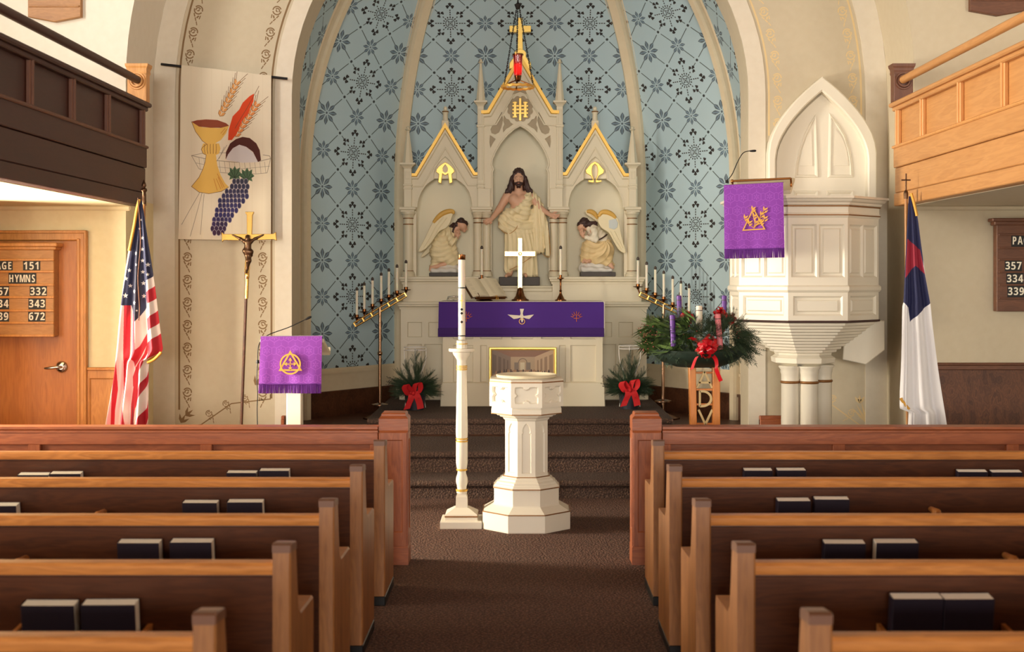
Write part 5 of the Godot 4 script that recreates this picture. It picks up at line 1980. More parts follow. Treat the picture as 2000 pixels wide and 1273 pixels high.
func great_candle() -> void:
	var d := 9.23
	var c := Vector3(X(902, d), 0, -d)
	var t := thing("candle_stand", "tall white turned candle stand with gilt rings, left of the font", "candle stand", c)
	var w: Material = M["white_paint"]
	var mb := MB.new()
	mb.lathe([Vector2(0, 0), Vector2(0.2, 0), Vector2(0.202, 0.006), Vector2(0.202, 0.044), Vector2(0.196, 0.05), Vector2(0, 0.05)], c, 4, true, PI / 4)
	mb.lathe([Vector2(0.158, 0.05), Vector2(0.158, 0.084), Vector2(0.152, 0.092), Vector2(0.07, 0.128), Vector2(0, 0.128)], c, 4, true, PI / 4)
	part(t, "base", mb, w)
	mb = MB.new()
	mb.lathe([Vector2(0.156, 0.072), Vector2(0.16, 0.074), Vector2(0.16, 0.082), Vector2(0.156, 0.085)], c, 4, true, PI / 4)
	part(t, "bronze_line", mb, M["bronze_line"])
	mb = MB.new()
	mb.lathe([Vector2(0.055, 0.12), Vector2(0.058, 0.13), Vector2(0.055, 0.2), Vector2(0.036, 0.235), Vector2(0.0, 0.24)], c, 4, true, PI / 4)
	mb.lathe([Vector2(0.036, 0.225), Vector2(0.036, 0.242), Vector2(0.031, 0.25), Vector2(0.034, 0.275), Vector2(0.041, 0.3), Vector2(0.04, 0.33), Vector2(0.03, 0.36), Vector2(0.029, 0.375), Vector2(0.031, 0.388), Vector2(0.036, 0.402), Vector2(0.0405, 0.43), Vector2(0.0405, 0.575), Vector2(0.036, 0.585), Vector2(0.036, 0.605), Vector2(0.04, 0.615)], c, 24)
	mb.lathe([Vector2(0.0415, 0.61), Vector2(0.0435, 0.66), Vector2(0.0345, 1.07), Vector2(0.034, 1.075)], c, 10, true)
	mb.lathe([Vector2(0.034, 1.07), Vector2(0.0335, 1.14), Vector2(0.036, 1.15), Vector2(0.046, 1.165), Vector2(0.06, 1.185), Vector2(0.064, 1.2), Vector2(0.088, 1.205), Vector2(0.091, 1.212), Vector2(0.089, 1.226), Vector2(0.0, 1.228)], c, 28)
	mb.lathe([Vector2(0.0375, 1.226), Vector2(0.0375, 1.255), Vector2(0.0375, 1.27), Vector2(0.036, 1.28), Vector2(0.0, 1.285)], c, 10, true)
	part(t, "shaft", mb, w)
	for y in [[0.244, 0.038, 0.009], [0.386, 0.0345, 0.008], [0.583, 0.0395, 0.006], [0.6, 0.0395, 0.006], [1.08, 0.0355, 0.005], [1.092, 0.0355, 0.005], [1.104, 0.0355, 0.005], [1.258, 0.0385, 0.004]]:
		mb = MB.new()
		mb.lathe([Vector2(y[1] - 0.004, -y[2]), Vector2(y[1] + 0.003, -y[2] * 0.6), Vector2(y[1] + 0.003, y[2] * 0.6), Vector2(y[1] - 0.004, y[2])], c + Vector3(0, y[0], 0), 24)
		part(t, "gilt_ring", mb, M["gold_paint"])
	# the candle
	var b := c + Vector3(0, 1.287, 0)
	var top := Y(497, d) - b.y
	var cd := thing("great_candle", "tall thick white candle with dark studs and a gold top, on the turned stand", "candle", b)
	mb = MB.new()
	mb.lathe([Vector2(0, 0), Vector2(0.0245, 0), Vector2(0.0245, top - 0.035), Vector2(0, top - 0.035)], b, 20)
	part(cd, "wax", mb, M["wax"])
	mb = MB.new()
	mb.lathe([Vector2(0.0246, top - 0.036), Vector2(0.0258, top - 0.034), Vector2(0.0258, top - 0.002), Vector2(0.022, top), Vector2(0.02, top - 0.006), Vector2(0, top - 0.01)], b, 20)
	mb.tube([b + Vector3(0, top - 0.012, 0), b + Vector3(0.002, top + 0.006, 0)], 0.003, 6)
	part(cd, "brass_top", mb, M["brass_dark"])
	for y in [562.0, 655.5]:
		mb = MB.new()
		mb.lathe([Vector2(0.0246, -0.004), Vector2(0.0252, -0.004), Vector2(0.0252, 0.004), Vector2(0.0246, 0.004)], Vector3(b.x, Y(y, d), b.z), 20)
		part(cd, "dark_band", mb, M["black_metal"])
	for y in [604.0, 611.5, 628.5]:
		mb = MB.new()
		var q := Vector3(b.x, Y(y, d), b.z + 0.024)
		mb.lathe([Vector2(0.011, 0), Vector2(0, 0.008)], Vector3.ZERO, 4, true)
		var m2 := MB.new()
		m2.add(mb, Transform3D(Basis(Vector3.RIGHT, PI / 2), q))
		part(cd, "stud", m2, M["black_metal"])
	mb = MB.new()
	mb.box(Vector3(b.x - 0.003, Y(600, d), b.z + 0.022), Vector3(b.x + 0.003, Y(575, d), b.z + 0.0255), 0.001)
	mb.box(Vector3(b.x - 0.012, Y(588, d), b.z + 0.019), Vector3(b.x + 0.012, Y(586, d), b.z + 0.0245), 0.0005)
	part(cd, "thin_cross", mb, M["gold_paint"])

func pulpit() -> void:
	var dc := 10.98
	var c := Vector3(2.33, 0, -dc)
	var t := thing("pulpit", "large white octagonal panelled pulpit on clustered columns against the right pier", "pulpit", Vector3(c.x, CHANCEL, c.z))
	var w: Material = M["white_paint"]
	var k := 1.0 / cos(PI / 8)
	var prof := func(a: Array) -> Array:
		var o := []
		for q in a:
			o.append(Vector2(q[0] * k, q[1]))
		return o
	var ph := PI / 8
	var df := 10.42
	var yt := Y(383, df)
	var y1 := Y(420, df)
	var y2 := Y(558, df)
	var y3 := Y(569, df)
	var y4 := Y(627, df)
	var y5 := Y(694, 10.8)
	var mb := MB.new()
	mb.lathe(prof.call([[0.54, y1 - 0.06], [0.54, yt], [0, yt - 0.02]]), c, 8, true, ph)
	mb.lathe(prof.call([[0.545, y4], [0.545, y1], [0.0, y1]]), c, 8, true, ph)
	part(t, "body", mb, w)
	mb = MB.new()
	mb.lathe(prof.call([[0.565, y1 - 0.02], [0.575, y1 - 0.005], [0.575, y1 + 0.012], [0.568, y1 + 0.02], [0.568, yt - 0.075], [0.585, yt - 0.065], [0.59, yt - 0.05], [0.61, yt - 0.04], [0.622, yt - 0.022], [0.64, yt - 0.018], [0.64, yt], [0.4, yt + 0.004]]), c, 8, true, ph)
	part(t, "cornice", mb, w)
	mb = MB.new()
	mb.lathe(prof.call([[0.572, yt - 0.082], [0.579, yt - 0.08], [0.579, yt - 0.072], [0.572, yt - 0.07]]), c, 8, true, ph)
	part(t, "bronze_line", mb, M["bronze_line"])
	mb = MB.new()
	mb.lathe(prof.call([[0.572, y1 - 0.004], [0.5785, y1 - 0.002], [0.5785, y1 + 0.006], [0.572, y1 + 0.008]]), c, 8, true, ph)
	part(t, "bronze_line", mb, M["bronze_line"])
	mb = MB.new()
	mb.lathe(prof.call([[0.56, y3 - 0.01], [0.57, y3 - 0.006], [0.582, y3 + 0.01], [0.582, y2 - 0.01], [0.574, y2], [0.56, y2 + 0.005]]), c, 8, true, ph)
	part(t, "middle_moulding", mb, w)
	var side := 2.0 * 0.564 * tan(PI / 8)
	for i in [0, 1, 2, 6, 7]:   # faces towards the nave; 0 looks to the pews
		var x := Transform3D(Basis(Vector3.UP, TAU * i / 8), c)
		var hs := []
		for s: float in [-1.0, 1.0]:
			hs.append(PackedVector2Array([Vector2(s * 0.022, y2 + 0.08), Vector2(s * 0.195, y2 + 0.08), Vector2(s * 0.195, y1 - 0.085), Vector2(s * 0.022, y1 - 0.085)]))
		mb = MB.new()
		mb.prism(PackedVector2Array([Vector2(-side / 2, y2), Vector2(side / 2, y2), Vector2(side / 2, y1), Vector2(-side / 2, y1)]), 0.535, 0.564, x, 0.0, hs, 0.014)
		var up := part(t, "upper_panel_frame", mb, w)
		for h in hs:
			mb = MB.new()
			var a: PackedVector2Array = MB.inset(MB.ccw(h), 0.016)
			mb.prism(a, 0.54, 0.556, x, 0.01)
			part(up, "raised_panel", mb, w)
		mb = MB.new()
		var h2 := PackedVector2Array([Vector2(-0.18, y4 + 0.055), Vector2(0.18, y4 + 0.055), Vector2(0.18, y3 - 0.05), Vector2(-0.18, y3 - 0.05)])
		mb.prism(PackedVector2Array([Vector2(-side / 2, y4), Vector2(side / 2, y4), Vector2(side / 2, y3), Vector2(-side / 2, y3)]), 0.535, 0.564, x, 0.0, [h2], 0.014)
		var lw := part(t, "lower_panel_frame", mb, w)
		mb = MB.new()
		mb.prism(MB.inset(MB.ccw(h2), 0.016), 0.54, 0.556, x, 0.01)
		part(lw, "raised_panel", mb, w)
	mb = MB.new()
	mb.lathe(prof.call([[0.55, y4 - 0.016], [0.572, y4 - 0.012], [0.576, y4 - 0.004], [0.572, y4 + 0.004]]), c, 8, true, ph)
	part(t, "dark_line", mb, M["stencil_dark"])
	# stepped bell underneath
	var st := []
	var n := 11
	for i in n + 1:
		var f := float(i) / n
		var r := lerpf(0.215, 0.558, pow(f, 0.92))
		var y := lerpf(y5, y4 - 0.012, f)
		st.append([r, y])
		if i < n:
			st.append([r + 0.004, y + (y4 - y5) / n * 0.68])
			st.append([r + 0.012, y + (y4 - y5) / n * 0.74])
	mb = MB.new()
	mb.lathe(prof.call(st), c, 8, true, ph)
	part(t, "stepped_bell", mb, w)
	mb = MB.new()
	var ya := Y(714, 10.8)
	mb.lathe(prof.call([[0.17, ya - 0.01], [0.205, ya + 0.006], [0.24, ya + 0.02], [0.245, ya + 0.06], [0.225, y5 - 0.012], [0.205, y5 + 0.004]]), c, 8, true, ph)
	part(t, "neck", mb, w)
	for q in [[1543.5, 10.8], [1580, 10.76], [1607, 10.93], [1566, 11.02]]:
		mb = MB.new()
		var b := Vector3(X(q[0], q[1]), CHANCEL, -q[1])
		var hh := ya - CHANCEL
		mb.lathe([Vector2(0, 0), Vector2(0.105, 0), Vector2(0.105, 0.06), Vector2(0.09, 0.075), Vector2(0.095, 0.09), Vector2(0.078, 0.11), Vector2(0.0745, 0.13), Vector2(0.0725, hh - 0.14), Vector2(0.078, hh - 0.13), Vector2(0.0725, hh - 0.12), Vector2(0.0725, hh - 0.07), Vector2(0.08, hh - 0.05), Vector2(0.078, hh - 0.03), Vector2(0.094, hh - 0.012), Vector2(0.094, hh), Vector2(0, hh)], b, 24)
		var col := part(t, "column", mb, w)
		mb = MB.new()
		mb.lathe([Vector2(0.074, -0.012), Vector2(0.0805, -0.006), Vector2(0.0805, 0.004), Vector2(0.074, 0.01)], b + Vector3(0, hh - 0.13, 0), 24)
		part(col, "gilt_ring", mb, M["bronze_line"])
	# boxed stair soffit running back to the pier on the right
	mb = MB.new()
	mb.prism(trace([1645, 702, 1690, 711.5, 1727, 683, 1727, 626, 1650, 626], 10.95), -11.39, -10.93, Transform3D(), 0.006)
	part(t, "stair_soffit", mb, w)
	# book desk with its brass rail
	var dk := thing("pulpit_desk", "sloping book desk with a brass rail on the pulpit's left front edge", "desk", Vector3(1.9, yt, -10.55))
	# the desk hangs over the front left faces of the pulpit
	var fwd := Vector3(-0.30, 0, 1).normalized()
	var right := Vector3.UP.cross(fwd)
	var o := Transform3D(Basis(right, Vector3.UP, fwd), Vector3(1.88, 0, -10.36))
	var dw := 0.225
	mb = MB.new()
	mb.obox(o * Transform3D(Basis(Vector3.RIGHT, 0.35), Vector3(0.0, Y(358, 10.2), -0.16)), Vector3(dw * 2, 0.03, 0.36), 0.006)
	mb.box(o * Vector3(0, yt + 0.006, -0.25) - Vector3(0.1, 0, 0.04), o * Vector3(0, yt + 0.11, -0.25) + Vector3(0.1, 0, 0.04), 0.006)
	part(dk, "desk_top", mb, M["cream_paint"])
	mb = MB.new()
	var ry := Y(350, 10.2)
	mb.tube([o * Vector3(-dw, ry, 0.03), o * Vector3(dw, ry + 0.012, 0.03)], 0.009, 10)
	mb.tube([o * Vector3(-dw, ry, 0.03), o * Vector3(-dw, ry - 0.035, 0.0), o * Vector3(-dw, ry - 0.055, 0.01)], 0.008, 8)
	mb.tube([o * Vector3(dw, ry + 0.012, 0.03), o * Vector3(dw, ry - 0.02, 0.0), o * Vector3(dw, ry - 0.05, 0.01)], 0.008, 8)
	mb.blob(o * Vector3(-dw, ry, 0.03), Vector3(0.015, 0.015, 0.015), 8)
	part(dk, "brass_rail", mb, M["brass_copper"])
	cloth("pulpit_cloth", "purple damask pulpit cloth with a gold plant emblem, hanging from the pulpit desk", [1416, 361, 1526.5, 357.5, 1529.5, 503, 1417.5, 505], 10.28, 0.022, "plant", 18, [-0.06, 0.06])
	microphone("pulpit_microphone", "thin black gooseneck microphone at the pulpit desk", [Vector3(X(1421, 10.3), Y(352, 10.3), -10.33), Vector3(X(1431, 10.3), Y(340, 10.3), -10.33), Vector3(X(1442, 10.3), Y(316, 10.3), -10.34), Vector3(X(1452, 10.3), Y(299, 10.3), -10.34), Vector3(X(1462, 10.3), Y(294, 10.3), -10.35), Vector3(X(1472, 10.3), Y(293.5, 10.3), -10.35)])

func microphone(called: String, label: String, p: Array, foot := true) -> void:
	var t := thing(called, label, "microphone", p[0])
	var mb := MB.new()
	var s := smooth_path(p, 6)
	mb.tube(s, 0.0035, 7)
	mb.tube([p[0] - Vector3(0, 0.02, 0), p[0] + Vector3(0, 0.004, 0)], [0.014, 0.01], 10)
	part(t, "gooseneck", mb, M["black_metal"])
	mb = MB.new()
	var e: Vector3 = p[p.size() - 1]
	var dd: Vector3 = (e - p[p.size() - 2]).normalized()
	mb.tube([e - dd * 0.02, e, e + dd * 0.02, e + dd * 0.028], [0.006, 0.009, 0.009, 0.005], 10)
	part(t, "capsule", mb, M["black_metal"])

func damask() -> ImageTexture:
	if M.has("damask_tex"):
		return M["damask_tex"]
	var cv := Cv.new(512, 512, rgb(126, 46, 160))
	var li := rgb(150, 72, 184)
	for i in range(-1, 3):
		for j in range(-1, 3):
			var o := Vector2(i * 256 + (128 if j % 2 else 0), j * 256)
			for s in 6:
				var a := TAU * s / 6 + PI / 6
				var b := TAU * (s + 1) / 6 + PI / 6
				cv.line(o + Vector2.from_angle(a) * 100, o + Vector2.from_angle(b) * 100, 9, li)
				cv.line(o + Vector2.from_angle(a) * 100, o + Vector2.from_angle(a) * 150, 7, li)
				var m := o + Vector2.from_angle(a) * 52
				cv.poly(PackedVector2Array([o + Vector2.from_angle(a - 0.3) * 30, o + Vector2.from_angle(a) * 74, o + Vector2.from_angle(a + 0.3) * 30]), li)
			cv.ring(o, 20, 6, li)
	M["damask_tex"] = cv.tex()
	return M["damask_tex"]

func cloth(called: String, label: String, q: Array, d: float, fold: float, emblem: String, fringe_px: float, zs := [0.0, 0.0]) -> void:   # a hanging with a fringe: corners top left, top right, bottom right, bottom left
	if not M.has("damask"):
		var m := mat("damask", Color.WHITE, 0.7)
		m.albedo_texture = damask()
		m.rim_enabled = true
		m.rim = 0.4
		mat("fringe", rgb(96, 32, 132), 0.8)
	var a := P(q[0], q[1], d) + Vector3(0, 0, zs[0])
	var b := P(q[2], q[3], d) + Vector3(0, 0, zs[1])
	var e := P(q[4], q[5], d) + Vector3(0, 0, zs[1])
	var f := P(q[6], q[7], d) + Vector3(0, 0, zs[0])
	var t := thing(called, label, "cloth", (e + f) / 2)
	var fr: float = fringe_px / (q[7] - q[1])
	var rows := []
	var uvs := []
	var back := []
	var n := (b - a).cross(a - f).normalized()
	for i in 17:
		var v: float = i / 16.0 * (1.0 - fr)
		var row := []
		var uv := []
		var bk := []
		for k in 25:
			var u := k / 24.0
			var p := a.lerp(b, u).lerp(f.lerp(e, u), v)
			var w := 0.006 * sin(u * 9.0 + 1.0) * v + 0.003 * sin(u * 23.0) * v
			row.append(p + n * w)
			bk.append(p + n * (w - 0.004))
			uv.append(Vector2(u * a.distance_to(b) * 5.0, v * a.distance_to(f) * 5.0))
		rows.append(row)
		uvs.append(uv)
		back.append(bk)
	rows.reverse()
	uvs.reverse()
	back.reverse()
	var mb := MB.new()
	mb.grid(rows, false, false, uvs)
	mb.grid(back, false, true, uvs)
	# turned over the top edge
	var over := []
	for z in [[0.0, 0.0], [0.004, -0.004], [0.006, -0.02], [0.004, -0.08]]:
		var row := []
		for k in 25:
			row.append(rows[16][k] + Vector3(0, z[0], 0) + n * z[1])
		over.append(row)
	mb.grid(over)
	var cl := part(t, "damask", mb, M["damask"])
	mb = MB.new()
	var cnt := int(a.distance_to(b) / 0.0055)
	for i in cnt:
		var u := (i + 0.5) / cnt
		var p0: Vector3 = rows[0][0].lerp(rows[0][24], u)
		p0 = a.lerp(b, u).lerp(f.lerp(e, u), 1.0 - fr) + n * (0.006 * sin(u * 9.0 + 1.0) + 0.003 * sin(u * 23.0))
		var p1 := a.lerp(b, u).lerp(f.lerp(e, u), 1.0) + n * (0.006 * sin(u * 9.0 + 1.0) + rng.randf_range(-0.002, 0.002)) + (b - a).normalized() * rng.randf_range(-0.002, 0.002)
		mb.tube([p0 + Vector3(0, 0.004, 0), p1], [0.0034, 0.003], 4)
	mb.tube([rows[0][0] + n * 0.002, rows[0][8] + n * 0.002, rows[0][16] + n * 0.002, rows[0][24] + n * 0.002], 0.005, 6)
	var fg := part(t, "fringe", mb, M["fringe"])
	fg.set_meta("kind", "stuff")
	var mid := a.lerp(b, 0.5).lerp(f.lerp(e, 0.5), 0.48)
	var right := (b - a).normalized()
	var x := Transform3D(Basis(right, n.cross(right), n), mid + n * 0.007)
	if emblem == "ring":
		mid = a.lerp(b, 0.5).lerp(f.lerp(e, 0.5), 0.46)
		x.origin = mid + n * 0.009
		mb = MB.new()
		var s := 0.095
		var tp := []
		for k in 3:
			var an := PI / 2 + TAU * k / 3
			tp.append(x * Vector3(cos(an) * s * 1.02, sin(an) * s * 1.02 - 0.008, 0.002))
		tp.reverse()
		mb.mold(tp, [Vector2(-0.0005, -0.003), Vector2(-0.0005, 0.004), Vector2(0.011, 0.004), Vector2(0.011, -0.003)], n, true)
		part(cl, "triangle", mb, M["gold_thread"], "gold embroidered triangle")
		mb = MB.new()
		var cp := []
		for k in 40:
			var an := -TAU * k / 40
			cp.append(x * Vector3(cos(an) * 0.076, sin(an) * 0.076 - 0.008, 0.004))
		mb.mold(cp, [Vector2(0, -0.003), Vector2(0, 0.004), Vector2(0.011, 0.004), Vector2(0.011, -0.003)], n, true)
		part(cl, "ring", mb, M["gold_thread"], "gold embroidered ring")
		mb = MB.new()
		for k in 4:
			var r2 := x * Transform3D(Basis(Vector3(0, 0, 1), k * PI / 2), Vector3(0, -0.008, 0.002))
			mb.prism(V2([-0.003, 0, 0.003, 0, 0.003, 0.026, 0.012, 0.024, 0.012, 0.031, 0.005, 0.033, 0.005, 0.04, 0, 0.045, -0.005, 0.04, -0.005, 0.033, -0.012, 0.031, -0.012, 0.024, -0.003, 0.026]), -0.002, 0.004, r2)
		part(cl, "cross", mb, M["gold_thread"], "gold embroidered cross")
	else:
		mb = MB.new()
		var tp := []
		for v in [Vector2(-0.078, -0.075), Vector2(0.0, 0.075), Vector2(0.074, -0.072)]:
			tp.append(x * Vector3(v.x, v.y, 0.0))
		tp.reverse()
		mb.mold(tp, [Vector2(0, -0.002), Vector2(0, 0.004), Vector2(0.008, 0.004), Vector2(0.008, -0.002)], n, true)
		part(cl, "triangle", mb, M["gold_thread"], "gold embroidered triangle")
		mb = MB.new()
		for st in [[[0, -0.07], [0.01, -0.03], [0.0, 0.02], [-0.01, 0.075]], [[0, -0.065], [-0.04, -0.03], [-0.07, 0.01]], [[0, -0.065], [0.04, -0.02], [0.055, 0.03], [0.08, 0.065]], [[0.0, -0.05], [0.05, -0.03], [0.08, 0.0]]]:
			var pp := []
			for v in st:
				pp.append(x * Vector3(v[0], v[1], 0.003))
			mb.tube(smooth_path(pp, 4), 0.0035, 5)
			for i in st.size():
				if i == 0:
					continue
				for s: float in [-1.0, 1.0]:
					for k in 2:
						var bb: Vector3 = x * Vector3(st[i][0], st[i][1] - 0.02 * k, 0.004)
						mb.leaf(bb, bb + x.basis * Vector3(s * 0.032, 0.024, 0.003), x.basis * Vector3(0.010, -0.010, 0))
				var e2: Vector3 = x * Vector3(st[i][0], st[i][1], 0.004)
				mb.leaf(e2, e2 + x.basis * Vector3(0.0, 0.036, 0.003), x.basis * Vector3(0.014, 0, 0))
		part(cl, "sprouting_plant", mb, M["gold_thread"], "gold embroidered sprouting plant")

func lectern() -> void:
	var d := 9.6
	var t := thing("lectern", "white lectern with a sloping top behind the left pew screen", "lectern", Vector3(X(570, d), 0, -d - 0.12))
	var mb := MB.new()
	mb.box(Vector3(X(556, d), 0.06, -d - 0.17), Vector3(X(585, d), 1.19, -d - 0.07), 0.006)
	part(t, "post", mb, M["white_paint"])
	mb = MB.new()
	mb.box(Vector3(X(570, d) - 0.2, 0, -d - 0.3), Vector3(X(570, d) + 0.2, 0.06, -d + 0.06), 0.008)
	part(t, "foot", mb, M["white_paint"])
	mb = MB.new()
	var o := Transform3D(Basis(Vector3.RIGHT, -0.32), Vector3(X(570, d), 1.208, -d - 0.175))
	mb.obox(o, Vector3(0.46, 0.03, 0.36), 0.006)
	mb.obox(o * Transform3D(Basis(), Vector3(0, 0.022, -0.175)), Vector3(0.46, 0.05, 0.012), 0.004)
	part(t, "desk_top", mb, M["cream_paint"])
	cloth("lectern_cloth", "purple damask lectern cloth with a gold triangle and ring emblem", [509, 658, 629, 657, 627, 768, 505, 768], d - 0.03, 0.02, "ring", 18)
	microphone("lectern_microphone", "thin black gooseneck microphone bending right over the lectern", [Vector3(X(500, d), Y(705, d), -d - 0.06), Vector3(X(503, d), Y(672, d), -d - 0.06), Vector3(X(520, d), Y(655, d), -d - 0.07), Vector3(X(560, d), Y(640, d), -d - 0.08), Vector3(X(590, d), Y(626, d), -d - 0.08), Vector3(X(598, d), Y(622, d), -d - 0.08)])
	mb = MB.new()
	var p := []
	for q in [[500, 708, -0.06], [499, 740, -0.05], [500.5, 770, -0.05], [499, 800, -0.06], [500, 840, -0.06], [503, 880, -0.05], [520, 940, -0.02]]:
		p.append(Vector3(X(q[0], d), maxf(Y(q[1], d), 0.006), -d + q[2]))
	mb.tube(smooth_path(p, 5), 0.0035, 6)
	solo("microphone_cable", "thin dark cable hanging down from the lectern microphone", "cable", mb, M["black_metal"])


# ---------------------------------------------------------------- flags, banner, crucifix
func flag_pole(t: Node3D, foot: Vector3, top: Vector3, cross_top: bool) -> void:
	var mb := MB.new()
	mb.tube([foot + Vector3(0, 0.05, 0), top], 0.013, 12)
	part(t, "pole", mb, M["oak_rail_up"])
	mb = MB.new()
	mb.lathe([Vector2(0, 0), Vector2(0.14, 0), Vector2(0.14, 0.015), Vector2(0.1, 0.03), Vector2(0.035, 0.05), Vector2(0.02, 0.14), Vector2(0, 0.14)], foot, 24)
	part(t, "stand", mb, M["brass"])
	mb = MB.new()
	if cross_top:
		mb.lathe([Vector2(0.015, -0.06), Vector2(0.018, -0.02), Vector2(0.013, 0), Vector2(0.0, 0.01)], top, 12)
		mb.box(top + Vector3(-0.006, 0, -0.004), top + Vector3(0.006, 0.13, 0.004), 0.002)
		mb.box(top + Vector3(-0.035, 0.075, -0.004), top + Vector3(0.035, 0.087, 0.004), 0.002)
	else:
		mb.lathe([Vector2(0.014, -0.10), Vector2(0.018, -0.08), Vector2(0.014, -0.06), Vector2(0.015, -0.01), Vector2(0.024, 0), Vector2(0.022, 0.015), Vector2(0.01, 0.022), Vector2(0.018, 0.04), Vector2(0.012, 0.06), Vector2(0, 0.085)], top, 16)
	part(t, "finial", mb, M["bronze"])

func draped(l: Array, r: Array, d: float, w: int, h: int, fold) -> Array:   # [front mesh, back mesh] of a hanging flag between a left and a right outline (px); fold(u, v) is its depth
	var lp := smooth_line(V2(l), 8)
	var rp := smooth_line(V2(r), 8)
	var y0: float = minf(l[1], r[1])
	var y1: float = l[l.size() - 1]
	var at := func(p: PackedVector2Array, y: float) -> float:
		for i in p.size() - 1:
			if p[i + 1].y >= y:
				var f := clampf((y - p[i].y) / maxf(p[i + 1].y - p[i].y, 0.001), 0.0, 1.0)
				return lerpf(p[i].x, p[i + 1].x, f)
		return p[p.size() - 1].x
	var rows := []
	var back := []
	var uvs := []
	for i in h + 1:
		var v := float(i) / h
		var y := lerpf(y0, y1, v)
		var xl: float = at.call(lp, y)
		var xr: float = at.call(rp, y)
		var row := []
		var bk := []
		var uv := []
		for k in w + 1:
			var u := float(k) / w
			var px := lerpf(xl, xr, u)
			var q: Vector3 = P(px, y, d)
			q.z += fold.call(u, v)
			row.append(q)
			bk.append(q - Vector3(0, 0, 0.004))
			uv.append(Vector2(px, y))
		rows.append(row)
		back.append(bk)
		uvs.append(uv)
	return [rows, back, uvs]

func flag_cloth(g: Array, box: Rect2) -> MB:
	var rows: Array = g[0].duplicate()
	var back: Array = g[1].duplicate()
	var uvs := []
	for r in g[2]:
		var u := []
		for q in r:
			u.append((q - box.position) / box.size)
		uvs.append(u)
	rows.reverse()
	back.reverse()
	uvs.reverse()
	var mb := MB.new()
	mb.grid(rows, false, false, uvs)
	mb.grid(back, false, true, uvs)
	return mb

func flag_tex(box: Rect2, base: Color, polys: Array, scale: float) -> ImageTexture:
	var cv := Cv.new(int(box.size.x * scale), int(box.size.y * scale), base)
	for p in polys:
		var q := PackedVector2Array()
		for v in V2(p[1]):
			q.append((v - box.position) * scale)
		cv.poly(q, p[0])
	return cv.tex()

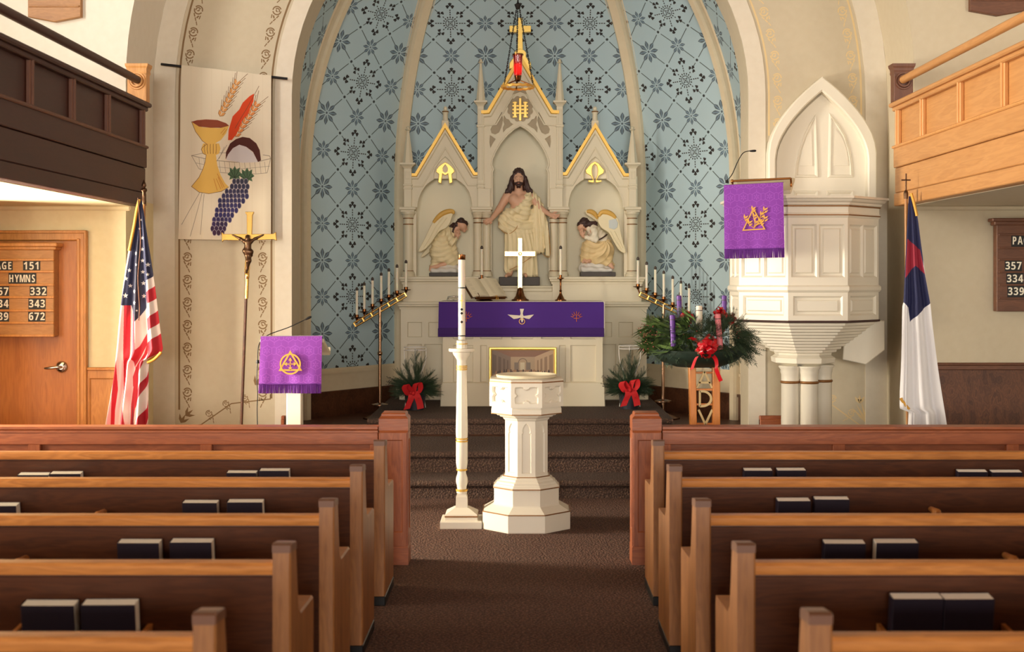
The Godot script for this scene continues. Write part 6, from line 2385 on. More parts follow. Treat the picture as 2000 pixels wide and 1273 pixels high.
func flags() -> void:
	wood("oak_rail_up", rgb(150, 96, 46), rgb(196, 138, 74), 1, 0.36, 16.0, 4)
	var d := 9.9
	# striped flag on the left
	var box := Rect2(190, 380, 150, 590)
	var red := rgb(176, 28, 46)
	var navy := rgb(28, 32, 66)
	var gold := rgb(206, 150, 46)
	var polys := [
		# left hanging part: long stripes
		[red, [247, 590, 258, 590, 256, 680, 252, 740, 246, 780, 249, 832, 245, 970, 236, 970, 238, 832, 243, 760]],
		[red, [228, 735, 233, 700, 234, 760, 228, 800, 226, 832, 216, 970, 205, 970, 220, 832]],
		[red, [262, 604, 268, 628, 270, 690, 265, 740, 258, 790, 256, 832, 250, 970, 268, 970, 262, 832, 268, 780, 276, 735, 262, 700]],
		# diagonal stripes over the middle
		[red, [262, 735, 270, 712, 284, 690, 291, 668, 291, 690, 281, 716, 270, 738, 262, 755]],
		[red, [266, 772, 276, 752, 288, 735, 295, 718, 292, 745, 280, 768, 270, 790, 264, 800]],
		[red, [268, 832, 276, 812, 288, 796, 292, 780, 292, 815, 284, 832, 280, 880, 266, 900]],
		# right hand fall
		[red, [288, 571, 306, 558, 309, 582, 291, 594]],
		[red, [290, 622, 314, 604, 317, 628, 292, 646]],
		[red, [291, 668, 318, 650, 320, 672, 321, 684, 292, 700]],
		[red, [262, 690, 276, 676, 290, 650, 290, 672, 279, 694, 266, 716]],
		# canton
		[navy, [274, 392, 284, 392, 297, 500, 303, 536, 302, 540, 289, 548, 290, 600, 281, 612, 268, 628, 259, 596, 240, 596, 255, 510, 266, 450]],
		[rgb(20, 22, 48), [271, 470, 278, 470, 281, 560, 276, 615, 268, 628, 262, 600, 264, 540]],  # darker navy: fold shade painted into the canton
		[gold, [270, 392, 277, 392, 270, 425, 264, 462, 258, 490, 255, 490, 262, 440]],
		[gold, [291, 702, 320, 684, 321, 692, 306, 702, 293, 708]],
		[rgb(120, 20, 34), [258, 832, 262, 780, 264, 832, 258, 970, 250, 970]],  # darker red: fold shade painted into a stripe
	]
	for s in [[281, 465, 4.5], [281, 487, 4.5], [269, 495, 4], [281.5, 509, 4.5], [293, 517, 5], [282, 531, 4.5], [250.5, 544, 5], [283, 553, 5], [266, 569, 4.5], [249.5, 577, 6], [284, 578, 5], [267, 591, 4.5], [270, 517, 3.5], [272, 606, 2.5], [277, 447, 3.5], [257, 528, 4.5], [258, 558, 4.5], [293, 536, 4], [279, 430, 3]]:
		var p := []
		for i in 10:
			var a := -PI / 2 + TAU * i / 10
			var r: float = s[2] * (1.0 if i % 2 == 0 else 0.42)
			p.append(s[0] + cos(a) * r * 0.9)
			p.append(s[1] + sin(a) * r)
		polys.append([rgb(226, 222, 216), p])
	var t := thing("striped_flag", "red and white striped flag with starred navy corner, on a pole", "flag", Vector3(X(272, d), 0, -d), "flags on poles")
	flag_pole(t, Vector3(X(274, d), 0, -d - 0.03), P(279, 372, d) + Vector3(0, 0, -0.03), false)
	var g := draped([272, 392, 264, 450, 252, 510, 241, 596, 234, 680, 228, 740, 218, 800, 213, 832, 206, 900, 203, 965], [281, 392, 285, 420, 291, 462, 300, 520, 307, 570, 314, 630, 319.5, 672, 320, 684, 306, 701, 294, 708, 293, 750, 292, 832, 290, 900, 288, 965], d, 60, 90, func(u, v): return 0.05 * v * sin(u * 17.0 + v * 1.5) + 0.02 * v * sin(u * 31.0 + 2.0) + 0.05)
	var fm := mat("flag_stars", Color.WHITE, 0.7)
	fm.albedo_texture = flag_tex(box, rgb(224, 212, 206), polys, 5.0)
	part(t, "flag_cloth", flag_cloth(g, box), fm)
	var mb := MB.new()
	var fp := []
	for q in [[277, 390], [272, 410], [267, 440], [262, 465], [257, 490]]:
		fp.append(P(q[0], q[1], d) + Vector3(0, 0, 0.062))
	mb.tube(smooth_path(fp, 4), 0.012, 7)
	part(t, "gold_fringe", mb, M["gold_thread"])
	mb = MB.new()
	fp = []
	for q in [[292, 707], [306, 700], [319, 687]]:
		fp.append(P(q[0], q[1], d) + Vector3(0, 0, 0.06))
	mb.tube(smooth_path(fp, 4), 0.012, 7)
	part(t, "gold_fringe", mb, M["gold_thread"])
	mb = MB.new()
	fp = []
	for q in [[276, 388], [281, 470], [276, 540], [279, 600], [277, 625]]:
		fp.append(P(q[0], q[1], d) + Vector3(0, 0, 0.085))
	mb.tube(smooth_path(fp, 5), 0.004, 6)
	part(t, "cord", mb, M["brown_cord"])
	# white flag with a navy corner on the right
	d = 9.9
	box = Rect2(1740, 370, 130, 600)
	var navy2 := rgb(24, 28, 74)
	polys = [
		[navy2, [1768, 370, 1792, 370, 1800, 520, 1813, 592, 1775, 628, 1771, 600, 1762, 590, 1765, 500, 1768, 440]],
		[rgb(150, 24, 52), [1769, 466, 1794, 488, 1803, 536, 1792, 524, 1784, 519, 1775, 530, 1765, 543, 1767, 500]],
		[rgb(206, 150, 46), [1775, 374, 1786, 374, 1789, 420, 1786, 420]],
	]
	t = thing("white_flag", "white flag with navy corner and red cross, on a pole", "flag", Vector3(X(1785, d), 0, -d), "flags on poles")
	flag_pole(t, Vector3(X(1777, d), 0, -d - 0.04), P(1772.5, 372, d) + Vector3(0, 0, -0.04), true)
	g = draped([1772, 384, 1769, 440, 1766, 500, 1762, 590, 1760, 600, 1758, 700, 1755, 775, 1757, 800, 1771, 800, 1771, 832, 1769, 900, 1768, 965], [1778, 384, 1788, 420, 1796, 480, 1804, 540, 1813, 592, 1818, 640, 1828, 720, 1837, 780, 1845, 832, 1852, 900, 1856, 965], d, 56, 90, func(u, v): return 0.04 * v * sin(u * 13.0 + 0.5) + 0.012 * v * sin(u * 29.0) + 0.04 + (-0.03 * v if u < 0.12 else 0.0))
	fm = mat("flag_white", Color.WHITE, 0.7)
	fm.albedo_texture = flag_tex(box, rgb(232, 230, 232), polys, 5.0)
	part(t, "flag_cloth", flag_cloth(g, box), fm)
	mb = MB.new()
	fp = []
	for q in [[1756, 776], [1762, 786], [1772, 798]]:
		fp.append(P(q[0], q[1], d) + Vector3(0, 0, 0.045))
	mb.tube(smooth_path(fp, 4), 0.012, 7)
	part(t, "gold_fringe", mb, M["gold_thread"])
	mb = MB.new()
	fp = []
	for q in [[1776, 378], [1782, 400], [1787, 422]]:
		fp.append(P(q[0], q[1], d) + Vector3(0, 0, 0.05))
	mb.tube(smooth_path(fp, 4), 0.011, 7)
	part(t, "gold_fringe", mb, M["gold_thread"])

func banner() -> void:
	var d := 11.33
	var box := Rect2(346, 120, 190, 356)
	var k := 5.0
	var cv := Cv.new(int(box.size.x * k), int(box.size.y * k), rgb(214, 202, 180))
	var pp := func(a: Array) -> PackedVector2Array:   # crop coordinates of the study in thirds of a pixel
		var o := PackedVector2Array()
		for i in range(0, a.size(), 2):
			o.append((Vector2(a[i] / 3.032, a[i + 1] / 3.032) - box.position) * k)
		return o
	var ink := rgb(92, 62, 40)
	var wire := rgb(120, 112, 100)
	# faint vertical streaks a little darker than the cloth
	for i in 9:
		cv.line(Vector2(40 + i * 100, 0), Vector2(50 + i * 98, box.size.y * k), 6, rgb(210, 198, 175))
	# ears of wheat
	for e in [[1295, 710, 1420, 460, rgb(206, 146, 84)], [1385, 830, 1540, 590, rgb(210, 132, 72)]]:
		var a := Vector2(e[0], e[1])
		var b := Vector2(e[2], e[3])
		var dir := (b - a).normalized()
		for i in 8:
			var c := a.lerp(b, 0.08 + 0.105 * i)
			for s: float in [-1.0, 1.0]:
				var o := dir.orthogonal() * s
				var tip := c + dir * 34 + o * 20
				cv.path(pp.call([c.x, c.y, (tip + dir * 60 + o * 14).x, (tip + dir * 60 + o * 14).y]), 4, ink)
				cv.poly(pp.call([c.x, c.y, (c + dir * 12 + o * 17).x, (c + dir * 12 + o * 17).y, tip.x, tip.y, (c + dir * 26 + o * 3).x, (c + dir * 26 + o * 3).y]), e[4])
				cv.path(pp.call([c.x, c.y, (c + dir * 12 + o * 17).x, (c + dir * 12 + o * 17).y, tip.x, tip.y]), 3, ink)
	cv.poly(pp.call([1352, 830, 1356, 770, 1380, 690, 1420, 650, 1440, 610, 1480, 570, 1505, 555, 1502, 600, 1480, 650, 1470, 680, 1440, 710, 1420, 760, 1400, 800, 1375, 830]), rgb(206, 66, 24))
	cv.path(pp.call([1395, 760, 1460, 650, 1535, 510]), 4, ink)
	# stalks
	for s in [[1345, 860, 1285, 960], [1330, 870, 1300, 940], [1190, 1130, 1080, 1330], [1200, 1140, 1130, 1400], [1212, 1150, 1190, 1390]]:
		cv.path(pp.call(s), 4, wire)
	# bowl of wire mesh
	cv.path(pp.call([1137, 922, 1200, 908, 1340, 905]), 4, wire)
	cv.path(pp.call([1137, 922, 1250, 948, 1400, 962, 1540, 956, 1605, 940, 1600, 925, 1560, 918]), 5, wire)
	cv.path(pp.call([1137, 922, 1180, 1000, 1260, 1018, 1400, 1030, 1520, 1030, 1585, 1025, 1605, 940]), 4, wire)
	cv.path(pp.call([1160, 965, 1280, 988, 1420, 1002, 1600, 985]), 3, wire)
	for i in 14:
		var x := 1180 + i * 30.0
		cv.path(pp.call([x, 935 + minf(i * 4, 24), x + 8, 1006 + minf(i * 3, 22)]), 3, wire)
	# loaf
	cv.poly(pp.call([1338, 945, 1340, 900, 1365, 850, 1400, 825, 1440, 812, 1480, 818, 1520, 850, 1540, 890, 1548, 950, 1530, 960, 1500, 900, 1460, 870, 1420, 858, 1380, 880, 1350, 920]), rgb(74, 30, 24))
	cv.poly(pp.call([1342, 945, 1352, 915, 1382, 878, 1420, 858, 1460, 870, 1500, 905, 1530, 960, 1440, 965, 1350, 950]), rgb(200, 194, 196))
	# chalice
	var gold := rgb(214, 172, 86)
	cv.poly(pp.call([1137, 722, 1160, 780, 1200, 835, 1228, 855, 1270, 855, 1310, 830, 1340, 790, 1358, 745, 1300, 760, 1200, 755]), gold)
	cv.poly(pp.call([1137, 722, 1170, 712, 1220, 708, 1290, 712, 1340, 730, 1358, 745, 1310, 758, 1250, 758, 1180, 750]), rgb(132, 62, 38))
	cv.poly(pp.call([1205, 850, 1300, 850, 1308, 880, 1300, 910, 1285, 918, 1215, 918, 1200, 905, 1194, 880]), gold)
	for i in 5:
		cv.path(pp.call([1215 + i * 17, 855, 1212 + i * 18, 885, 1218 + i * 16, 912]), 4, ink)
	cv.poly(pp.call([1224, 918, 1282, 918, 1290, 980, 1310, 1040, 1335, 1085, 1358, 1108, 1310, 1135, 1240, 1148, 1180, 1138, 1137, 1105, 1180, 1050, 1205, 1000, 1218, 960]), gold)
	for s in [[1290, 1030, 1330, 1110], [1285, 1060, 1310, 1120], [1270, 1060, 1290, 1128], [1320, 800, 1345, 765], [1310, 790, 1335, 760], [1295, 1050, 1320, 1115]]:
		cv.path(pp.call(s), 6, rgb(190, 128, 52))
	cv.path(pp.call([1137, 722, 1160, 780, 1200, 835, 1228, 855, 1205, 870, 1194, 885, 1205, 910, 1224, 918, 1218, 960, 1205, 1000, 1180, 1050, 1137, 1105, 1180, 1138, 1240, 1148, 1310, 1135, 1358, 1108]), 4, ink)
	# vine leaves
	for c in [[1393, 1035, 1.0], [1465, 1045, -1.0]]:
		var q := []
		for v in [0, 50, 12, 22, 34, 30, 28, 10, 46, -2, 30, -18, 32, -42, 12, -30, 0, -52, -12, -30, -32, -42, -30, -18, -46, -2, -28, 10, -34, 30, -12, 22]:
			q.append(v)
		var o := PackedVector2Array()
		for i in range(0, q.size(), 2):
			o.append((Vector2(c[0] + q[i] * c[2] * 0.95, c[1] + q[i + 1]) / 3.032 - box.position) * k)
		cv.poly(o, rgb(70, 96, 70))
		for i in 5:
			var a := -PI / 2 + (i - 2) * 0.75
			cv.line((Vector2(c[0], c[1] + 20) / 3.032 - box.position) * k, (Vector2(c[0] + cos(a) * 36, c[1] + sin(a) * 36) / 3.032 - box.position) * k, 4, rgb(28, 38, 28))
	# grapes
	var r := RandomNumberGenerator.new()
	r.seed = 3
	var rows := [[1390, 1480, 1075], [1370, 1475, 1105], [1345, 1470, 1135], [1320, 1470, 1162], [1305, 1465, 1190], [1300, 1440, 1218], [1288, 1420, 1246], [1280, 1400, 1274], [1272, 1376, 1302], [1264, 1352, 1328], [1262, 1340, 1354], [1268, 1330, 1378]]
	var n := 0
	for row in rows:
		var x: float = row[0] + (6 if n % 2 else 0)
		while x < row[1]:
			var f := float(n) / rows.size()
			var col := rgb(52, 54, 76).lerp(rgb(48, 42, 96), minf(f * 2.0, 1.0)).lerp(rgb(66, 26, 48), maxf(0.0, f * 2.4 - 1.5))
			var c := (Vector2(x, row[2]) / 3.032 - box.position) * k
			var o := PackedVector2Array()
			var o2 := PackedVector2Array()
			for i in 14:
				var v := Vector2(cos(TAU * i / 14) * 17, sin(TAU * i / 14) * 26)
				o.append(c + v * 1.22)
				o2.append(c + v)
			cv.poly(o, rgb(150, 142, 150))
			cv.poly(o2, col.lerp(Color.BLACK, r.randf() * 0.15))
			x += 23
		n += 1
	var t := thing("banner", "tall cream cloth banner with a chalice, wheat, bread and grapes on the left pier", "banner", P(441, 470, d))
	var m := mat("banner_print", Color.WHITE, 0.85)
	m.albedo_texture = cv.tex()
	var rw := []
	var bk := []
	var uvs := []
	for i in 29:
		var v := i / 28.0
		var row := []
		var rb := []
		var uv := []
		for j in 25:
			var u := j / 24.0
			var px := lerpf(lerpf(355, 350, v), lerpf(530.5, 530, v), u)
			var py := lerpf(lerpf(127.5, 148, u), lerpf(467, 470, u), v)
			var q := P(px, py, d)
			q.z += 0.012 + 0.006 * sin(u * 21.0 + v) + 0.004 * sin(u * 47.0 + 2.0 * v) * v + 0.01 * v
			row.append(q)
			rb.append(q - Vector3(0, 0, 0.003))
			uv.append((Vector2(px, py) - box.position) / box.size)
		rw.append(row)
		bk.append(rb)
		uvs.append(uv)
	rw.reverse()
	bk.reverse()
	uvs.reverse()
	var mb := MB.new()
	mb.grid(rw, false, false, uvs)
	mb.grid(bk, false, true, uvs)
	part(t, "banner_cloth", mb, m)
	mb = MB.new()
	mb.tube([P(314, 125, d) + Vector3(0, 0, -0.008), P(561, 153.5, d) + Vector3(0, 0, -0.008)], 0.011, 10)
	part(t, "rod", mb, M["black_metal"], "black hanging rod")

func crucifix() -> void:
	var d := 10.9
	var t := thing("processional_cross", "brass cross with a small bronze figure on a tall wooden staff below the banner", "cross", Vector3(X(471, d), CHANCEL, -d))
	var foot := P(470, 872, d)
	foot.y = CHANCEL + 0.06
	var top := P(482, 545, d)
	var mb := MB.new()
	mb.tube([foot, top], 0.0125, 12)
	part(t, "staff", mb, M["oak_dark"])
	mb = MB.new()
	mb.lathe([Vector2(0, 0), Vector2(0.16, 0), Vector2(0.16, 0.03), Vector2(0.05, 0.05), Vector2(0.03, 0.2), Vector2(0, 0.2)], Vector3(foot.x, CHANCEL, foot.z), 20)
	part(t, "stand", mb, M["oak_dark"])
	mb = MB.new()
	mb.tube([P(481, 583, d), P(482.5, 545, d)], 0.0165, 14)
	mb.tube([P(482.3, 545, d), P(482.4, 540, d), P(482.6, 534, d), P(482.7, 530, d)], [0.0165, 0.02, 0.02, 0.012], 14)
	part(t, "ferrule", mb, M["brass"])
	mb = MB.new()
	mb.prism(trace([477.5, 532, 482.5, 470, 438, 469, 434, 473, 433, 453, 438, 457, 482.8, 457, 482.2, 420, 479.5, 416, 480, 413.5, 496, 413.5, 496, 416, 493.5, 420, 492.4, 457, 534, 456.5, 539, 453, 540.5, 470, 534, 467.5, 491, 469.5, 487, 532], d), -d - 0.012, -d + 0.012, Transform3D(), 0.003)
	part(t, "cross", mb, M["brass"])
	# small figure
	var z := 0.03
	var c := func(px: float, py: float, dz: float) -> Vector3: return P(px, py, d) + Vector3(0, 0, dz)
	var bones := [
		[c.call(485, 463, z), c.call(485, 466, z + 0.006), 0.020, 0.019],
		[c.call(485.5, 474, z), c.call(485.5, 483, z), 0.030, 0.026], [c.call(485.5, 483, z), c.call(485, 494, z), 0.025, 0.028],
		[c.call(478, 471, z), c.call(470, 466, 0.024), 0.013, 0.011], [c.call(470, 466, 0.024), c.call(455.5, 459, 0.02), 0.011, 0.007],
		[c.call(492, 471, z), c.call(500, 466, 0.024), 0.013, 0.011], [c.call(500, 466, 0.024), c.call(515, 458.5, 0.02), 0.011, 0.007],
		[c.call(479, 472, z), c.call(492, 472, z), 0.016, 0.016],
		[c.call(483, 496, z), c.call(486.5, 510, z + 0.018), 0.019, 0.015], [c.call(486.5, 510, z + 0.018), c.call(483, 524, z), 0.014, 0.009],
		[c.call(488, 496, z), c.call(489.5, 509, z + 0.015), 0.019, 0.015], [c.call(489.5, 509, z + 0.015), c.call(484.5, 525, z), 0.014, 0.009],
		[c.call(483.5, 525, z), c.call(482.5, 532, z + 0.015), 0.010, 0.008],
		[c.call(481, 490, z + 0.005), c.call(491, 492, z + 0.005), 0.026, 0.025], [c.call(491, 492, z), c.call(494, 500, z), 0.014, 0.006],
	]
	var f := skin_mesh(bones, 0.0055, 0.012)
	part(t, "figure", f, M["bronze"], "small bronze figure with outstretched arms")


# ---------------------------------------------------------------- candelabra, wreath, pots, lamp
func candelabrum(px: float, bar: Array, cand: Array, d: float, nm: String, foot_y: float) -> void:
	var base := Vector3(X(px, d), CHANCEL, -d)
	var t := thing("candelabrum", "slanting brass candelabrum with seven white candles, %s" % nm, "candelabrum", base, "brass candelabra beside the altar")
	var mb := MB.new()
	mb.lathe([Vector2(0, 0), Vector2(0.17, 0), Vector2(0.17, 0.012), Vector2(0.12, 0.03), Vector2(0.05, 0.05), Vector2(0.018, 0.07), Vector2(0, 0.07)], base, 28)
	part(t, "foot", mb, M["brass_dark"])
	var tilt := P(bar[4], bar[5], d)
	mb = MB.new()
	mb.tube([base + Vector3(0, 0.06, 0), Vector3(base.x, Y(705, d), base.z), tilt], [0.017, 0.016, 0.015], 12)
	mb.lathe([Vector2(0.02, -0.02), Vector2(0.085, -0.006), Vector2(0.085, 0.004), Vector2(0.02, 0.02)], Vector3(base.x, Y(foot_y, d), base.z), 20)
	mb.lathe([Vector2(0.016, -0.02), Vector2(0.024, -0.012), Vector2(0.024, 0.012), Vector2(0.016, 0.02)], Vector3(base.x, Y(690, d), base.z), 14)
	part(t, "pole", mb, M["brass_pole"])
	mb = MB.new()
	var a := P(bar[0], bar[1], d)
	var b := P(bar[2], bar[3], d)
	var n := (b - a).normalized()
	var up := Vector3(-n.y, n.x, 0) * (1.0 if n.x > 0 else -1.0)
	for s: float in [-0.5, 0.5]:
		mb.tube([a + up * 0.04 * s, b + up * 0.04 * s], 0.0095, 8)
	for i in 7:
		var q := a.lerp(b, i / 6.0)
		mb.obox(Transform3D(Basis(n, up, n.cross(up)), q), Vector3(0.018, 0.05, 0.018), 0.004)
	part(t, "slanted_bar", mb, M["brass"])
	for i in 7:
		var q: Array = cand[i]
		var c := Vector3(X(q[0], d), Y(q[2], d), -d)
		var at := a.lerp(b, clampf((c.x - a.x) / (b.x - a.x), 0.0, 1.0))
		mb = MB.new()
		mb.tube([at, c - Vector3(0, 0.03, 0), c], [0.007, 0.008, 0.01], 8)
		mb.lathe([Vector2(0.008, -0.035), Vector2(0.014, -0.03), Vector2(0.016, -0.02), Vector2(0.048, -0.012), Vector2(0.05, -0.006), Vector2(0.02, -0.004), Vector2(0.02, 0.018), Vector2(0.016, 0.02)], c, 18)
		var cup := part(t, "candle_cup", mb, M["brass_dark"])
		candle(cup, c, 0.0125, Y(q[1], d) - c.y - 0.02)

func candelabra() -> void:
	mat("brass_pole", rgb(176, 140, 112), 0.25, 1.0)
	candelabrum(742, [693, 634, 792, 575, 742, 600], [[697, 561, 618], [711.5, 551.5, 607], [727.5, 541.5, 597], [744.5, 532, 587], [759.5, 524, 579], [775.5, 516.5, 571], [793, 508, 564]], 13.3, "left of the reredos", 790)
	candelabrum(1295, [1250, 574, 1343, 618, 1296, 594], [[1246, 502, 558], [1263, 511, 566], [1280, 520, 575], [1296.5, 528.5, 583], [1314, 538.5, 594], [1330, 547.5, 603], [1346, 556.5, 612]], 13.3, "behind the evergreen wreath", 783)

func sprig(st: MB, at: Vector3, dir: Vector3, length: float, wide: float, n: int, up: Vector3) -> void:   # a twig of flat needles
	var side := dir.cross(up).normalized()
	if side.length() < 0.5:
		side = Vector3.RIGHT
	st.tube([at, at + dir * length * 0.9], [0.0022, 0.001], 4, false)
	for i in n:
		var f := float(i) / n
		var p := at + dir * length * f
		var w := wide * (1.0 - 0.55 * f)
		for s: float in [-1.0, 1.0]:
			var tip := p + (side * s * 0.8 + dir * 0.7 + up * rng.randf_range(-0.15, 0.35)).normalized() * w
			st.leaf(p, tip, dir * 0.007 + up * 0.002)
	st.leaf(at + dir * length * 0.85, at + dir * (length + wide * 0.6), side * 0.006)

func sprig_field(parent: Node3D, called: String, m: Material, spots: Array, label := "") -> void:   # spots: [position, direction, size]
	var st := MB.new()
	sprig(st, Vector3.ZERO, Vector3.UP, 0.16, 0.045, 11, Vector3(0, 0, 1))
	var mm := MultiMesh.new()
	mm.transform_format = MultiMesh.TRANSFORM_3D
	mm.use_colors = true
	mm.mesh = st.mesh()
	mm.instance_count = spots.size()
	for i in spots.size():
		var dir: Vector3 = spots[i][1].normalized()
		var any := Vector3(rng.randf_range(-1, 1), rng.randf_range(-1, 1), rng.randf_range(-1, 1))
		var s := dir.cross(any).normalized()
		var b := Basis(s, dir, s.cross(dir)).scaled(Vector3.ONE * spots[i][2])
		mm.set_instance_transform(i, Transform3D(b, spots[i][0] - parent.position))
		var g := rng.randf_range(0.6, 1.25)
		mm.set_instance_color(i, Color(g, g * rng.randf_range(0.9, 1.1), g * rng.randf_range(0.8, 1.0)))
	var o := MultiMeshInstance3D.new()
	o.name = called
	o.multimesh = mm
	o.material_override = m
	o.set_meta("kind", "stuff")
	if label:
		o.set_meta("label", label)
	parent.add_child(o, true)

func loops(mb: MB, c: Vector3, n: int, size: float, x: Basis, sd: int) -> void:   # a fluffy ribbon bow of n loops
	var r := RandomNumberGenerator.new()
	r.seed = sd
	for i in n:
		var a := TAU * i / n * 2.39996
		var e := r.randf_range(0.1, 1.2)
		var dir := x * Vector3(cos(i * 2.4) * cos(e), sin(i * 2.4) * cos(e), sin(e))
		var side := dir.cross(x * Vector3(sin(a), cos(a), 0.4)).normalized()
		var w := side * size * 0.42
		var p := []
		for k in 9:
			var f := TAU * k / 8
			p.append(c + dir * size * (0.5 - 0.5 * cos(f)) + dir.cross(side) * sin(f) * size * 0.3)
		mb.ribbon(p, w, 0.002)

func wreath() -> void:
	var d := 9.3
	var c := P(1364, 650, d)
	var st := thing("wreath_stand", "honey wood stand with pale letters spelling a word downwards, holding the wreath", "stand", Vector3(c.x + 0.04, 0, -d))
	var ytop := Y(716, d)
	for q in [[1345.5, 1359, 1351.5, 1364], [1392, 1406, 1391, 1407]]:
		var mb := MB.new()
		mb.prism(PackedVector2Array([Vector2(X(q[0], d), ytop), Vector2(X(q[1], d), ytop), Vector2(X(q[3] , d) , 0.0), Vector2(X(q[2], d), 0.0)]), -d - 0.05, -d + 0.012, Transform3D(), 0.004)
		part(st, "upright", mb, M["stand_wood"])
	for y in [728, 761, 790, 828, 866, 904, 942]:
		var mb := MB.new()
		mb.box(Vector3(X(1354, d), Y(y + 2, d), -d - 0.03), Vector3(X(1398, d), Y(y - 2, d), -d - 0.012), 0.003)
		part(st, "crossbar", mb, M["stand_wood"])
	var lt := MB.new()
	var z := -d + 0.0
	var stroke := func(p: Array, w := 0.0105):
		var mm := MB.new()
		for i in p.size() - 1:
			var a := P(p[i][0], p[i][1], d)
			var b := P(p[i + 1][0], p[i + 1][1], d)
			var dir := (b - a).normalized()
			mm.obox(Transform3D(Basis(dir, Vector3(-dir.y, dir.x, 0), Vector3(0, 0, 1)), (a + b) / 2 + Vector3(0, 0, -0.006)), Vector3(a.distance_to(b) + w * 0.8, w * 1.5, 0.012), 0.002)
		return mm
	var A: MB = stroke.call([[1362, 757], [1376, 726], [1391, 757]])
	A.add(stroke.call([[1366, 747], [1387, 747]]))
	part(st, "letter", A, M["letter_wood"], "pale wooden letter A")
	var D: MB = stroke.call([[1367, 793], [1367, 764]])
	var dp := [P(1367, 764, d)]
	for i in 15:
		var a := -PI / 2 + PI * i / 14
		dp.append(P(1372 + cos(a) * 17, 778.5 + sin(a) * 14.5, d))
	dp.append(P(1367, 793, d))
	D.mold(dp, [Vector2(-0.008, -0.012), Vector2(-0.008, 0.0), Vector2(0.008, 0.0), Vector2(0.008, -0.012)], Vector3(0, 0, 1))
	part(st, "letter", D, M["letter_wood"], "pale wooden letter D")
	part(st, "letter", stroke.call([[1365, 801], [1378, 829], [1391, 801]]), M["letter_wood"], "pale wooden letter V")
	var E: MB = stroke.call([[1388, 836], [1368, 836], [1368, 866], [1388, 866]])
	E.add(stroke.call([[1368, 851], [1384, 851]]))
	part(st, "letter", E, M["letter_wood"], "pale wooden letter E")
	part(st, "letter", stroke.call([[1366, 904], [1366, 876], [1390, 904], [1390, 876]]), M["letter_wood"], "pale wooden letter N")
	var T: MB = stroke.call([[1364, 914], [1392, 914]])
	T.add(stroke.call([[1378, 914], [1378, 942]]))
	part(st, "letter", T, M["letter_wood"], "pale wooden letter T")
	var mb := MB.new()
	mb.box(Vector3(X(1344, d), 0, -d - 0.2), Vector3(X(1412, d), 0.04, -d + 0.2), 0.006)
	part(st, "foot", mb, M["stand_wood"])
	# evergreen ring in a dark green bowl
	var t := thing("advent_wreath", "large evergreen wreath with red bows on the wooden stand, holding coloured candles", "wreath", Vector3(c.x, ytop + 0.002, -d))
	mb = MB.new()
	var b0 := Vector3(c.x, ytop + 0.002, -d - 0.02)
	mb.lathe([Vector2(0, 0), Vector2(0.16, 0.0), Vector2(0.26, 0.035), Vector2(0.32, 0.09), Vector2(0.33, 0.12), Vector2(0, 0.1)], b0, 28)
	part(t, "bowl", mb, M["pine_dark"], "dark green bowl under the branches")
	var spots := []
	for i in 1500:
		var a := rng.randf() * TAU
		var f := rng.randf() * TAU
		var rr := 0.24 + 0.07 * cos(f)
		var p := c + Vector3(cos(a) * rr, -0.03 + (0.085 + 0.03 * sin(a * 3.0)) * sin(f), sin(a) * rr - 0.02)
		var out := Vector3(cos(a) * cos(f), sin(f) * 1.0, sin(a) * cos(f))
		var tang := Vector3(-sin(a), 0, cos(a))
		spots.append([p, out * 0.7 + tang * rng.randf_range(-0.9, 0.9) + Vector3(0, -0.1, 0), rng.randf_range(0.3, 0.68)])
	for i in 60:   # long drooping tips on the right
		var p := c + Vector3(rng.randf_range(0.22, 0.31), rng.randf_range(-0.1, 0.04), rng.randf_range(0.0, 0.12))
		spots.append([p, Vector3(rng.randf_range(0.3, 0.9), rng.randf_range(-1.0, -0.1), 0.3), rng.randf_range(0.7, 1.0)])
	sprig_field(t, "fir_sprigs", M["pine"], spots, "dark green fir sprigs")
	var ls := MB.new()
	for i in 240:   # broad lighter leaves on the left
		var a := rng.randf_range(PI * 0.55, PI * 1.25)
		var p := c + Vector3(cos(a) * rng.randf_range(0.24, 0.35), rng.randf_range(-0.12, 0.09), sin(a) * 0.26 + 0.02)
		var dir := Vector3(cos(a), rng.randf_range(-0.4, 0.8), rng.randf_range(-0.3, 0.8)).normalized()
		ls.leaf(p, p + dir * rng.randf_range(0.03, 0.05), dir.cross(Vector3(rng.randf() - 0.5, rng.randf() - 0.5, 1)).normalized() * 0.024, 0.2)
	var lf := part(t, "light_leaves", ls, M["leaf_light"])
	lf.set_meta("kind", "stuff")
	var hb := MB.new()
	for i in 70:
		var p := c + Vector3(rng.randf_range(-0.42, -0.28), rng.randf_range(-0.12, 0.06), rng.randf_range(-0.05, 0.15))
		hb.blob(p, Vector3.ONE * rng.randf_range(0.004, 0.007), 5)
	for i in 40:
		var a := rng.randf() * TAU
		hb.blob(c + Vector3(cos(a) * 0.3, rng.randf_range(-0.05, 0.06), sin(a) * 0.28), Vector3.ONE * 0.006, 5)
	var bb := part(t, "berries", hb, M["berry"])
	bb.set_meta("kind", "stuff")
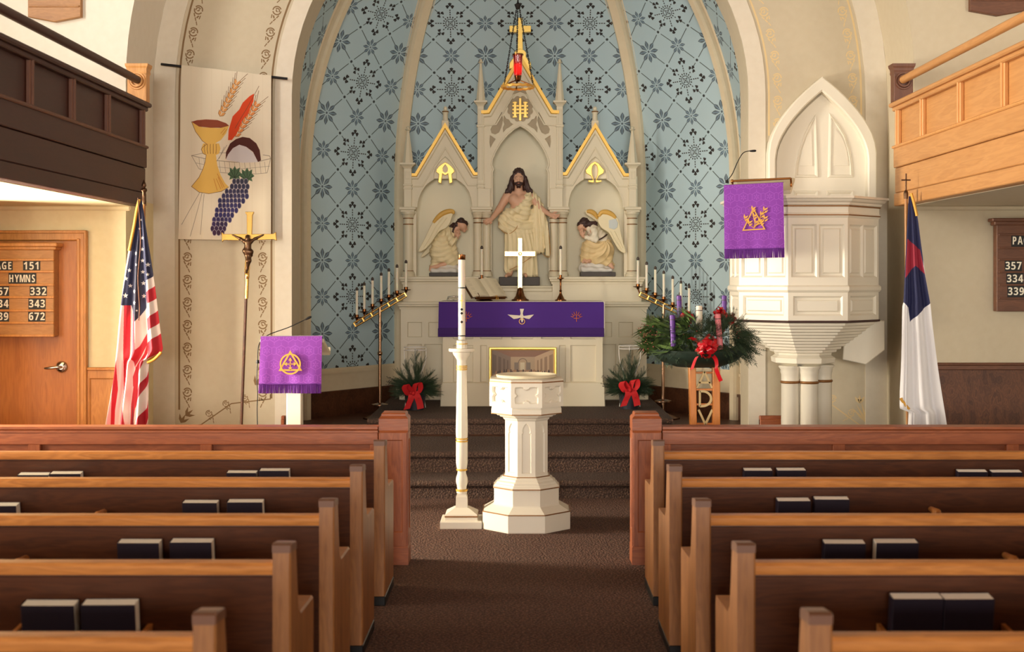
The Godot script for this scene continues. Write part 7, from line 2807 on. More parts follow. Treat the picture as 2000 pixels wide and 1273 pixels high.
	for q in [[1369, 672, 0.3, 0.085, 26, 5], [1340, 622, -0.05, 0.06, 16, 6], [1408, 614, -0.05, 0.055, 14, 7], [1426, 622, 0.0, 0.045, 12, 8], [1327, 630, 0.0, 0.045, 10, 9]]:
		mb = MB.new()
		loops(mb, P(q[0], q[1], d) + Vector3(0, 0, q[2] * 0.9), q[4], q[3], Basis(), q[5])
		if q[5] == 5:
			for s in [[[1366, 680], [1352, 690], [1345, 703], [1341, 716]], [[1372, 682], [1385, 695], [1388, 708], [1387, 716], [1396, 738]], [[1360, 668], [1348, 660], [1336, 656]]]:
				var p := []
				for v in s:
					p.append(P(v[0], v[1], d) + Vector3(0, 0, 0.29))
				mb.ribbon(smooth_path(p, 5), Vector3(0.022, 0.012, 0.01), 0.002)
		part(t, "bow", mb, M["ribbon_red"], "shiny red ribbon bow")
	# candles of the wreath
	for q in [[1365.5, 597, 662, 0.0, 0.023, "wax", "thick white candle at the centre of the wreath"], [1314.5, 615, 676, 0.22, 0.018, "candle_purple", "purple candle at the front left of the wreath"], [1327.5, 577, 634, -0.17, 0.018, "candle_purple", "purple candle at the back left of the wreath"], [1407, 613, 682, 0.22, 0.02, "candle_pink", "pink candle at the front right of the wreath"], [1414.5, 577, 622, -0.17, 0.018, "candle_purple", "purple candle at the back right of the wreath"]]:
		var dd: float = d - q[3]
		var foot := P(q[0] + (0.8 if q[0] < 1365 else 0.0), q[2], dd)
		var cd := thing("advent_candle", q[6], "candle", foot, "candles in the wreath")
		mb = MB.new()
		var top := P(q[0] - (1.5 if q[0] < 1330 else 0.0), q[1], dd)
		if q[0] > 1400 and q[3] > 0:
			top = P(1401.5, q[1], dd)
		var axis := (top - foot).normalized()
		mb.tube([foot, top - axis * 0.004, top], [q[4], q[4], q[4] * 0.8], 16)
		part(cd, "wax", mb, M[q[5]])
		mb = MB.new()
		var m2 := top - axis * 0.035
		mb.tube([m2, m2 + axis * 0.005], q[4] + 0.0008, 16, false)
		mb.tube([top - axis * 0.004, top + axis * 0.008], 0.002, 5)
		part(cd, "wick", mb, M["wax_dark"])

func pots() -> void:
	for q in [[811, 0, "left"], [1229, 1, "right"]]:
		var d := 12.75 if q[1] == 0 else 12.85
		var g := Vector3(X(q[0], d), PLATFORM, -d)
		var s := thing("plant_stand", "white wire stand behind the potted evergreens with a red bow, %s of the altar" % q[2], "plant stand", g + Vector3(0, 0, -0.2), "wire stands beside the altar")
		var gy := Y(678 if q[1] == 0 else 675, d + 0.2)
		var gx := X(811 if q[1] == 0 else 1230, d + 0.2)
		var w := 0.105
		var mb := MB.new()
		for e in [0.0, -0.028]:
			var ring := []
			for i in 33:
				ring.append(Vector3(gx + cos(TAU * i / 32) * w, gy + e, -d - 0.2 + sin(TAU * i / 32) * w))
			mb.tube(ring, 0.0045, 6, false)
		part(s, "rim", mb, M["wire_white"])
		for i in 4:
			mb = MB.new()
			var a := TAU * i / 4 + (0.1 if q[1] else -0.1)
			var p := []
			for k in [[1.0, 0.0], [1.0, 0.08], [0.9, 0.16], [0.6, 0.24], [0.55, 0.3], [0.7, 0.4], [0.95, gy - PLATFORM]]:
				p.append(Vector3(gx + cos(a) * w * k[0], maxf(gy - k[1], PLATFORM), -d - 0.2 + sin(a) * w * k[0]))
			mb.tube(smooth_path(p, 4), 0.0045, 6)
			part(s, "leg", mb, M["wire_white"])
		var t := thing("potted_evergreens", "pot of evergreen branches with a large red bow, %s of the altar" % q[2], "plant", g, "potted evergreens beside the altar")
		mb = MB.new()
		mb.lathe([Vector2(0, 0), Vector2(0.085, 0), Vector2(0.11, 0.2), Vector2(0.116, 0.2), Vector2(0.116, 0.215), Vector2(0.1, 0.215), Vector2(0, 0.19)], g, 24)
		part(t, "pot", mb, M["pot_dark"])
		var spots := []
		var top := g + Vector3(0, 0.2, 0)
		for i in 900:
			var a := rng.randf() * TAU
			var e := rng.randf_range(-0.35, 0.55)
			var dir := Vector3(cos(a) * cos(e), sin(e), sin(a) * cos(e) * 0.8)
			spots.append([top + dir * Vector3(0.21, 0.19, 0.15) * rng.randf_range(0.1, 0.85), dir + Vector3(0, rng.randf_range(-0.3, 0.2), 0), rng.randf_range(0.35, 0.65)])
		for br in [[0.0, 0.31, 1.0], [-0.09, 0.22, 0.9], [0.07, 0.25, 0.9], [-0.16, 0.14, 0.8], [0.15, 0.14, 0.8], [0.03, 0.2, 0.8]]:   # upright branches
			for k in 34:
				var f := k / 34.0
				var p := top + Vector3(br[0] * f, br[1] * f, rng.randf_range(-0.02, 0.02))
				spots.append([p, Vector3(br[0] + rng.randf_range(-0.25, 0.25), 0.35, rng.randf_range(-0.2, 0.2)), 0.5])
		sprig_field(t, "fir_sprigs", M["pine"], spots, "dark green fir sprigs")
		var hb := MB.new()
		for i in 22:
			var p := top + Vector3(rng.randf_range(-0.28, -0.2), rng.randf_range(0.0, 0.12), rng.randf_range(-0.05, 0.05))
			hb.tube([p, top + Vector3(-0.12, 0.02, 0)], 0.0012, 3, false)
			hb.blob(p, Vector3.ONE * 0.005, 5)
		var bb := part(t, "berry_twigs", hb, M["twig"])
		bb.set_meta("kind", "stuff")
		# bow: two loops and two tails
		var fz := -d + 0.14
		var at := func(px: float, py: float, dz := 0.0) -> Vector3: return Vector3(X(px + q[0] - 811.0, d), Y(py - (6 if q[1] else 0), d), fz + dz)
		var kx := -1.0 if q[1] else 1.0
		mb = MB.new()
		var loopy := [[at.call(809, 765, 0.01), at.call(800, 752, 0.03), at.call(796, 748, 0.04), at.call(793, 756, 0.03), at.call(801, 768, 0.02), at.call(809, 766, 0.01)], [at.call(810, 765, 0.01), at.call(814, 748, 0.03), at.call(822, 745, 0.04), at.call(824, 756, 0.03), at.call(818, 766, 0.02), at.call(810, 766, 0.01)]]
		for l in loopy:
			mb.ribbon(smooth_path(l, 5), Vector3(0.05, 0.012, 0.03), 0.002)
		part(t, "bow_loops", mb, M["ribbon_felt"])
		for l in [[at.call(807, 762, 0.02), at.call(806, 774, 0.03), at.call(801, 786, 0.02), at.call(797, 796, 0.02)], [at.call(813, 762, 0.02), at.call(818, 772, 0.03), at.call(822, 784, 0.02), at.call(824, 795, 0.02)]]:
			mb = MB.new()
			mb.ribbon(smooth_path(l, 5), Vector3(0.062, 0.014, 0.0), 0.002)
			part(t, "bow_tail", mb, M["ribbon_felt"])
		mb = MB.new()
		mb.blob(at.call(810, 765, 0.03), Vector3(0.02, 0.022, 0.02), 10)
		part(t, "bow_knot", mb, M["ribbon_felt"])

func sanctuary_lamp() -> void:
	var d := 11.95
	var cx := X(1011.5, d)
	var y := func(py: float) -> float: return Y(py, d)
	var t := thing("sanctuary_lamp", "hanging red glass lamp in a gilt ring on three dark chains before the reredos", "lamp", Vector3(cx, y.call(176), -d))
	var mb := MB.new()
	mb.lathe([Vector2(0, y.call(149)), Vector2(0.028, y.call(149)), Vector2(0.036, y.call(145)), Vector2(0.04, y.call(113)), Vector2(0.044, y.call(107)), Vector2(0.041, y.call(107)), Vector2(0.037, y.call(113)), Vector2(0.032, y.call(144)), Vector2(0, y.call(147))], Vector3(cx, 0, -d), 28)
	part(t, "red_glass", mb, M["red_glass"], "deep red glass cylinder")
	mb = MB.new()
	mb.lathe([Vector2(0, y.call(143)), Vector2(0.022, y.call(143)), Vector2(0.022, y.call(124)), Vector2(0, y.call(123))], Vector3(cx, 0, -d), 16)
	part(t, "candle_flame", mb, M["lamp_flame"], "glowing candle light")
	var li := OmniLight3D.new()
	li.name = "lamp_light"
	li.light_color = Color(1.0, 0.25, 0.12)
	li.light_energy = 0.25
	li.light_size = 0.02
	li.omni_range = 12.0
	li.omni_attenuation = 2.0
	li.shadow_enabled = true
	li.position = Vector3(cx, y.call(134), -d)
	add_child(li)
	mb = MB.new()
	mb.lathe([Vector2(0.0445, y.call(108.5)), Vector2(0.05, y.call(108)), Vector2(0.05, y.call(105.5)), Vector2(0.0445, y.call(105))], Vector3(cx, 0, -d), 24)
	mb.lathe([Vector2(0.0, y.call(160)), Vector2(0.018, y.call(159)), Vector2(0.026, y.call(157)), Vector2(0.03, y.call(150)), Vector2(0.034, y.call(148)), Vector2(0.0, y.call(148.5))], Vector3(cx, 0, -d), 20)
	part(t, "holder", mb, M["brass_dark"])
	mb = MB.new()
	var rr := 0.148
	var rows := []
	for e in [[y.call(167), rr], [y.call(168), rr + 0.004], [y.call(171), rr + 0.003], [y.call(172.5), rr - 0.004]]:
		var row := []
		for i in 64:
			var a := TAU * i / 64
			var ww: float = 0.006 * sin(a * 16.0)
			row.append(Vector3(cx + sin(a) * (e[1] + ww * 0.3), e[0] + ww * 0.5, -d + cos(a) * (e[1] + ww * 0.3)))
		rows.append(row)
	rows.reverse()
	mb.grid(rows, true)
	mb.grid(rows, true, true)
	part(t, "ring", mb, M["gold"], "ornate gilt ring round the lamp")
	for k in 3:
		var a := TAU * k / 3 + 1.15
		var p0 := Vector3(cx + sin(a) * rr, y.call(166), -d + cos(a) * rr)
		var p1 := Vector3(cx + sin(a) * 0.012, y.call(14), -d + cos(a) * 0.012)
		mb = MB.new()
		var n := 42
		for i in n:
			var q := p0.lerp(p1, (i + 0.5) / n)
			var dir := (p1 - p0).normalized()
			var s := dir.cross(Vector3(0, 0, 1) if i % 2 else Vector3(1, 0, 0)).normalized()
			var lk := []
			for j in 9:
				var b := TAU * j / 8
				lk.append(q + dir * sin(b) * 0.0145 + s * cos(b) * 0.006)
			mb.tube(lk, 0.0024, 5, false)
		part(t, "chain", mb, M["black_metal"])
		mb = MB.new()
		mb.tube([Vector3(cx + sin(a) * 0.03, y.call(158), -d + cos(a) * 0.03), Vector3(cx + sin(a) * rr, y.call(169), -d + cos(a) * rr)], 0.006, 6)
		part(t, "arm", mb, M["brass_dark"])
	mb = MB.new()
	mb.lathe([Vector2(0.0, y.call(17)), Vector2(0.02, y.call(16)), Vector2(0.032, y.call(9)), Vector2(0.02, y.call(7.5)), Vector2(0.008, y.call(5)), Vector2(0.006, y.call(0)), Vector2(0, y.call(0))], Vector3(cx, 0, -d), 16)
	mb.tube([Vector3(cx, y.call(2), -d), Vector3(cx, 5.55, -d)], 0.004, 6)
	part(t, "crown", mb, M["black_metal"])

func thing_materials() -> void:
	mat("brown_cord", rgb(92, 54, 34), 0.7)
	mat("letter_wood", rgb(212, 186, 132), 0.5)
	var pine := mat("pine", rgb(46, 66, 44), 0.7)
	pine.vertex_color_use_as_albedo = true
	mat("pine_dark", rgb(26, 44, 34), 0.6)
	mat("leaf_light", rgb(92, 116, 62), 0.55)
	mat("berry", rgb(120, 58, 44), 0.5)
	mat("twig", rgb(74, 58, 50), 0.8)
	mat("ribbon_red", rgb(186, 16, 30), 0.28)
	mat("ribbon_felt", rgb(190, 14, 22), 0.75)
	mat("candle_purple", rgb(92, 36, 140), 0.4)
	mat("candle_pink", rgb(222, 120, 128), 0.4)
	mat("wire_white", rgb(232, 228, 222), 0.4)
	mat("pot_dark", rgb(40, 40, 50), 0.5)
	var g := mat("red_glass", Color(0.5, 0.0, 0.03, 0.62), 0.08)
	g.transparency = BaseMaterial3D.TRANSPARENCY_ALPHA
	var fl := mat("lamp_flame", rgb(255, 120, 90), 0.5)
	fl.emission_enabled = true
	fl.emission = Color(1.0, 0.22, 0.14)
	fl.emission_energy_multiplier = 1.3


# ---------------------------------------------------------------- continuous bodies from joints
func skin_mesh(bones: Array, cell: float, blend: float, bump = null) -> MB:   # bones: [from, to, radius, radius, colour]; tapered capsules joined smoothly, meshed as surface nets
	var lo := Vector3(1e9, 1e9, 1e9)
	var hi := -lo
	for b in bones:
		var r: float = maxf(b[2], b[3]) + cell * 3.0 + blend * 0.5
		lo = lo.min(b[0] - Vector3.ONE * r).min(b[1] - Vector3.ONE * r)
		hi = hi.max(b[0] + Vector3.ONE * r).max(b[1] + Vector3.ONE * r)
	var nx := int((hi.x - lo.x) / cell) + 2
	var ny := int((hi.y - lo.y) / cell) + 2
	var nz := int((hi.z - lo.z) / cell) + 2
	var f := PackedFloat32Array()
	f.resize(nx * ny * nz)
	f.fill(9.0)
	var id := PackedByteArray()
	id.resize(nx * ny * nz)
	var best := PackedFloat32Array()
	best.resize(nx * ny * nz)
	best.fill(9.0)
	for bi in bones.size():
		var b: Array = bones[bi]
		var a: Vector3 = b[0]
		var e: Vector3 = b[1]
		var r0: float = b[2]
		var r1: float = b[3]
		var ab := e - a
		var l2 := maxf(ab.length_squared(), 1e-12)
		var m := maxf(r0, r1) + cell * 2.5 + blend
		var x0 := maxi(0, int((minf(a.x, e.x) - m - lo.x) / cell))
		var x1 := mini(nx - 1, int((maxf(a.x, e.x) + m - lo.x) / cell) + 1)
		var y0 := maxi(0, int((minf(a.y, e.y) - m - lo.y) / cell))
		var y1 := mini(ny - 1, int((maxf(a.y, e.y) + m - lo.y) / cell) + 1)
		var z0 := maxi(0, int((minf(a.z, e.z) - m - lo.z) / cell))
		var z1 := mini(nz - 1, int((maxf(a.z, e.z) + m - lo.z) / cell) + 1)
		for z in range(z0, z1 + 1):
			for y in range(y0, y1 + 1):
				var at := (z * ny + y) * nx
				var p := Vector3(lo.x + x0 * cell, lo.y + y * cell, lo.z + z * cell)
				for x in range(x0, x1 + 1):
					var t := clampf((p - a).dot(ab) / l2, 0.0, 1.0)
					var d := p.distance_to(a + ab * t) - r0 - (r1 - r0) * t
					p.x += cell
					if d > m:
						continue
					var i := at + x
					if d < best[i]:
						best[i] = d
						id[i] = bi
					var g := f[i]
					var h := blend - absf(g - d)
					f[i] = minf(g, d) - (h * h / (blend * 4.0) if h > 0.0 else 0.0)
	var mb := MB.new()
	var where := PackedInt32Array()
	where.resize(nx * ny * nz)
	where.fill(-1)
	var sx := 1
	var sy := nx
	var sz := nx * ny
	var corner := [0, sx, sy, sx + sy, sz, sx + sz, sy + sz, sx + sy + sz]
	var edges := [[0, 1], [2, 3], [4, 5], [6, 7], [0, 2], [1, 3], [4, 6], [5, 7], [0, 4], [1, 5], [2, 6], [3, 7]]
	var cells := PackedInt32Array()
	for z in nz - 1:
		for y in ny - 1:
			var at := (z * ny + y) * nx
			for x in nx - 1:
				var i := at + x
				var v0 := f[i]
				if v0 > cell * 2.0:
					continue
				var neg := 0
				for k in 8:
					if f[i + corner[k]] < 0.0:
						neg += 1
				if neg == 0 or neg == 8:
					continue
				var s := Vector3.ZERO
				var n := 0
				for e in edges:
					var fa := f[i + corner[e[0]]]
					var fb := f[i + corner[e[1]]]
					if (fa < 0.0) == (fb < 0.0):
						continue
					var t := fa / (fa - fb)
					var c0: int = e[0]
					var c1: int = e[1]
					s += Vector3(lerpf(c0 & 1, c1 & 1, t), lerpf((c0 >> 1) & 1, (c1 >> 1) & 1, t), lerpf(c0 >> 2, c1 >> 2, t))
					n += 1
				s /= n
				var p := lo + (Vector3(x, y, z) + s) * cell
				var q: Array = bones[id[i]]
				mb.col = q[4] if q.size() > 4 else Color.WHITE
				where[i] = mb.vert(p, Vector3(f[i + sx] - v0, f[i + sy] - v0, f[i + sz] - v0).normalized())
				cells.append(i)
	for i in cells:
		for ax in 3:
			var st: int = [sx, sy, sz][ax]
			var u: int = [sy, sz, sx][ax]
			var w: int = [sz, sx, sy][ax]
			var fa := f[i]
			var fb := f[i + st]
			if (fa < 0.0) == (fb < 0.0):
				continue
			if i - u - w < 0:
				continue
			var a := where[i]
			var b := where[i - u]
			var c := where[i - u - w]
			var d := where[i - w]
			if a < 0 or b < 0 or c < 0 or d < 0:
				continue
			for j in ([a, b, c, a, c, d] if fa > 0.0 else [a, c, b, a, d, c]):
				mb.ix.append(j)
	if bump != null:
		smooth_normals(mb)
		for i in mb.v.size():
			mb.v[i] += mb.n[i] * float((bump as Callable).call(mb.v[i], mb.n[i]))
	smooth_normals(mb)
	return mb

func smooth_normals(mb: MB) -> void:
	var n := PackedVector3Array()
	n.resize(mb.v.size())
	for i in range(0, mb.ix.size(), 3):
		var a := mb.ix[i]
		var b := mb.ix[i + 1]
		var c := mb.ix[i + 2]
		var g := (mb.v[c] - mb.v[a]).cross(mb.v[b] - mb.v[a])
		n[a] += g
		n[b] += g
		n[c] += g
	for i in n.size():
		n[i] = n[i].normalized() if n[i].length_squared() > 1e-20 else Vector3.UP
	mb.n = n


# ---------------------------------------------------------------- painted statues in the niches
func hand_bones(wrist: Vector3, dir: Vector3, palm_up: Vector3, r: float, col := Color.WHITE) -> Array:   # palm, four unequal bent fingers and a thumb
	var side := dir.cross(palm_up).normalized()
	var up := side.cross(dir).normalized()
	var o := []
	var palm := wrist + dir * r * 3.4
	o.append([wrist, palm + side * r * 0.8, r * 1.25, r * 1.1, col])
	o.append([wrist, palm - side * r * 0.8, r * 1.25, r * 1.1, col])
	var ln := [2.6, 3.1, 2.9, 2.2]
	for i in 4:
		var s := (i - 1.5) * 0.85 * r
		var k0 := palm + side * s + dir * r * 0.4
		var k1: Vector3 = k0 + (dir + side * (i - 1.5) * 0.10 + up * 0.08).normalized() * r * ln[i] * 0.62
		var k2: Vector3 = k1 + (dir * 0.9 + up * 0.45).normalized() * r * ln[i] * 0.55
		o.append([k0, k1, r * 0.5, r * 0.45, col])
		o.append([k1, k2, r * 0.45, r * 0.36, col])
	var t0 := wrist + dir * r * 1.2 - side * r * 1.0
	var t1 := t0 + (dir * 0.7 - side * 0.8 + up * 0.3).normalized() * r * 2.0
	o.append([t0, t1, r * 0.6, r * 0.5, col])
	o.append([t1, t1 + (dir * 0.95 - side * 0.2 + up * 0.2).normalized() * r * 1.5, r * 0.5, r * 0.38, col])
	return o

func crease(x: float) -> float:
	return 0.9 - pow(absf(sin(x)), 0.7) * 2.0

func statue_materials() -> void:
	for q in [["statue_skin", rgb(214, 168, 140)], ["statue_robe", rgb(236, 220, 178)], ["statue_tan", rgb(224, 198, 148)], ["statue_white", rgb(236, 226, 204)], ["statue_hair", rgb(58, 32, 28)], ["statue_rock", rgb(218, 214, 206)], ["statue_lip", rgb(168, 96, 86)], ["statue_eye", rgb(72, 44, 38)], ["wing_cream", rgb(232, 218, 180)], ["wing_gold", rgb(218, 172, 84)], ["wing_grey", rgb(198, 204, 202)], ["sash_dark", rgb(70, 46, 40)], ["hem_gold", rgb(190, 140, 70)]]:
		mat(q[0], q[1], 0.5)

func central_statue() -> void:
	var d := 13.93
	var c := func(x: float, y: float, z := 0.0) -> Vector3: return P(x, y, d) + Vector3(0, 0, z + 0.05)
	var t := thing("statue", "painted statue of a robed bearded man with open arms in the middle niche", "statue", P(1014, 558, d) + Vector3(0, 0.002, 0))
	var mb := MB.new()
	mb.box(Vector3(X(975, d), Y(557.5, d), -d - 0.12), Vector3(X(1054, d), Y(540.5, d), -d + 0.16), 0.006)
	part(t, "plinth", mb, M["dark_block"], "dark grey block plinth")
	# body: head, neck, chest, arms, hands, feet as one surface
	var body := [
		[c.call(1013, 345, 0.035), c.call(1013, 349, 0.05), 0.063, 0.058],
		[c.call(1013, 354, 0.075), c.call(1013, 361, 0.08), 0.045, 0.034],
		[c.call(1009, 357, 0.085), c.call(1017, 357, 0.085), 0.024, 0.024],
		[c.call(1013, 349.5, 0.112), c.call(1013, 355.5, 0.128), 0.008, 0.0115],
		[c.call(1008.5, 348.5, 0.104), c.call(1017.5, 348.5, 0.104), 0.0105, 0.0105],
		[c.call(1013, 362, 0.03), c.call(1013, 378, 0.01), 0.04, 0.046],
		[c.call(996, 383, 0.01), c.call(1031, 383, 0.01), 0.052, 0.052],
		[c.call(1004, 391, 0.045), c.call(1012, 398, 0.045), 0.06, 0.055],
		[c.call(1022, 391, 0.045), c.call(1014, 398, 0.045), 0.06, 0.055],
		[c.call(1013, 398, 0.02), c.call(1013, 430, 0.01), 0.085, 0.08],
		[c.call(991, 383, 0.01), c.call(976, 409, 0.035), 0.046, 0.036],
		[c.call(976, 409, 0.035), c.call(960, 430, 0.115), 0.036, 0.021],
		[c.call(1036, 383, 0.01), c.call(1054, 407, 0.035), 0.046, 0.036],
		[c.call(1054, 407, 0.035), c.call(1074, 421, 0.115), 0.035, 0.021],
		[c.call(1003, 500, 0.02), c.call(996, 533, 0.03), 0.04, 0.03],
		[c.call(996, 536, 0.02), c.call(989, 538.5, 0.115), 0.024, 0.017],
		[c.call(1026, 500, 0.02), c.call(1026, 533, 0.03), 0.04, 0.03],
		[c.call(1026, 536, 0.03), c.call(1027, 538.5, 0.12), 0.024, 0.017],
	]
	var whole := skin_mesh(body, 0.005, 0.014)
	whole.add(skin_mesh(hand_bones(c.call(961, 429, 0.112), Vector3(-0.66, -0.38, 0.5).normalized(), Vector3(0.3, 0.55, 0.75), 0.0165), 0.0025, 0.004))
	whole.add(skin_mesh(hand_bones(c.call(1073, 420.5, 0.112), Vector3(0.8, -0.26, 0.5).normalized(), Vector3(-0.2, 0.6, 0.75), 0.0165), 0.0025, 0.004))
	part(t, "body", whole, M["statue_skin"], "bare head, chest, arms and feet")
	# hair and beard
	var hair := [
		[c.call(1013, 339.5, 0.01), c.call(1013, 346, -0.02), 0.062, 0.07],
		[c.call(1009, 339.0, 0.062), c.call(1001.5, 351, 0.045), 0.031, 0.028], [c.call(1017, 339.0, 0.062), c.call(1024.5, 351, 0.045), 0.031, 0.028],
		[c.call(1001.5, 350, 0.04), c.call(998, 364, 0.03), 0.029, 0.032], [c.call(1024.5, 350, 0.04), c.call(1028, 364, 0.03), 0.029, 0.032],
		[c.call(998, 364, 0.03), c.call(990.5, 375, 0.05), 0.032, 0.018], [c.call(1028, 364, 0.03), c.call(1036.5, 374, 0.05), 0.032, 0.018],
		[c.call(1001, 366, 0.03), c.call(996.5, 377, 0.062), 0.026, 0.013], [c.call(1026, 366, 0.03), c.call(1031, 376, 0.062), 0.026, 0.013],
		[c.call(990.5, 375, 0.05), c.call(987.5, 378, 0.055), 0.018, 0.008], [c.call(1036.5, 374, 0.05), c.call(1040, 377, 0.055), 0.018, 0.008],
		[c.call(1013, 352, -0.035), c.call(1013, 372, -0.03), 0.07, 0.07],
	]
	part(t, "hair", skin_mesh(hair, 0.006, 0.014, func(p, n): return 0.0022 * sin(p.x * 230.0 + sin(p.y * 40.0) * 2.0)), M["statue_hair"], "long dark hair")
	var beard := [
		[c.call(1007.5, 360, 0.098), c.call(1013, 364.5, 0.106), 0.016, 0.020], [c.call(1018.5, 360, 0.098), c.call(1013, 364.5, 0.106), 0.016, 0.020],
		[c.call(1013, 364, 0.106), c.call(1010.5, 368, 0.104), 0.020, 0.009], [c.call(1013, 364, 0.106), c.call(1015.5, 368, 0.104), 0.020, 0.009],
		[c.call(1008, 358.8, 0.118), c.call(1013, 357.6, 0.128), 0.006, 0.0065], [c.call(1018, 358.8, 0.118), c.call(1013, 357.6, 0.128), 0.006, 0.0065],
		[c.call(1005.5, 355, 0.075), c.call(1007.5, 361, 0.092), 0.013, 0.014], [c.call(1020.5, 355, 0.075), c.call(1018.5, 361, 0.092), 0.013, 0.014],
	]
	part(t, "beard", skin_mesh(beard, 0.004, 0.006), M["statue_hair"], "short dark beard")
	mb = MB.new()
	for s: float in [-1.0, 1.0]:
		mb.tube([c.call(1013 + s * 2.2, 348.6, 0.1165), c.call(1013 + s * 4.6, 347.6, 0.115), c.call(1013 + s * 7.2, 348.8, 0.104)], [0.0025, 0.003, 0.0016], 5)
		mb.tube([c.call(1013 + s * 2.8, 351.2, 0.1115), c.call(1013 + s * 4.8, 351.8, 0.112), c.call(1013 + s * 7.0, 351.2, 0.103)], [0.0014, 0.0022, 0.0014], 5)
	part(t, "brows_and_lids", mb, M["statue_eye"])
	mb = MB.new()
	mb.tube([c.call(1010.5, 360.3, 0.1235), c.call(1013, 360.6, 0.1275), c.call(1015.5, 360.3, 0.1235)], [0.0015, 0.0035, 0.0015], 6)
	part(t, "lips", mb, M["statue_lip"])
	# robe
	var robe := [
		[c.call(1014, 408, 0.0), c.call(1014, 445, 0.0), 0.098, 0.112],
		[c.call(1020, 395, -0.01), c.call(1014, 420, 0.0), 0.085, 0.1],
		[c.call(1003, 445, 0.01), c.call(998, 518, 0.015), 0.098, 0.07],
		[c.call(1026, 445, 0.0), c.call(1032, 528, 0.0), 0.1, 0.088],
		[c.call(1015, 450, 0.02), c.call(1014, 515, 0.02), 0.1, 0.085],
		[c.call(1000, 505, 0.02), c.call(993, 526, 0.03), 0.07, 0.052],
		[c.call(1036, 500, 0.0), c.call(1042, 534, 0.01), 0.066, 0.052],
		[c.call(1030, 515, 0.03), c.call(1033, 536, 0.05), 0.05, 0.045],
		# mantle over the left shoulder and across the waist
		[c.call(1034, 380, -0.01), c.call(1043, 390, 0.0), 0.06, 0.058], [c.call(1043, 390, 0.0), c.call(1056, 408, 0.02), 0.058, 0.047],
		[c.call(1032, 381, 0.035), c.call(1026, 398, 0.085), 0.042, 0.042], [c.call(1026, 398, 0.085), c.call(1010, 412, 0.105), 0.042, 0.036],
		[c.call(1010, 412, 0.105), c.call(993, 418, 0.085), 0.036, 0.034], [c.call(1030, 390, 0.06), c.call(1024, 420, 0.07), 0.05, 0.06],
		[c.call(993, 414, 0.06), c.call(982, 428, 0.05), 0.042, 0.046], [c.call(982, 428, 0.05), c.call(982, 442, 0.055), 0.046, 0.045],
		[c.call(982, 442, 0.055), c.call(992, 450, 0.07), 0.042, 0.035], [c.call(992, 448, 0.07), c.call(1012, 440, 0.085), 0.036, 0.05],
		[c.call(995, 425, 0.06), c.call(1000, 440, 0.07), 0.058, 0.055],
		# sleeve and long fall on the right
		[c.call(1050, 405, 0.02), c.call(1053, 450, 0.03), 0.054, 0.058], [c.call(1053, 450, 0.03), c.call(1052, 488, 0.03), 0.058, 0.042],
		[c.call(1058, 412, 0.06), c.call(1064, 442, 0.08), 0.034, 0.034], [c.call(1064, 442, 0.08), c.call(1068, 474, 0.085), 0.034, 0.03],
		[c.call(1068, 474, 0.085), c.call(1070, 498, 0.085), 0.03, 0.02], [c.call(1058, 470, 0.04), c.call(1060, 492, 0.06), 0.036, 0.022],
		[c.call(1040, 420, 0.0), c.call(1042, 490, 0.0), 0.07, 0.06],
		# cloth on the right upper arm
		[c.call(992, 379, -0.015), c.call(983, 397, -0.005), 0.042, 0.034], [c.call(983, 397, -0.005), c.call(979, 408, 0.0), 0.03, 0.014],
	]
	var mid: Vector3 = c.call(1014, 445, 0.0)
	var neck: Vector3 = c.call(1030, 378, 0.0)
	var folds := func(p: Vector3, n: Vector3) -> float:
		var q := p - mid
		var a := atan2(q.x, q.z + 0.12)
		var low := clampf((mid.y + 0.02 - p.y) / 0.12, 0.0, 1.0)
		var vert := crease(a * 12.0 + q.x * 16.0 + q.y * 7.0 + 1.2 * sin(q.y * 9.0 + q.x * 8.0)) * 0.0065
		var r := Vector2(p.x - neck.x, (p.y - neck.y) * 0.9).length()
		var loop := crease(r * 74.0 + a * 1.2) * 0.0065
		var fall := crease(q.x * 95.0 + q.y * 5.0) * 0.0065
		var right := clampf((q.x - 0.13) / 0.05, 0.0, 1.0)
		return lerpf(lerpf(loop, vert, low), fall, right)
	part(t, "robe", skin_mesh(robe, 0.0052, 0.016, folds), M["statue_robe"], "draped cream robe over one shoulder")
	# thin gilt hems
	mb = MB.new()
	for h in [[[1058, 409, 0.065], [1056, 425, 0.065], [1053, 440, 0.066], [1056, 455, 0.06], [1050, 470, 0.06], [1053, 492, 0.05]], [[1069, 440, 0.1], [1072, 465, 0.105], [1074, 490, 0.095], [1072, 502, 0.09], [1066, 501, 0.09], [1060, 497, 0.075]], [[987, 530, 0.06], [1000, 525, 0.085], [1015, 517, 0.1], [1028, 509, 0.1], [1038, 502, 0.08]], [[975, 425, 0.06], [975, 442, 0.07], [984, 454, 0.085], [995, 457, 0.09], [1006, 450, 0.12], [1011, 442, 0.13]]]:
		var p := []
		for v in h:
			p.append(c.call(v[0], v[1], v[2]))
		mb.tube(smooth_path(p, 5), 0.0035, 5)
	part(t, "hem", mb, M["hem_gold"], "brownish gilt hem lines")

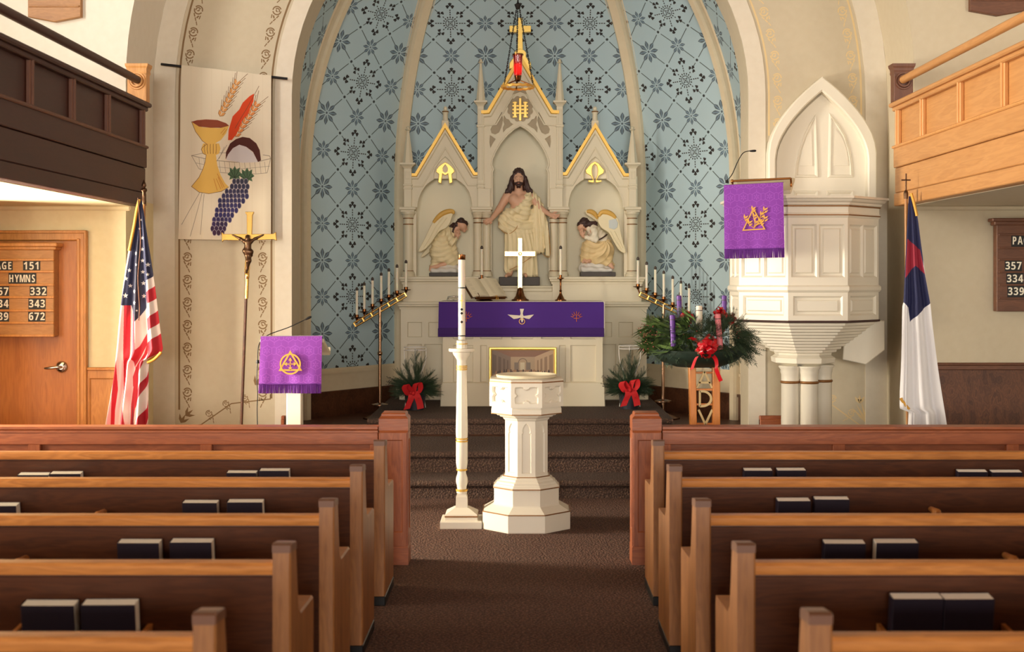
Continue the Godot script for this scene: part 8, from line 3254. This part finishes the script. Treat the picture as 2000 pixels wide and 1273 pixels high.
func wing(t: Node3D, called: String, outline: Array, d: float, z: float, thick: float, lead: Array, feathers: Array, patch: Array = []) -> void:
	var mb := MB.new()
	var closed := trace(outline, d)
	closed.append(closed[0])
	closed = smooth_line(closed, 3)
	closed.remove_at(closed.size() - 1)
	mb.prism(closed, -d + z - thick, -d + z + thick, Transform3D(), 0.004)
	var w := part(t, called, mb, M["wing_cream"])
	mb = MB.new()
	for f in feathers:
		var p := []
		for k in range(0, f.size(), 2):
			p.append(P(f[k], f[k + 1], d) + Vector3(0, 0, z + thick))
		mb.tube(smooth_path(p, 4), 0.0055, 5)
	part(w, "feather_ridges", mb, M["wing_cream"])
	mb = MB.new()
	var p2 := []
	for k in range(0, lead.size(), 2):
		p2.append(P(lead[k], lead[k + 1], d) + Vector3(0, 0, z + thick * 0.4))
	var sp := smooth_path(p2, 4)
	var rr := []
	for i in sp.size():
		rr.append(0.008 + 0.02 * sin(PI * (0.12 + 0.8 * i / sp.size())))
	mb.tube(sp, rr, 10)
	part(w, "leading_edge", mb, M["wing_gold"], "gilt upper edge")
	if patch.size():
		mb = MB.new()
		mb.prism(trace(patch, d), -d + z + thick - 0.004, -d + z + thick + 0.006, Transform3D(), 0.003)
		part(w, "grey_feathers", mb, M["wing_grey"], "pale blue grey patch")

func angels() -> void:
	var d := 13.93
	var c := func(x: float, y: float, z := 0.0) -> Vector3: return P(x, y, d) + Vector3(0, 0, z)
	# left one, turned to the right with joined hands
	var t := thing("angel_statue", "painted statue of a kneeling angel with joined hands, in the left niche", "statue", P(868, 541, d), "kneeling angel statues")
	var mb := MB.new()
	mb.box(Vector3(X(839.5, d), SHELF + 0.001, -d - 0.12), Vector3(X(896, d), Y(532.5, d), -d + 0.12), 0.005)
	part(t, "plinth", mb, M["dark_block"], "dark grey plinth")
	var rock := [[c.call(847, 527, 0), c.call(890, 526, 0), 0.04, 0.05], [c.call(845, 529, 0.06), c.call(889, 528, 0.06), 0.026, 0.03], [c.call(862, 522, 0.02), c.call(886, 520, 0.02), 0.035, 0.04]]
	part(t, "rock", skin_mesh(rock, 0.008, 0.02, func(p, n): return 0.005 * sin(p.x * 60.0 + p.y * 40.0) * sin(p.z * 50.0)), M["statue_rock"], "pale rock under the knees")
	var robe := [
		[c.call(874, 454, 0), c.call(861, 474, 0), 0.072, 0.085], [c.call(861, 474, 0), c.call(857, 492, 0), 0.085, 0.1], [c.call(878, 452, 0.0), c.call(884, 470, 0.0), 0.055, 0.05],
		[c.call(859, 492, 0.02), c.call(882, 508, 0.03), 0.09, 0.068], [c.call(884, 478, 0.0), c.call(889, 508, 0.01), 0.04, 0.05], [c.call(857, 495, 0), c.call(851, 512, 0), 0.085, 0.055],
		[c.call(852, 512, 0.02), c.call(845, 521, 0.02), 0.05, 0.035], [c.call(872, 480, 0.02), c.call(878, 505, 0.03), 0.06, 0.06], [c.call(853, 478, 0.05), c.call(850, 500, 0.05), 0.05, 0.045],
		[c.call(852, 500, 0.05), c.call(862, 508, 0.07), 0.04, 0.032], [c.call(888, 506, 0.01), c.call(893, 514, 0.02), 0.04, 0.024],
		[c.call(876, 456, 0.06), c.call(883, 474, 0.09), 0.036, 0.036], [c.call(883, 474, 0.09), c.call(891, 468, 0.08), 0.034, 0.026],
	]
	var m2: Vector3 = c.call(866, 455, 0)
	part(t, "robe", skin_mesh(robe, 0.0055, 0.016, func(p, n): return 0.006 * crease(Vector2(p.x - m2.x, (p.y - m2.y) * 0.9).length() * 72.0 + p.x * 14.0 + p.z * 6.0)), M["statue_robe"], "cream robe in curved folds")
	var body := [
		[c.call(900, 437, 0), c.call(904, 441, 0), 0.05, 0.046], [c.call(905, 445, 0), c.call(906, 449, 0), 0.034, 0.022], [c.call(909.5, 442.5, 0), c.call(912, 447.5, 0), 0.009, 0.009], [c.call(908, 451, 0), c.call(907, 452, 0), 0.011, 0.01],
		[c.call(886, 449, 0), c.call(897, 443, 0), 0.034, 0.03], [c.call(880, 455, 0), c.call(888, 456, 0), 0.05, 0.036],
		[c.call(888, 470, 0.08), c.call(893, 464, 0.06), 0.022, 0.017],
		[c.call(843, 523, 0.05), c.call(841, 527, 0.07), 0.02, 0.014], [c.call(843, 523, 0.05), c.call(880, 512, 0.03), 0.02, 0.028], [c.call(880, 512, 0.03), c.call(860, 488, 0.02), 0.03, 0.04], [c.call(860, 488, 0.02), c.call(872, 460, 0.0), 0.04, 0.04], [c.call(872, 460, 0.0), c.call(882, 455, 0.0), 0.04, 0.04], [c.call(876, 458, 0.05), c.call(883, 474, 0.085), 0.022, 0.022], [c.call(883, 474, 0.085), c.call(888, 470, 0.08), 0.022, 0.022], [c.call(876, 458, 0.05), c.call(876, 456, 0.0), 0.022, 0.03],
	]
	var whole := skin_mesh(body, 0.005, 0.01)
	whole.add(skin_mesh(hand_bones(c.call(893, 464, 0.055), Vector3(0.1, 1.0, -0.1).normalized(), Vector3(0.5, 0, -1), 0.0115), 0.0025, 0.003))
	whole.add(skin_mesh(hand_bones(c.call(894, 464, 0.03), Vector3(0.1, 1.0, 0.05).normalized(), Vector3(0.5, 0, 1), 0.0115), 0.0025, 0.003))
	part(t, "body", whole, M["statue_skin"], "bowed face in profile and joined hands")
	var hair := [[c.call(901, 434.5, 0), c.call(908, 437, 0), 0.052, 0.034], [c.call(898, 438, 0), c.call(886, 440, 0.01), 0.036, 0.026], [c.call(886, 440, 0.01), c.call(876, 444, 0.02), 0.024, 0.008], [c.call(888, 441, 0.03), c.call(885, 452, 0.045), 0.014, 0.008], [c.call(885, 452, 0.045), c.call(887, 456, 0.05), 0.008, 0.004]]
	part(t, "hair", skin_mesh(hair, 0.006, 0.012, func(p, n): return 0.002 * sin(p.y * 260.0 + p.x * 60.0)), M["statue_hair"], "dark hair with a loose lock")
	mb = MB.new()
	mb.tube([c.call(906, 442.5, 0.033), c.call(909.5, 443.5, 0.018)], [0.0025, 0.0015], 5)
	mb.tube([c.call(906, 445.3, 0.031), c.call(909.5, 445.8, 0.018)], [0.0022, 0.0015], 5)
	part(t, "brow_and_lid", mb, M["statue_eye"])
	wing(t, "wing", [888, 415, 882, 411.5, 872, 413, 858, 421, 847, 434, 838, 451, 829, 471, 819, 489, 821, 492, 832, 487, 843, 475, 852, 462, 860, 452, 872, 446, 880, 436, 883, 427], d, 0.1, 0.016, [886, 419, 885, 414, 876, 414, 864, 419, 854, 428, 848, 436], [[868, 424, 852, 445, 840, 468, 829, 484], [874, 426, 858, 448, 846, 470, 836, 481]])
	wing(t, "wing", [878, 425, 866, 436, 852, 452, 842, 470, 832, 486, 822, 499, 824, 502, 836, 494, 848, 478, 858, 462, 872, 445], d, -0.06, 0.014, [876, 427, 866, 437, 858, 447], [[866, 446, 850, 470, 836, 490]])
	# right one, turned to the left with the face in the hands
	t = thing("angel_statue", "painted statue of a kneeling angel with the face in its hands, in the right niche", "statue", P(1166, 541, d), "kneeling angel statues")
	mb = MB.new()
	mb.box(Vector3(X(1133, d), SHELF + 0.001, -d - 0.12), Vector3(X(1201, d), Y(531, d), -d + 0.12), 0.005)
	part(t, "plinth", mb, M["dark_block"], "dark grey plinth")
	rock = [[c.call(1140, 522, 0), c.call(1190, 525, 0), 0.055, 0.035], [c.call(1140, 526, 0.06), c.call(1192, 528, 0.06), 0.034, 0.02], [c.call(1150, 516, 0.03), c.call(1175, 518, 0.03), 0.03, 0.028]]
	part(t, "rock", skin_mesh(rock, 0.008, 0.02, func(p, n): return 0.005 * sin(p.x * 60.0 + p.y * 40.0) * sin(p.z * 50.0)), M["statue_rock"], "pale draped rock under the knees")
	var blouse := [
		[c.call(1158, 448, 0), c.call(1172, 464, 0), 0.066, 0.075], [c.call(1172, 464, 0), c.call(1180, 476, 0), 0.074, 0.078],
		[c.call(1160, 451, 0.06), c.call(1162, 468, 0.1), 0.04, 0.034], [c.call(1162, 468, 0.1), c.call(1144, 464, 0.085), 0.034, 0.024], [c.call(1154, 450, -0.03), c.call(1148, 464, -0.02), 0.036, 0.026], [c.call(1151, 447, 0), c.call(1158, 452, 0), 0.04, 0.05],
	]
	part(t, "blouse", skin_mesh(blouse, 0.0065, 0.014, func(p, n): return 0.003 * crease(p.x * 70.0 - p.y * 40.0)), M["statue_white"], "white blouse")
	var skirt := [
		[c.call(1180, 478, 0), c.call(1184, 486, 0), 0.086, 0.09], [c.call(1182, 484, 0.02), c.call(1152, 480, 0.03), 0.085, 0.06], [c.call(1150, 478, 0.03), c.call(1145, 506, 0.03), 0.062, 0.05],
		[c.call(1160, 484, 0.02), c.call(1156, 506, 0.02), 0.066, 0.055], [c.call(1178, 490, 0.03), c.call(1164, 506, 0.05), 0.075, 0.05], [c.call(1184, 488, 0), c.call(1188, 506, 0), 0.07, 0.05],
		[c.call(1165, 507, 0.05), c.call(1190, 514, 0.04), 0.045, 0.036], [c.call(1138, 500, 0.02), c.call(1137, 508, 0.02), 0.026, 0.024], [c.call(1190, 510, 0.03), c.call(1196, 516, 0.03), 0.036, 0.024], [c.call(1141, 478, 0), c.call(1139, 503, 0), 0.03, 0.034],
	]
	var m3: Vector3 = c.call(1180, 470, 0)
	part(t, "skirt", skin_mesh(skirt, 0.0055, 0.016, func(p, n): return 0.006 * crease(Vector2(p.x - m3.x, p.y - m3.y).length() * 40.0 + atan2(p.y - m3.y, p.x - m3.x) * 7.0)), M["statue_tan"], "tan skirt in deep folds")
	mb = MB.new()
	mb.tube(smooth_path([c.call(1164, 470, 0.082), c.call(1172, 467, 0.09), c.call(1180, 462, 0.07), c.call(1185, 458, 0.03)], 5), 0.008, 7)
	part(t, "sash", mb, M["sash_dark"], "dark sash")
	body = [
		[c.call(1140, 438, 0), c.call(1136.5, 442, 0), 0.05, 0.046], [c.call(1135.5, 446, 0), c.call(1135, 450, 0), 0.034, 0.024], [c.call(1131, 443, 0), c.call(1129.5, 447, 0), 0.009, 0.009],
		[c.call(1153, 448, 0), c.call(1144, 444, 0), 0.036, 0.03],
		[c.call(1146, 464, 0.08), c.call(1139, 462, 0.06), 0.022, 0.016], [c.call(1148, 463, -0.02), c.call(1140, 462, -0.015), 0.022, 0.016],
		[c.call(1192, 517, 0.05), c.call(1196, 523, 0.075), 0.024, 0.016], [c.call(1192, 517, 0.05), c.call(1166, 506, 0.04), 0.022, 0.028], [c.call(1166, 506, 0.04), c.call(1182, 484, 0.02), 0.03, 0.045], [c.call(1182, 484, 0.02), c.call(1148, 480, 0.03), 0.045, 0.03], [c.call(1148, 480, 0.03), c.call(1144, 508, 0.04), 0.028, 0.022], [c.call(1144, 508, 0.04), c.call(1142, 509, 0.06), 0.022, 0.022], [c.call(1144, 508, 0.04), c.call(1150, 510, 0.06), 0.022, 0.022], [c.call(1182, 484, 0.0), c.call(1156, 450, 0.0), 0.045, 0.04], [c.call(1156, 450, 0.05), c.call(1162, 468, 0.095), 0.024, 0.022], [c.call(1162, 468, 0.095), c.call(1146, 464, 0.08), 0.022, 0.02], [c.call(1156, 450, 0.05), c.call(1156, 450, 0.0), 0.024, 0.03], [c.call(1154, 450, 0.0), c.call(1148, 463, -0.02), 0.024, 0.02], [c.call(1142, 509, 0.06), c.call(1138, 512, 0.085), 0.02, 0.014], [c.call(1150, 510, 0.06), c.call(1146, 512, 0.085), 0.02, 0.014],
	]
	whole = skin_mesh(body, 0.005, 0.01)
	whole.add(skin_mesh(hand_bones(c.call(1138.5, 462, 0.055), Vector3(-0.35, 1.0, -0.25).normalized(), Vector3(0.6, 0, -1), 0.0125), 0.0025, 0.003))
	whole.add(skin_mesh(hand_bones(c.call(1139.5, 462, -0.015), Vector3(-0.35, 1.0, 0.15).normalized(), Vector3(0.6, 0, 1), 0.0125), 0.0025, 0.003))
	part(t, "body", whole, M["statue_skin"], "bowed head with hands to the face, bare feet")
	hair = [[c.call(1141, 434.5, 0), c.call(1133.5, 439, 0), 0.056, 0.036], [c.call(1142, 438, 0.01), c.call(1152, 437, 0.02), 0.044, 0.028], [c.call(1152, 437, 0.02), c.call(1163, 436, 0.03), 0.026, 0.02], [c.call(1163, 436, 0.03), c.call(1166, 441, 0.04), 0.016, 0.006], [c.call(1153, 440, 0.03), c.call(1154, 452, 0.05), 0.016, 0.006]]
	part(t, "hair", skin_mesh(hair, 0.006, 0.012, func(p, n): return 0.002 * sin(p.y * 260.0 - p.x * 60.0)), M["statue_hair"], "dark reddish hair gathered behind")
	wing(t, "wing", [1166, 432, 1170, 420, 1176, 414, 1184, 413.5, 1195, 417, 1204, 426, 1208, 438, 1211, 456, 1216, 476, 1220.5, 491, 1217, 494.5, 1207, 488, 1197, 472, 1188, 456, 1180, 450, 1172, 444], d, 0.112, 0.016, [1168, 424, 1174, 416, 1184, 415.5, 1194, 420, 1201, 427], [[1190, 452, 1200, 470, 1212, 488], [1198, 452, 1206, 468, 1215, 485]], [1187, 431, 1201, 428, 1205, 436, 1204, 445, 1198, 449, 1188, 446])
	wing(t, "wing", [1143, 413, 1146, 410, 1153, 410.5, 1162, 414, 1169, 421, 1174, 430, 1170, 436, 1163, 430, 1154, 424, 1146, 419], d, -0.03, 0.014, [1146, 413, 1154, 413, 1162, 418, 1168, 427], [[1154, 418, 1164, 426]])


# ---------------------------------------------------------------- painted stencil borders, pulpit door, pier bases
func scroll(mb: MB, at: Vector3, right: Vector3, up: Vector3, s: float, hand: float) -> void:   # one curl of the painted border, two millimetres of paint standing on the wall
	var p := func(x: float, y: float) -> Vector3: return at + (right * x * hand + up * y) * s
	var fwd := right.cross(up) * 0.0008
	var ring := func(cx: float, cy: float, r: float, a0: float, a1: float, w: float, n: int):
		for i in n:
			var a := lerpf(a0, a1, float(i) / n)
			var b := lerpf(a0, a1, float(i + 1) / n)
			var q := []
			for k in [[a, r - w], [a, r + w], [b, r + w], [b, r - w]]:
				q.append(p.call(cx + cos(k[0]) * k[1], cy + sin(k[0]) * k[1]) + fwd)
			mb.face(q, fwd)
	var bar := func(x0: float, y0: float, x1: float, y1: float, w: float):
		var a: Vector3 = p.call(x0, y0)
		var b: Vector3 = p.call(x1, y1)
		var o := (b - a).cross(fwd).normalized() * w * s
		mb.face([a - o + fwd, a + o + fwd, b + o + fwd, b - o + fwd], fwd)
	ring.call(0.0, 0.0, 0.36, 0.6, 3.3, 0.055, 7)
	ring.call(0.0, 0.0, 0.36, 3.6, 6.4, 0.055, 7)
	ring.call(0.02, 0.0, 0.2, -0.4, 2.6, 0.052, 6)
	ring.call(0.02, 0.0, 0.09, 2.4, 5.6, 0.05, 5)
	bar.call(0.3, -0.36, 0.16, -0.64, 0.055)
	bar.call(0.12, -0.7, -0.02, -0.98, 0.05)
	bar.call(-0.06, -1.02, -0.2, -1.34, 0.042)
	bar.call(-0.16, -0.5, -0.02, -0.72, 0.065)
	bar.call(-0.3, -0.45, -0.26, -0.78, 0.045)

func stencils() -> void:
	var z := -11.4
	for side: float in [-1.0, 1.0]:
		var m: Material = M["stencil"] if side < 0 else M["stencil_lit"]  # right border uses the lit, paler copy of the stencil colour
		var mb := MB.new()
		var r_out := 2.92
		var r_in := 2.13
		var ybot := Y(800, 11.4) if side < 0 else CHANCEL + 0.1
		# thin lines up both edges and round the arch
		for rr in [r_out, r_in]:
			var p := []
			var y0: float = ybot if rr == r_out or side > 0 else Y(778, 11.4)
			if side > 0:
				y0 = Y(265, 11.4)
			p.append(Vector3(side * rr, y0, z))
			for i in 25:
				var a := PI / 2 * 0.8 * i / 24.0
				p.append(Vector3(side * rr * cos(a), SPRING + rr * sin(a), z))
			mb.mold(p, [Vector2(-0.008, 0.0), Vector2(-0.008, 0.0008), Vector2(0.008, 0.0008), Vector2(0.008, 0.0)], Vector3(0, 0, 1))
		if side < 0:   # foot of the border: steps down to the right edge
			mb.mold([P(345, 838, 11.4), P(357, 836, 11.4), P(393, 829, 11.4), P(452, 788, 11.4), P(528, 779, 11.4), P(528, 770, 11.4)], [Vector2(-0.005, 0.0), Vector2(-0.005, 0.0008), Vector2(0.005, 0.0008), Vector2(0.005, 0.0)], Vector3(0, 0, 1))
		# curls along both lines
		var step := 0.193
		var sc := 0.098
		for rr in [r_out - 0.07, r_in + 0.075]:
			var hand := -side if rr > 2.5 else side
			var y: float = ybot + 0.15 if side < 0 else Y(240, 11.4)
			while y < SPRING:
				scroll(mb, Vector3(side * rr, y, z), Vector3.RIGHT, Vector3.UP, sc, -hand)
				y += step
			for i in 14:
				var a: float = (i * step + (y - SPRING)) / rr
				if a > PI / 2 * 0.8:
					break
				var at := Vector3(side * rr * cos(a), SPRING + rr * sin(a), z)
				scroll(mb, at, Vector3(cos(a), side * sin(a), 0), Vector3(-side * sin(a), cos(a), 0), sc, -hand)
		if side < 0:
			for q in [[408, 807], [441, 788], [478, 777]]:
				scroll(mb, P(q[0], q[1], 11.4), Vector3(0.82, 0.57, 0), Vector3(-0.57, 0.82, 0), 0.07, 1.0)
			for q in [[353, 826, 0.5], [362, 812, 0.9], [520, 770, -0.3], [498, 752, 0.6]]:
				for k in 3:
					var a: float = q[2] + (k - 1) * 0.6
					var b := P(q[0], q[1], 11.4) + Vector3(0, 0, 0.0009)
					mb.leaf(b, b + Vector3(sin(a), cos(a), 0) * 0.085, Vector3(cos(a), -sin(a), 0) * 0.024)
		else:   # low corner ornament under the pulpit stair
			for q in [[1627, 778], [1663, 806]]:
				scroll(mb, P(q[0], q[1], 11.4), Vector3(0.78, -0.62, 0), Vector3(0.62, 0.78, 0), 0.075, 1.0)
			for q in [[1701, 790], [1703, 745]]:
				scroll(mb, P(q[0], q[1], 11.4), Vector3.RIGHT, Vector3.UP, 0.075, -1.0)
			mb.mold([P(1619, 786, 11.4), P(1690, 838, 11.4)], [Vector2(-0.005, 0.0), Vector2(-0.005, 0.0008), Vector2(0.005, 0.0008), Vector2(0.005, 0.0)], Vector3(0, 0, 1))
			mb.mold([P(1712, 838, 11.4), P(1712, 706, 11.4)], [Vector2(-0.005, 0.0), Vector2(-0.005, 0.0008), Vector2(0.005, 0.0008), Vector2(0.005, 0.0)], Vector3(0, 0, 1))
			for k in 4:
				var a := -0.75 + k * 0.24
				var b := P(1694, 828, 11.4) + Vector3(0, 0, 0.0009)
				mb.leaf(b, b + Vector3(sin(a), cos(a), 0) * 0.2, Vector3(cos(a), -sin(a), 0) * 0.02)
			for k in 3:
				var a := -0.6 + k * 0.6
				var b := P(1679, 788, 11.4) + Vector3(0, 0, 0.0009)
				mb.leaf(b, b + Vector3(sin(a), cos(a), 0) * 0.075, Vector3(cos(a), -sin(a), 0) * 0.03)
		var o := struct("trim_stencil_" + ("left" if side < 0 else "right"), "painted scroll border on the %s side of the arch band" % ("left" if side < 0 else "right"), "border", mb, m)

func pulpit_door() -> void:
	var d := 11.37
	var door := Node3D.new()
	door.name = "door_2"
	add_child(door)
	door.position = P(1605, 380, d)
	tag(door, "white pointed-arch door with panels behind the pulpit", "door", "", "structure")
	var pointed := func(x0: float, x1: float, y0: float, tip: float, foot: float) -> Array:
		var o := []
		var cx := (x0 + x1) / 2
		o.append_array([x0, foot])
		for i in 10:
			var f := i / 10.0
			o.append_array([lerpf(x0, cx, 1.0 - cos(f * PI / 2) * 1.0 if f < 0.0 else pow(f, 1.55)), lerpf(y0, tip, pow(f, 0.86))])
		o.append_array([cx, tip])
		for i in range(9, -1, -1):
			var f := i / 10.0
			o.append_array([lerpf(x1, cx, pow(f, 1.55)), lerpf(y0, tip, pow(f, 0.86))])
		o.append_array([x1, foot])
		return o
	var w: Material = M["white_paint"]
	var outer: Array = pointed.call(1497, 1708, 300, 152, 640)
	var inner: Array = pointed.call(1511, 1703, 312, 179, 640)
	inner = pointed.call(1512, 1690, 312, 181, 640)
	# the casing as a band between two pointed arches
	var mb := MB.new()
	var band := outer.duplicate()
	for k in range(inner.size() - 2, -1, -2):
		band.append(inner[k])
		band.append(inner[k + 1])
	mb.prism(trace(band, d), -d - 0.025, -d + 0.09, Transform3D(), 0.012)
	part(door, "casing", mb, w)
	mb = MB.new()
	mb.prism(trace(pointed.call(1517, 1694, 314, 184, 640), d), -d - 0.018, -d - 0.008, Transform3D(), 0.0)
	part(door, "door_leaf", mb, w)
	for q in [[1555, 1595, true], [1620, 1664, false]]:
		mb = MB.new()
		var a: float = q[0]
		var b: float = q[1]
		var o := []
		if q[2]:
			o = [a, 344, a + 2, 320, a + 8, 292, a + 18, 264, a + 28, 244, b - 3, 228, b, 344]
		else:
			o = [b, 344, b - 1, 320, b - 6, 292, b - 15, 264, b - 27, 244, a + 2, 226, a, 344]
		mb.mold(path3(o, d, -0.009), [Vector2(-0.012, 0.0), Vector2(-0.008, 0.014), Vector2(0.006, 0.01), Vector2(0.014, 0.0)], Vector3(0, 0, 1), true)
		var inn := MB.ccw(trace(o, d))
		var mid := Vector2.ZERO
		for v in inn:
			mid += v / inn.size()
		for v in inn.size():
			inn[v] = mid + (inn[v] - mid) * 0.62
		mb.prism(inn, -d - 0.012, -d - 0.001)
		part(door, "panel", mb, w)
		mb = MB.new()
		mb.mold(path3([a - 2, 420, a - 2, 375, b, 375, b, 420], d, -0.009), [Vector2(-0.012, 0.0), Vector2(-0.008, 0.014), Vector2(0.006, 0.01), Vector2(0.014, 0.0)], Vector3(0, 0, 1), true)
		part(door, "panel", mb, w)
	# wooden base blocks at the arch jambs
	for q in [[1484, 1532, "right"], [549, 556, "left"]]:
		mb = MB.new()
		mb.box(Vector3(X(q[0], 11.35), CHANCEL, -11.41), Vector3(X(q[1], 11.35), Y(812, 11.35), -11.35), 0.006)
		mb.box(Vector3(X(q[0], 11.35), CHANCEL, -11.41), Vector3(X(q[1], 11.35), Y(818, 11.35), -11.335), 0.006)
		struct("baseboard_" + q[2], "wooden baseboard block at the foot of the arch pier, %s" % q[2], "baseboard", mb, M["oak_red"])


func _ready() -> void:
	rng.seed = 7
	view_and_light()
	materials()
	shell()
	apse()
	nave()
	galleries()
	end_walls()
	altar_materials()
	reredos()
	altar()
	baptismal_font()
	great_candle()
	pulpit()
	lectern()
	thing_materials()
	flags()
	banner()
	crucifix()
	candelabra()
	wreath()
	pots()
	sanctuary_lamp()
	statue_materials()
	central_statue()
	angels()
	stencils()
	pulpit_door()
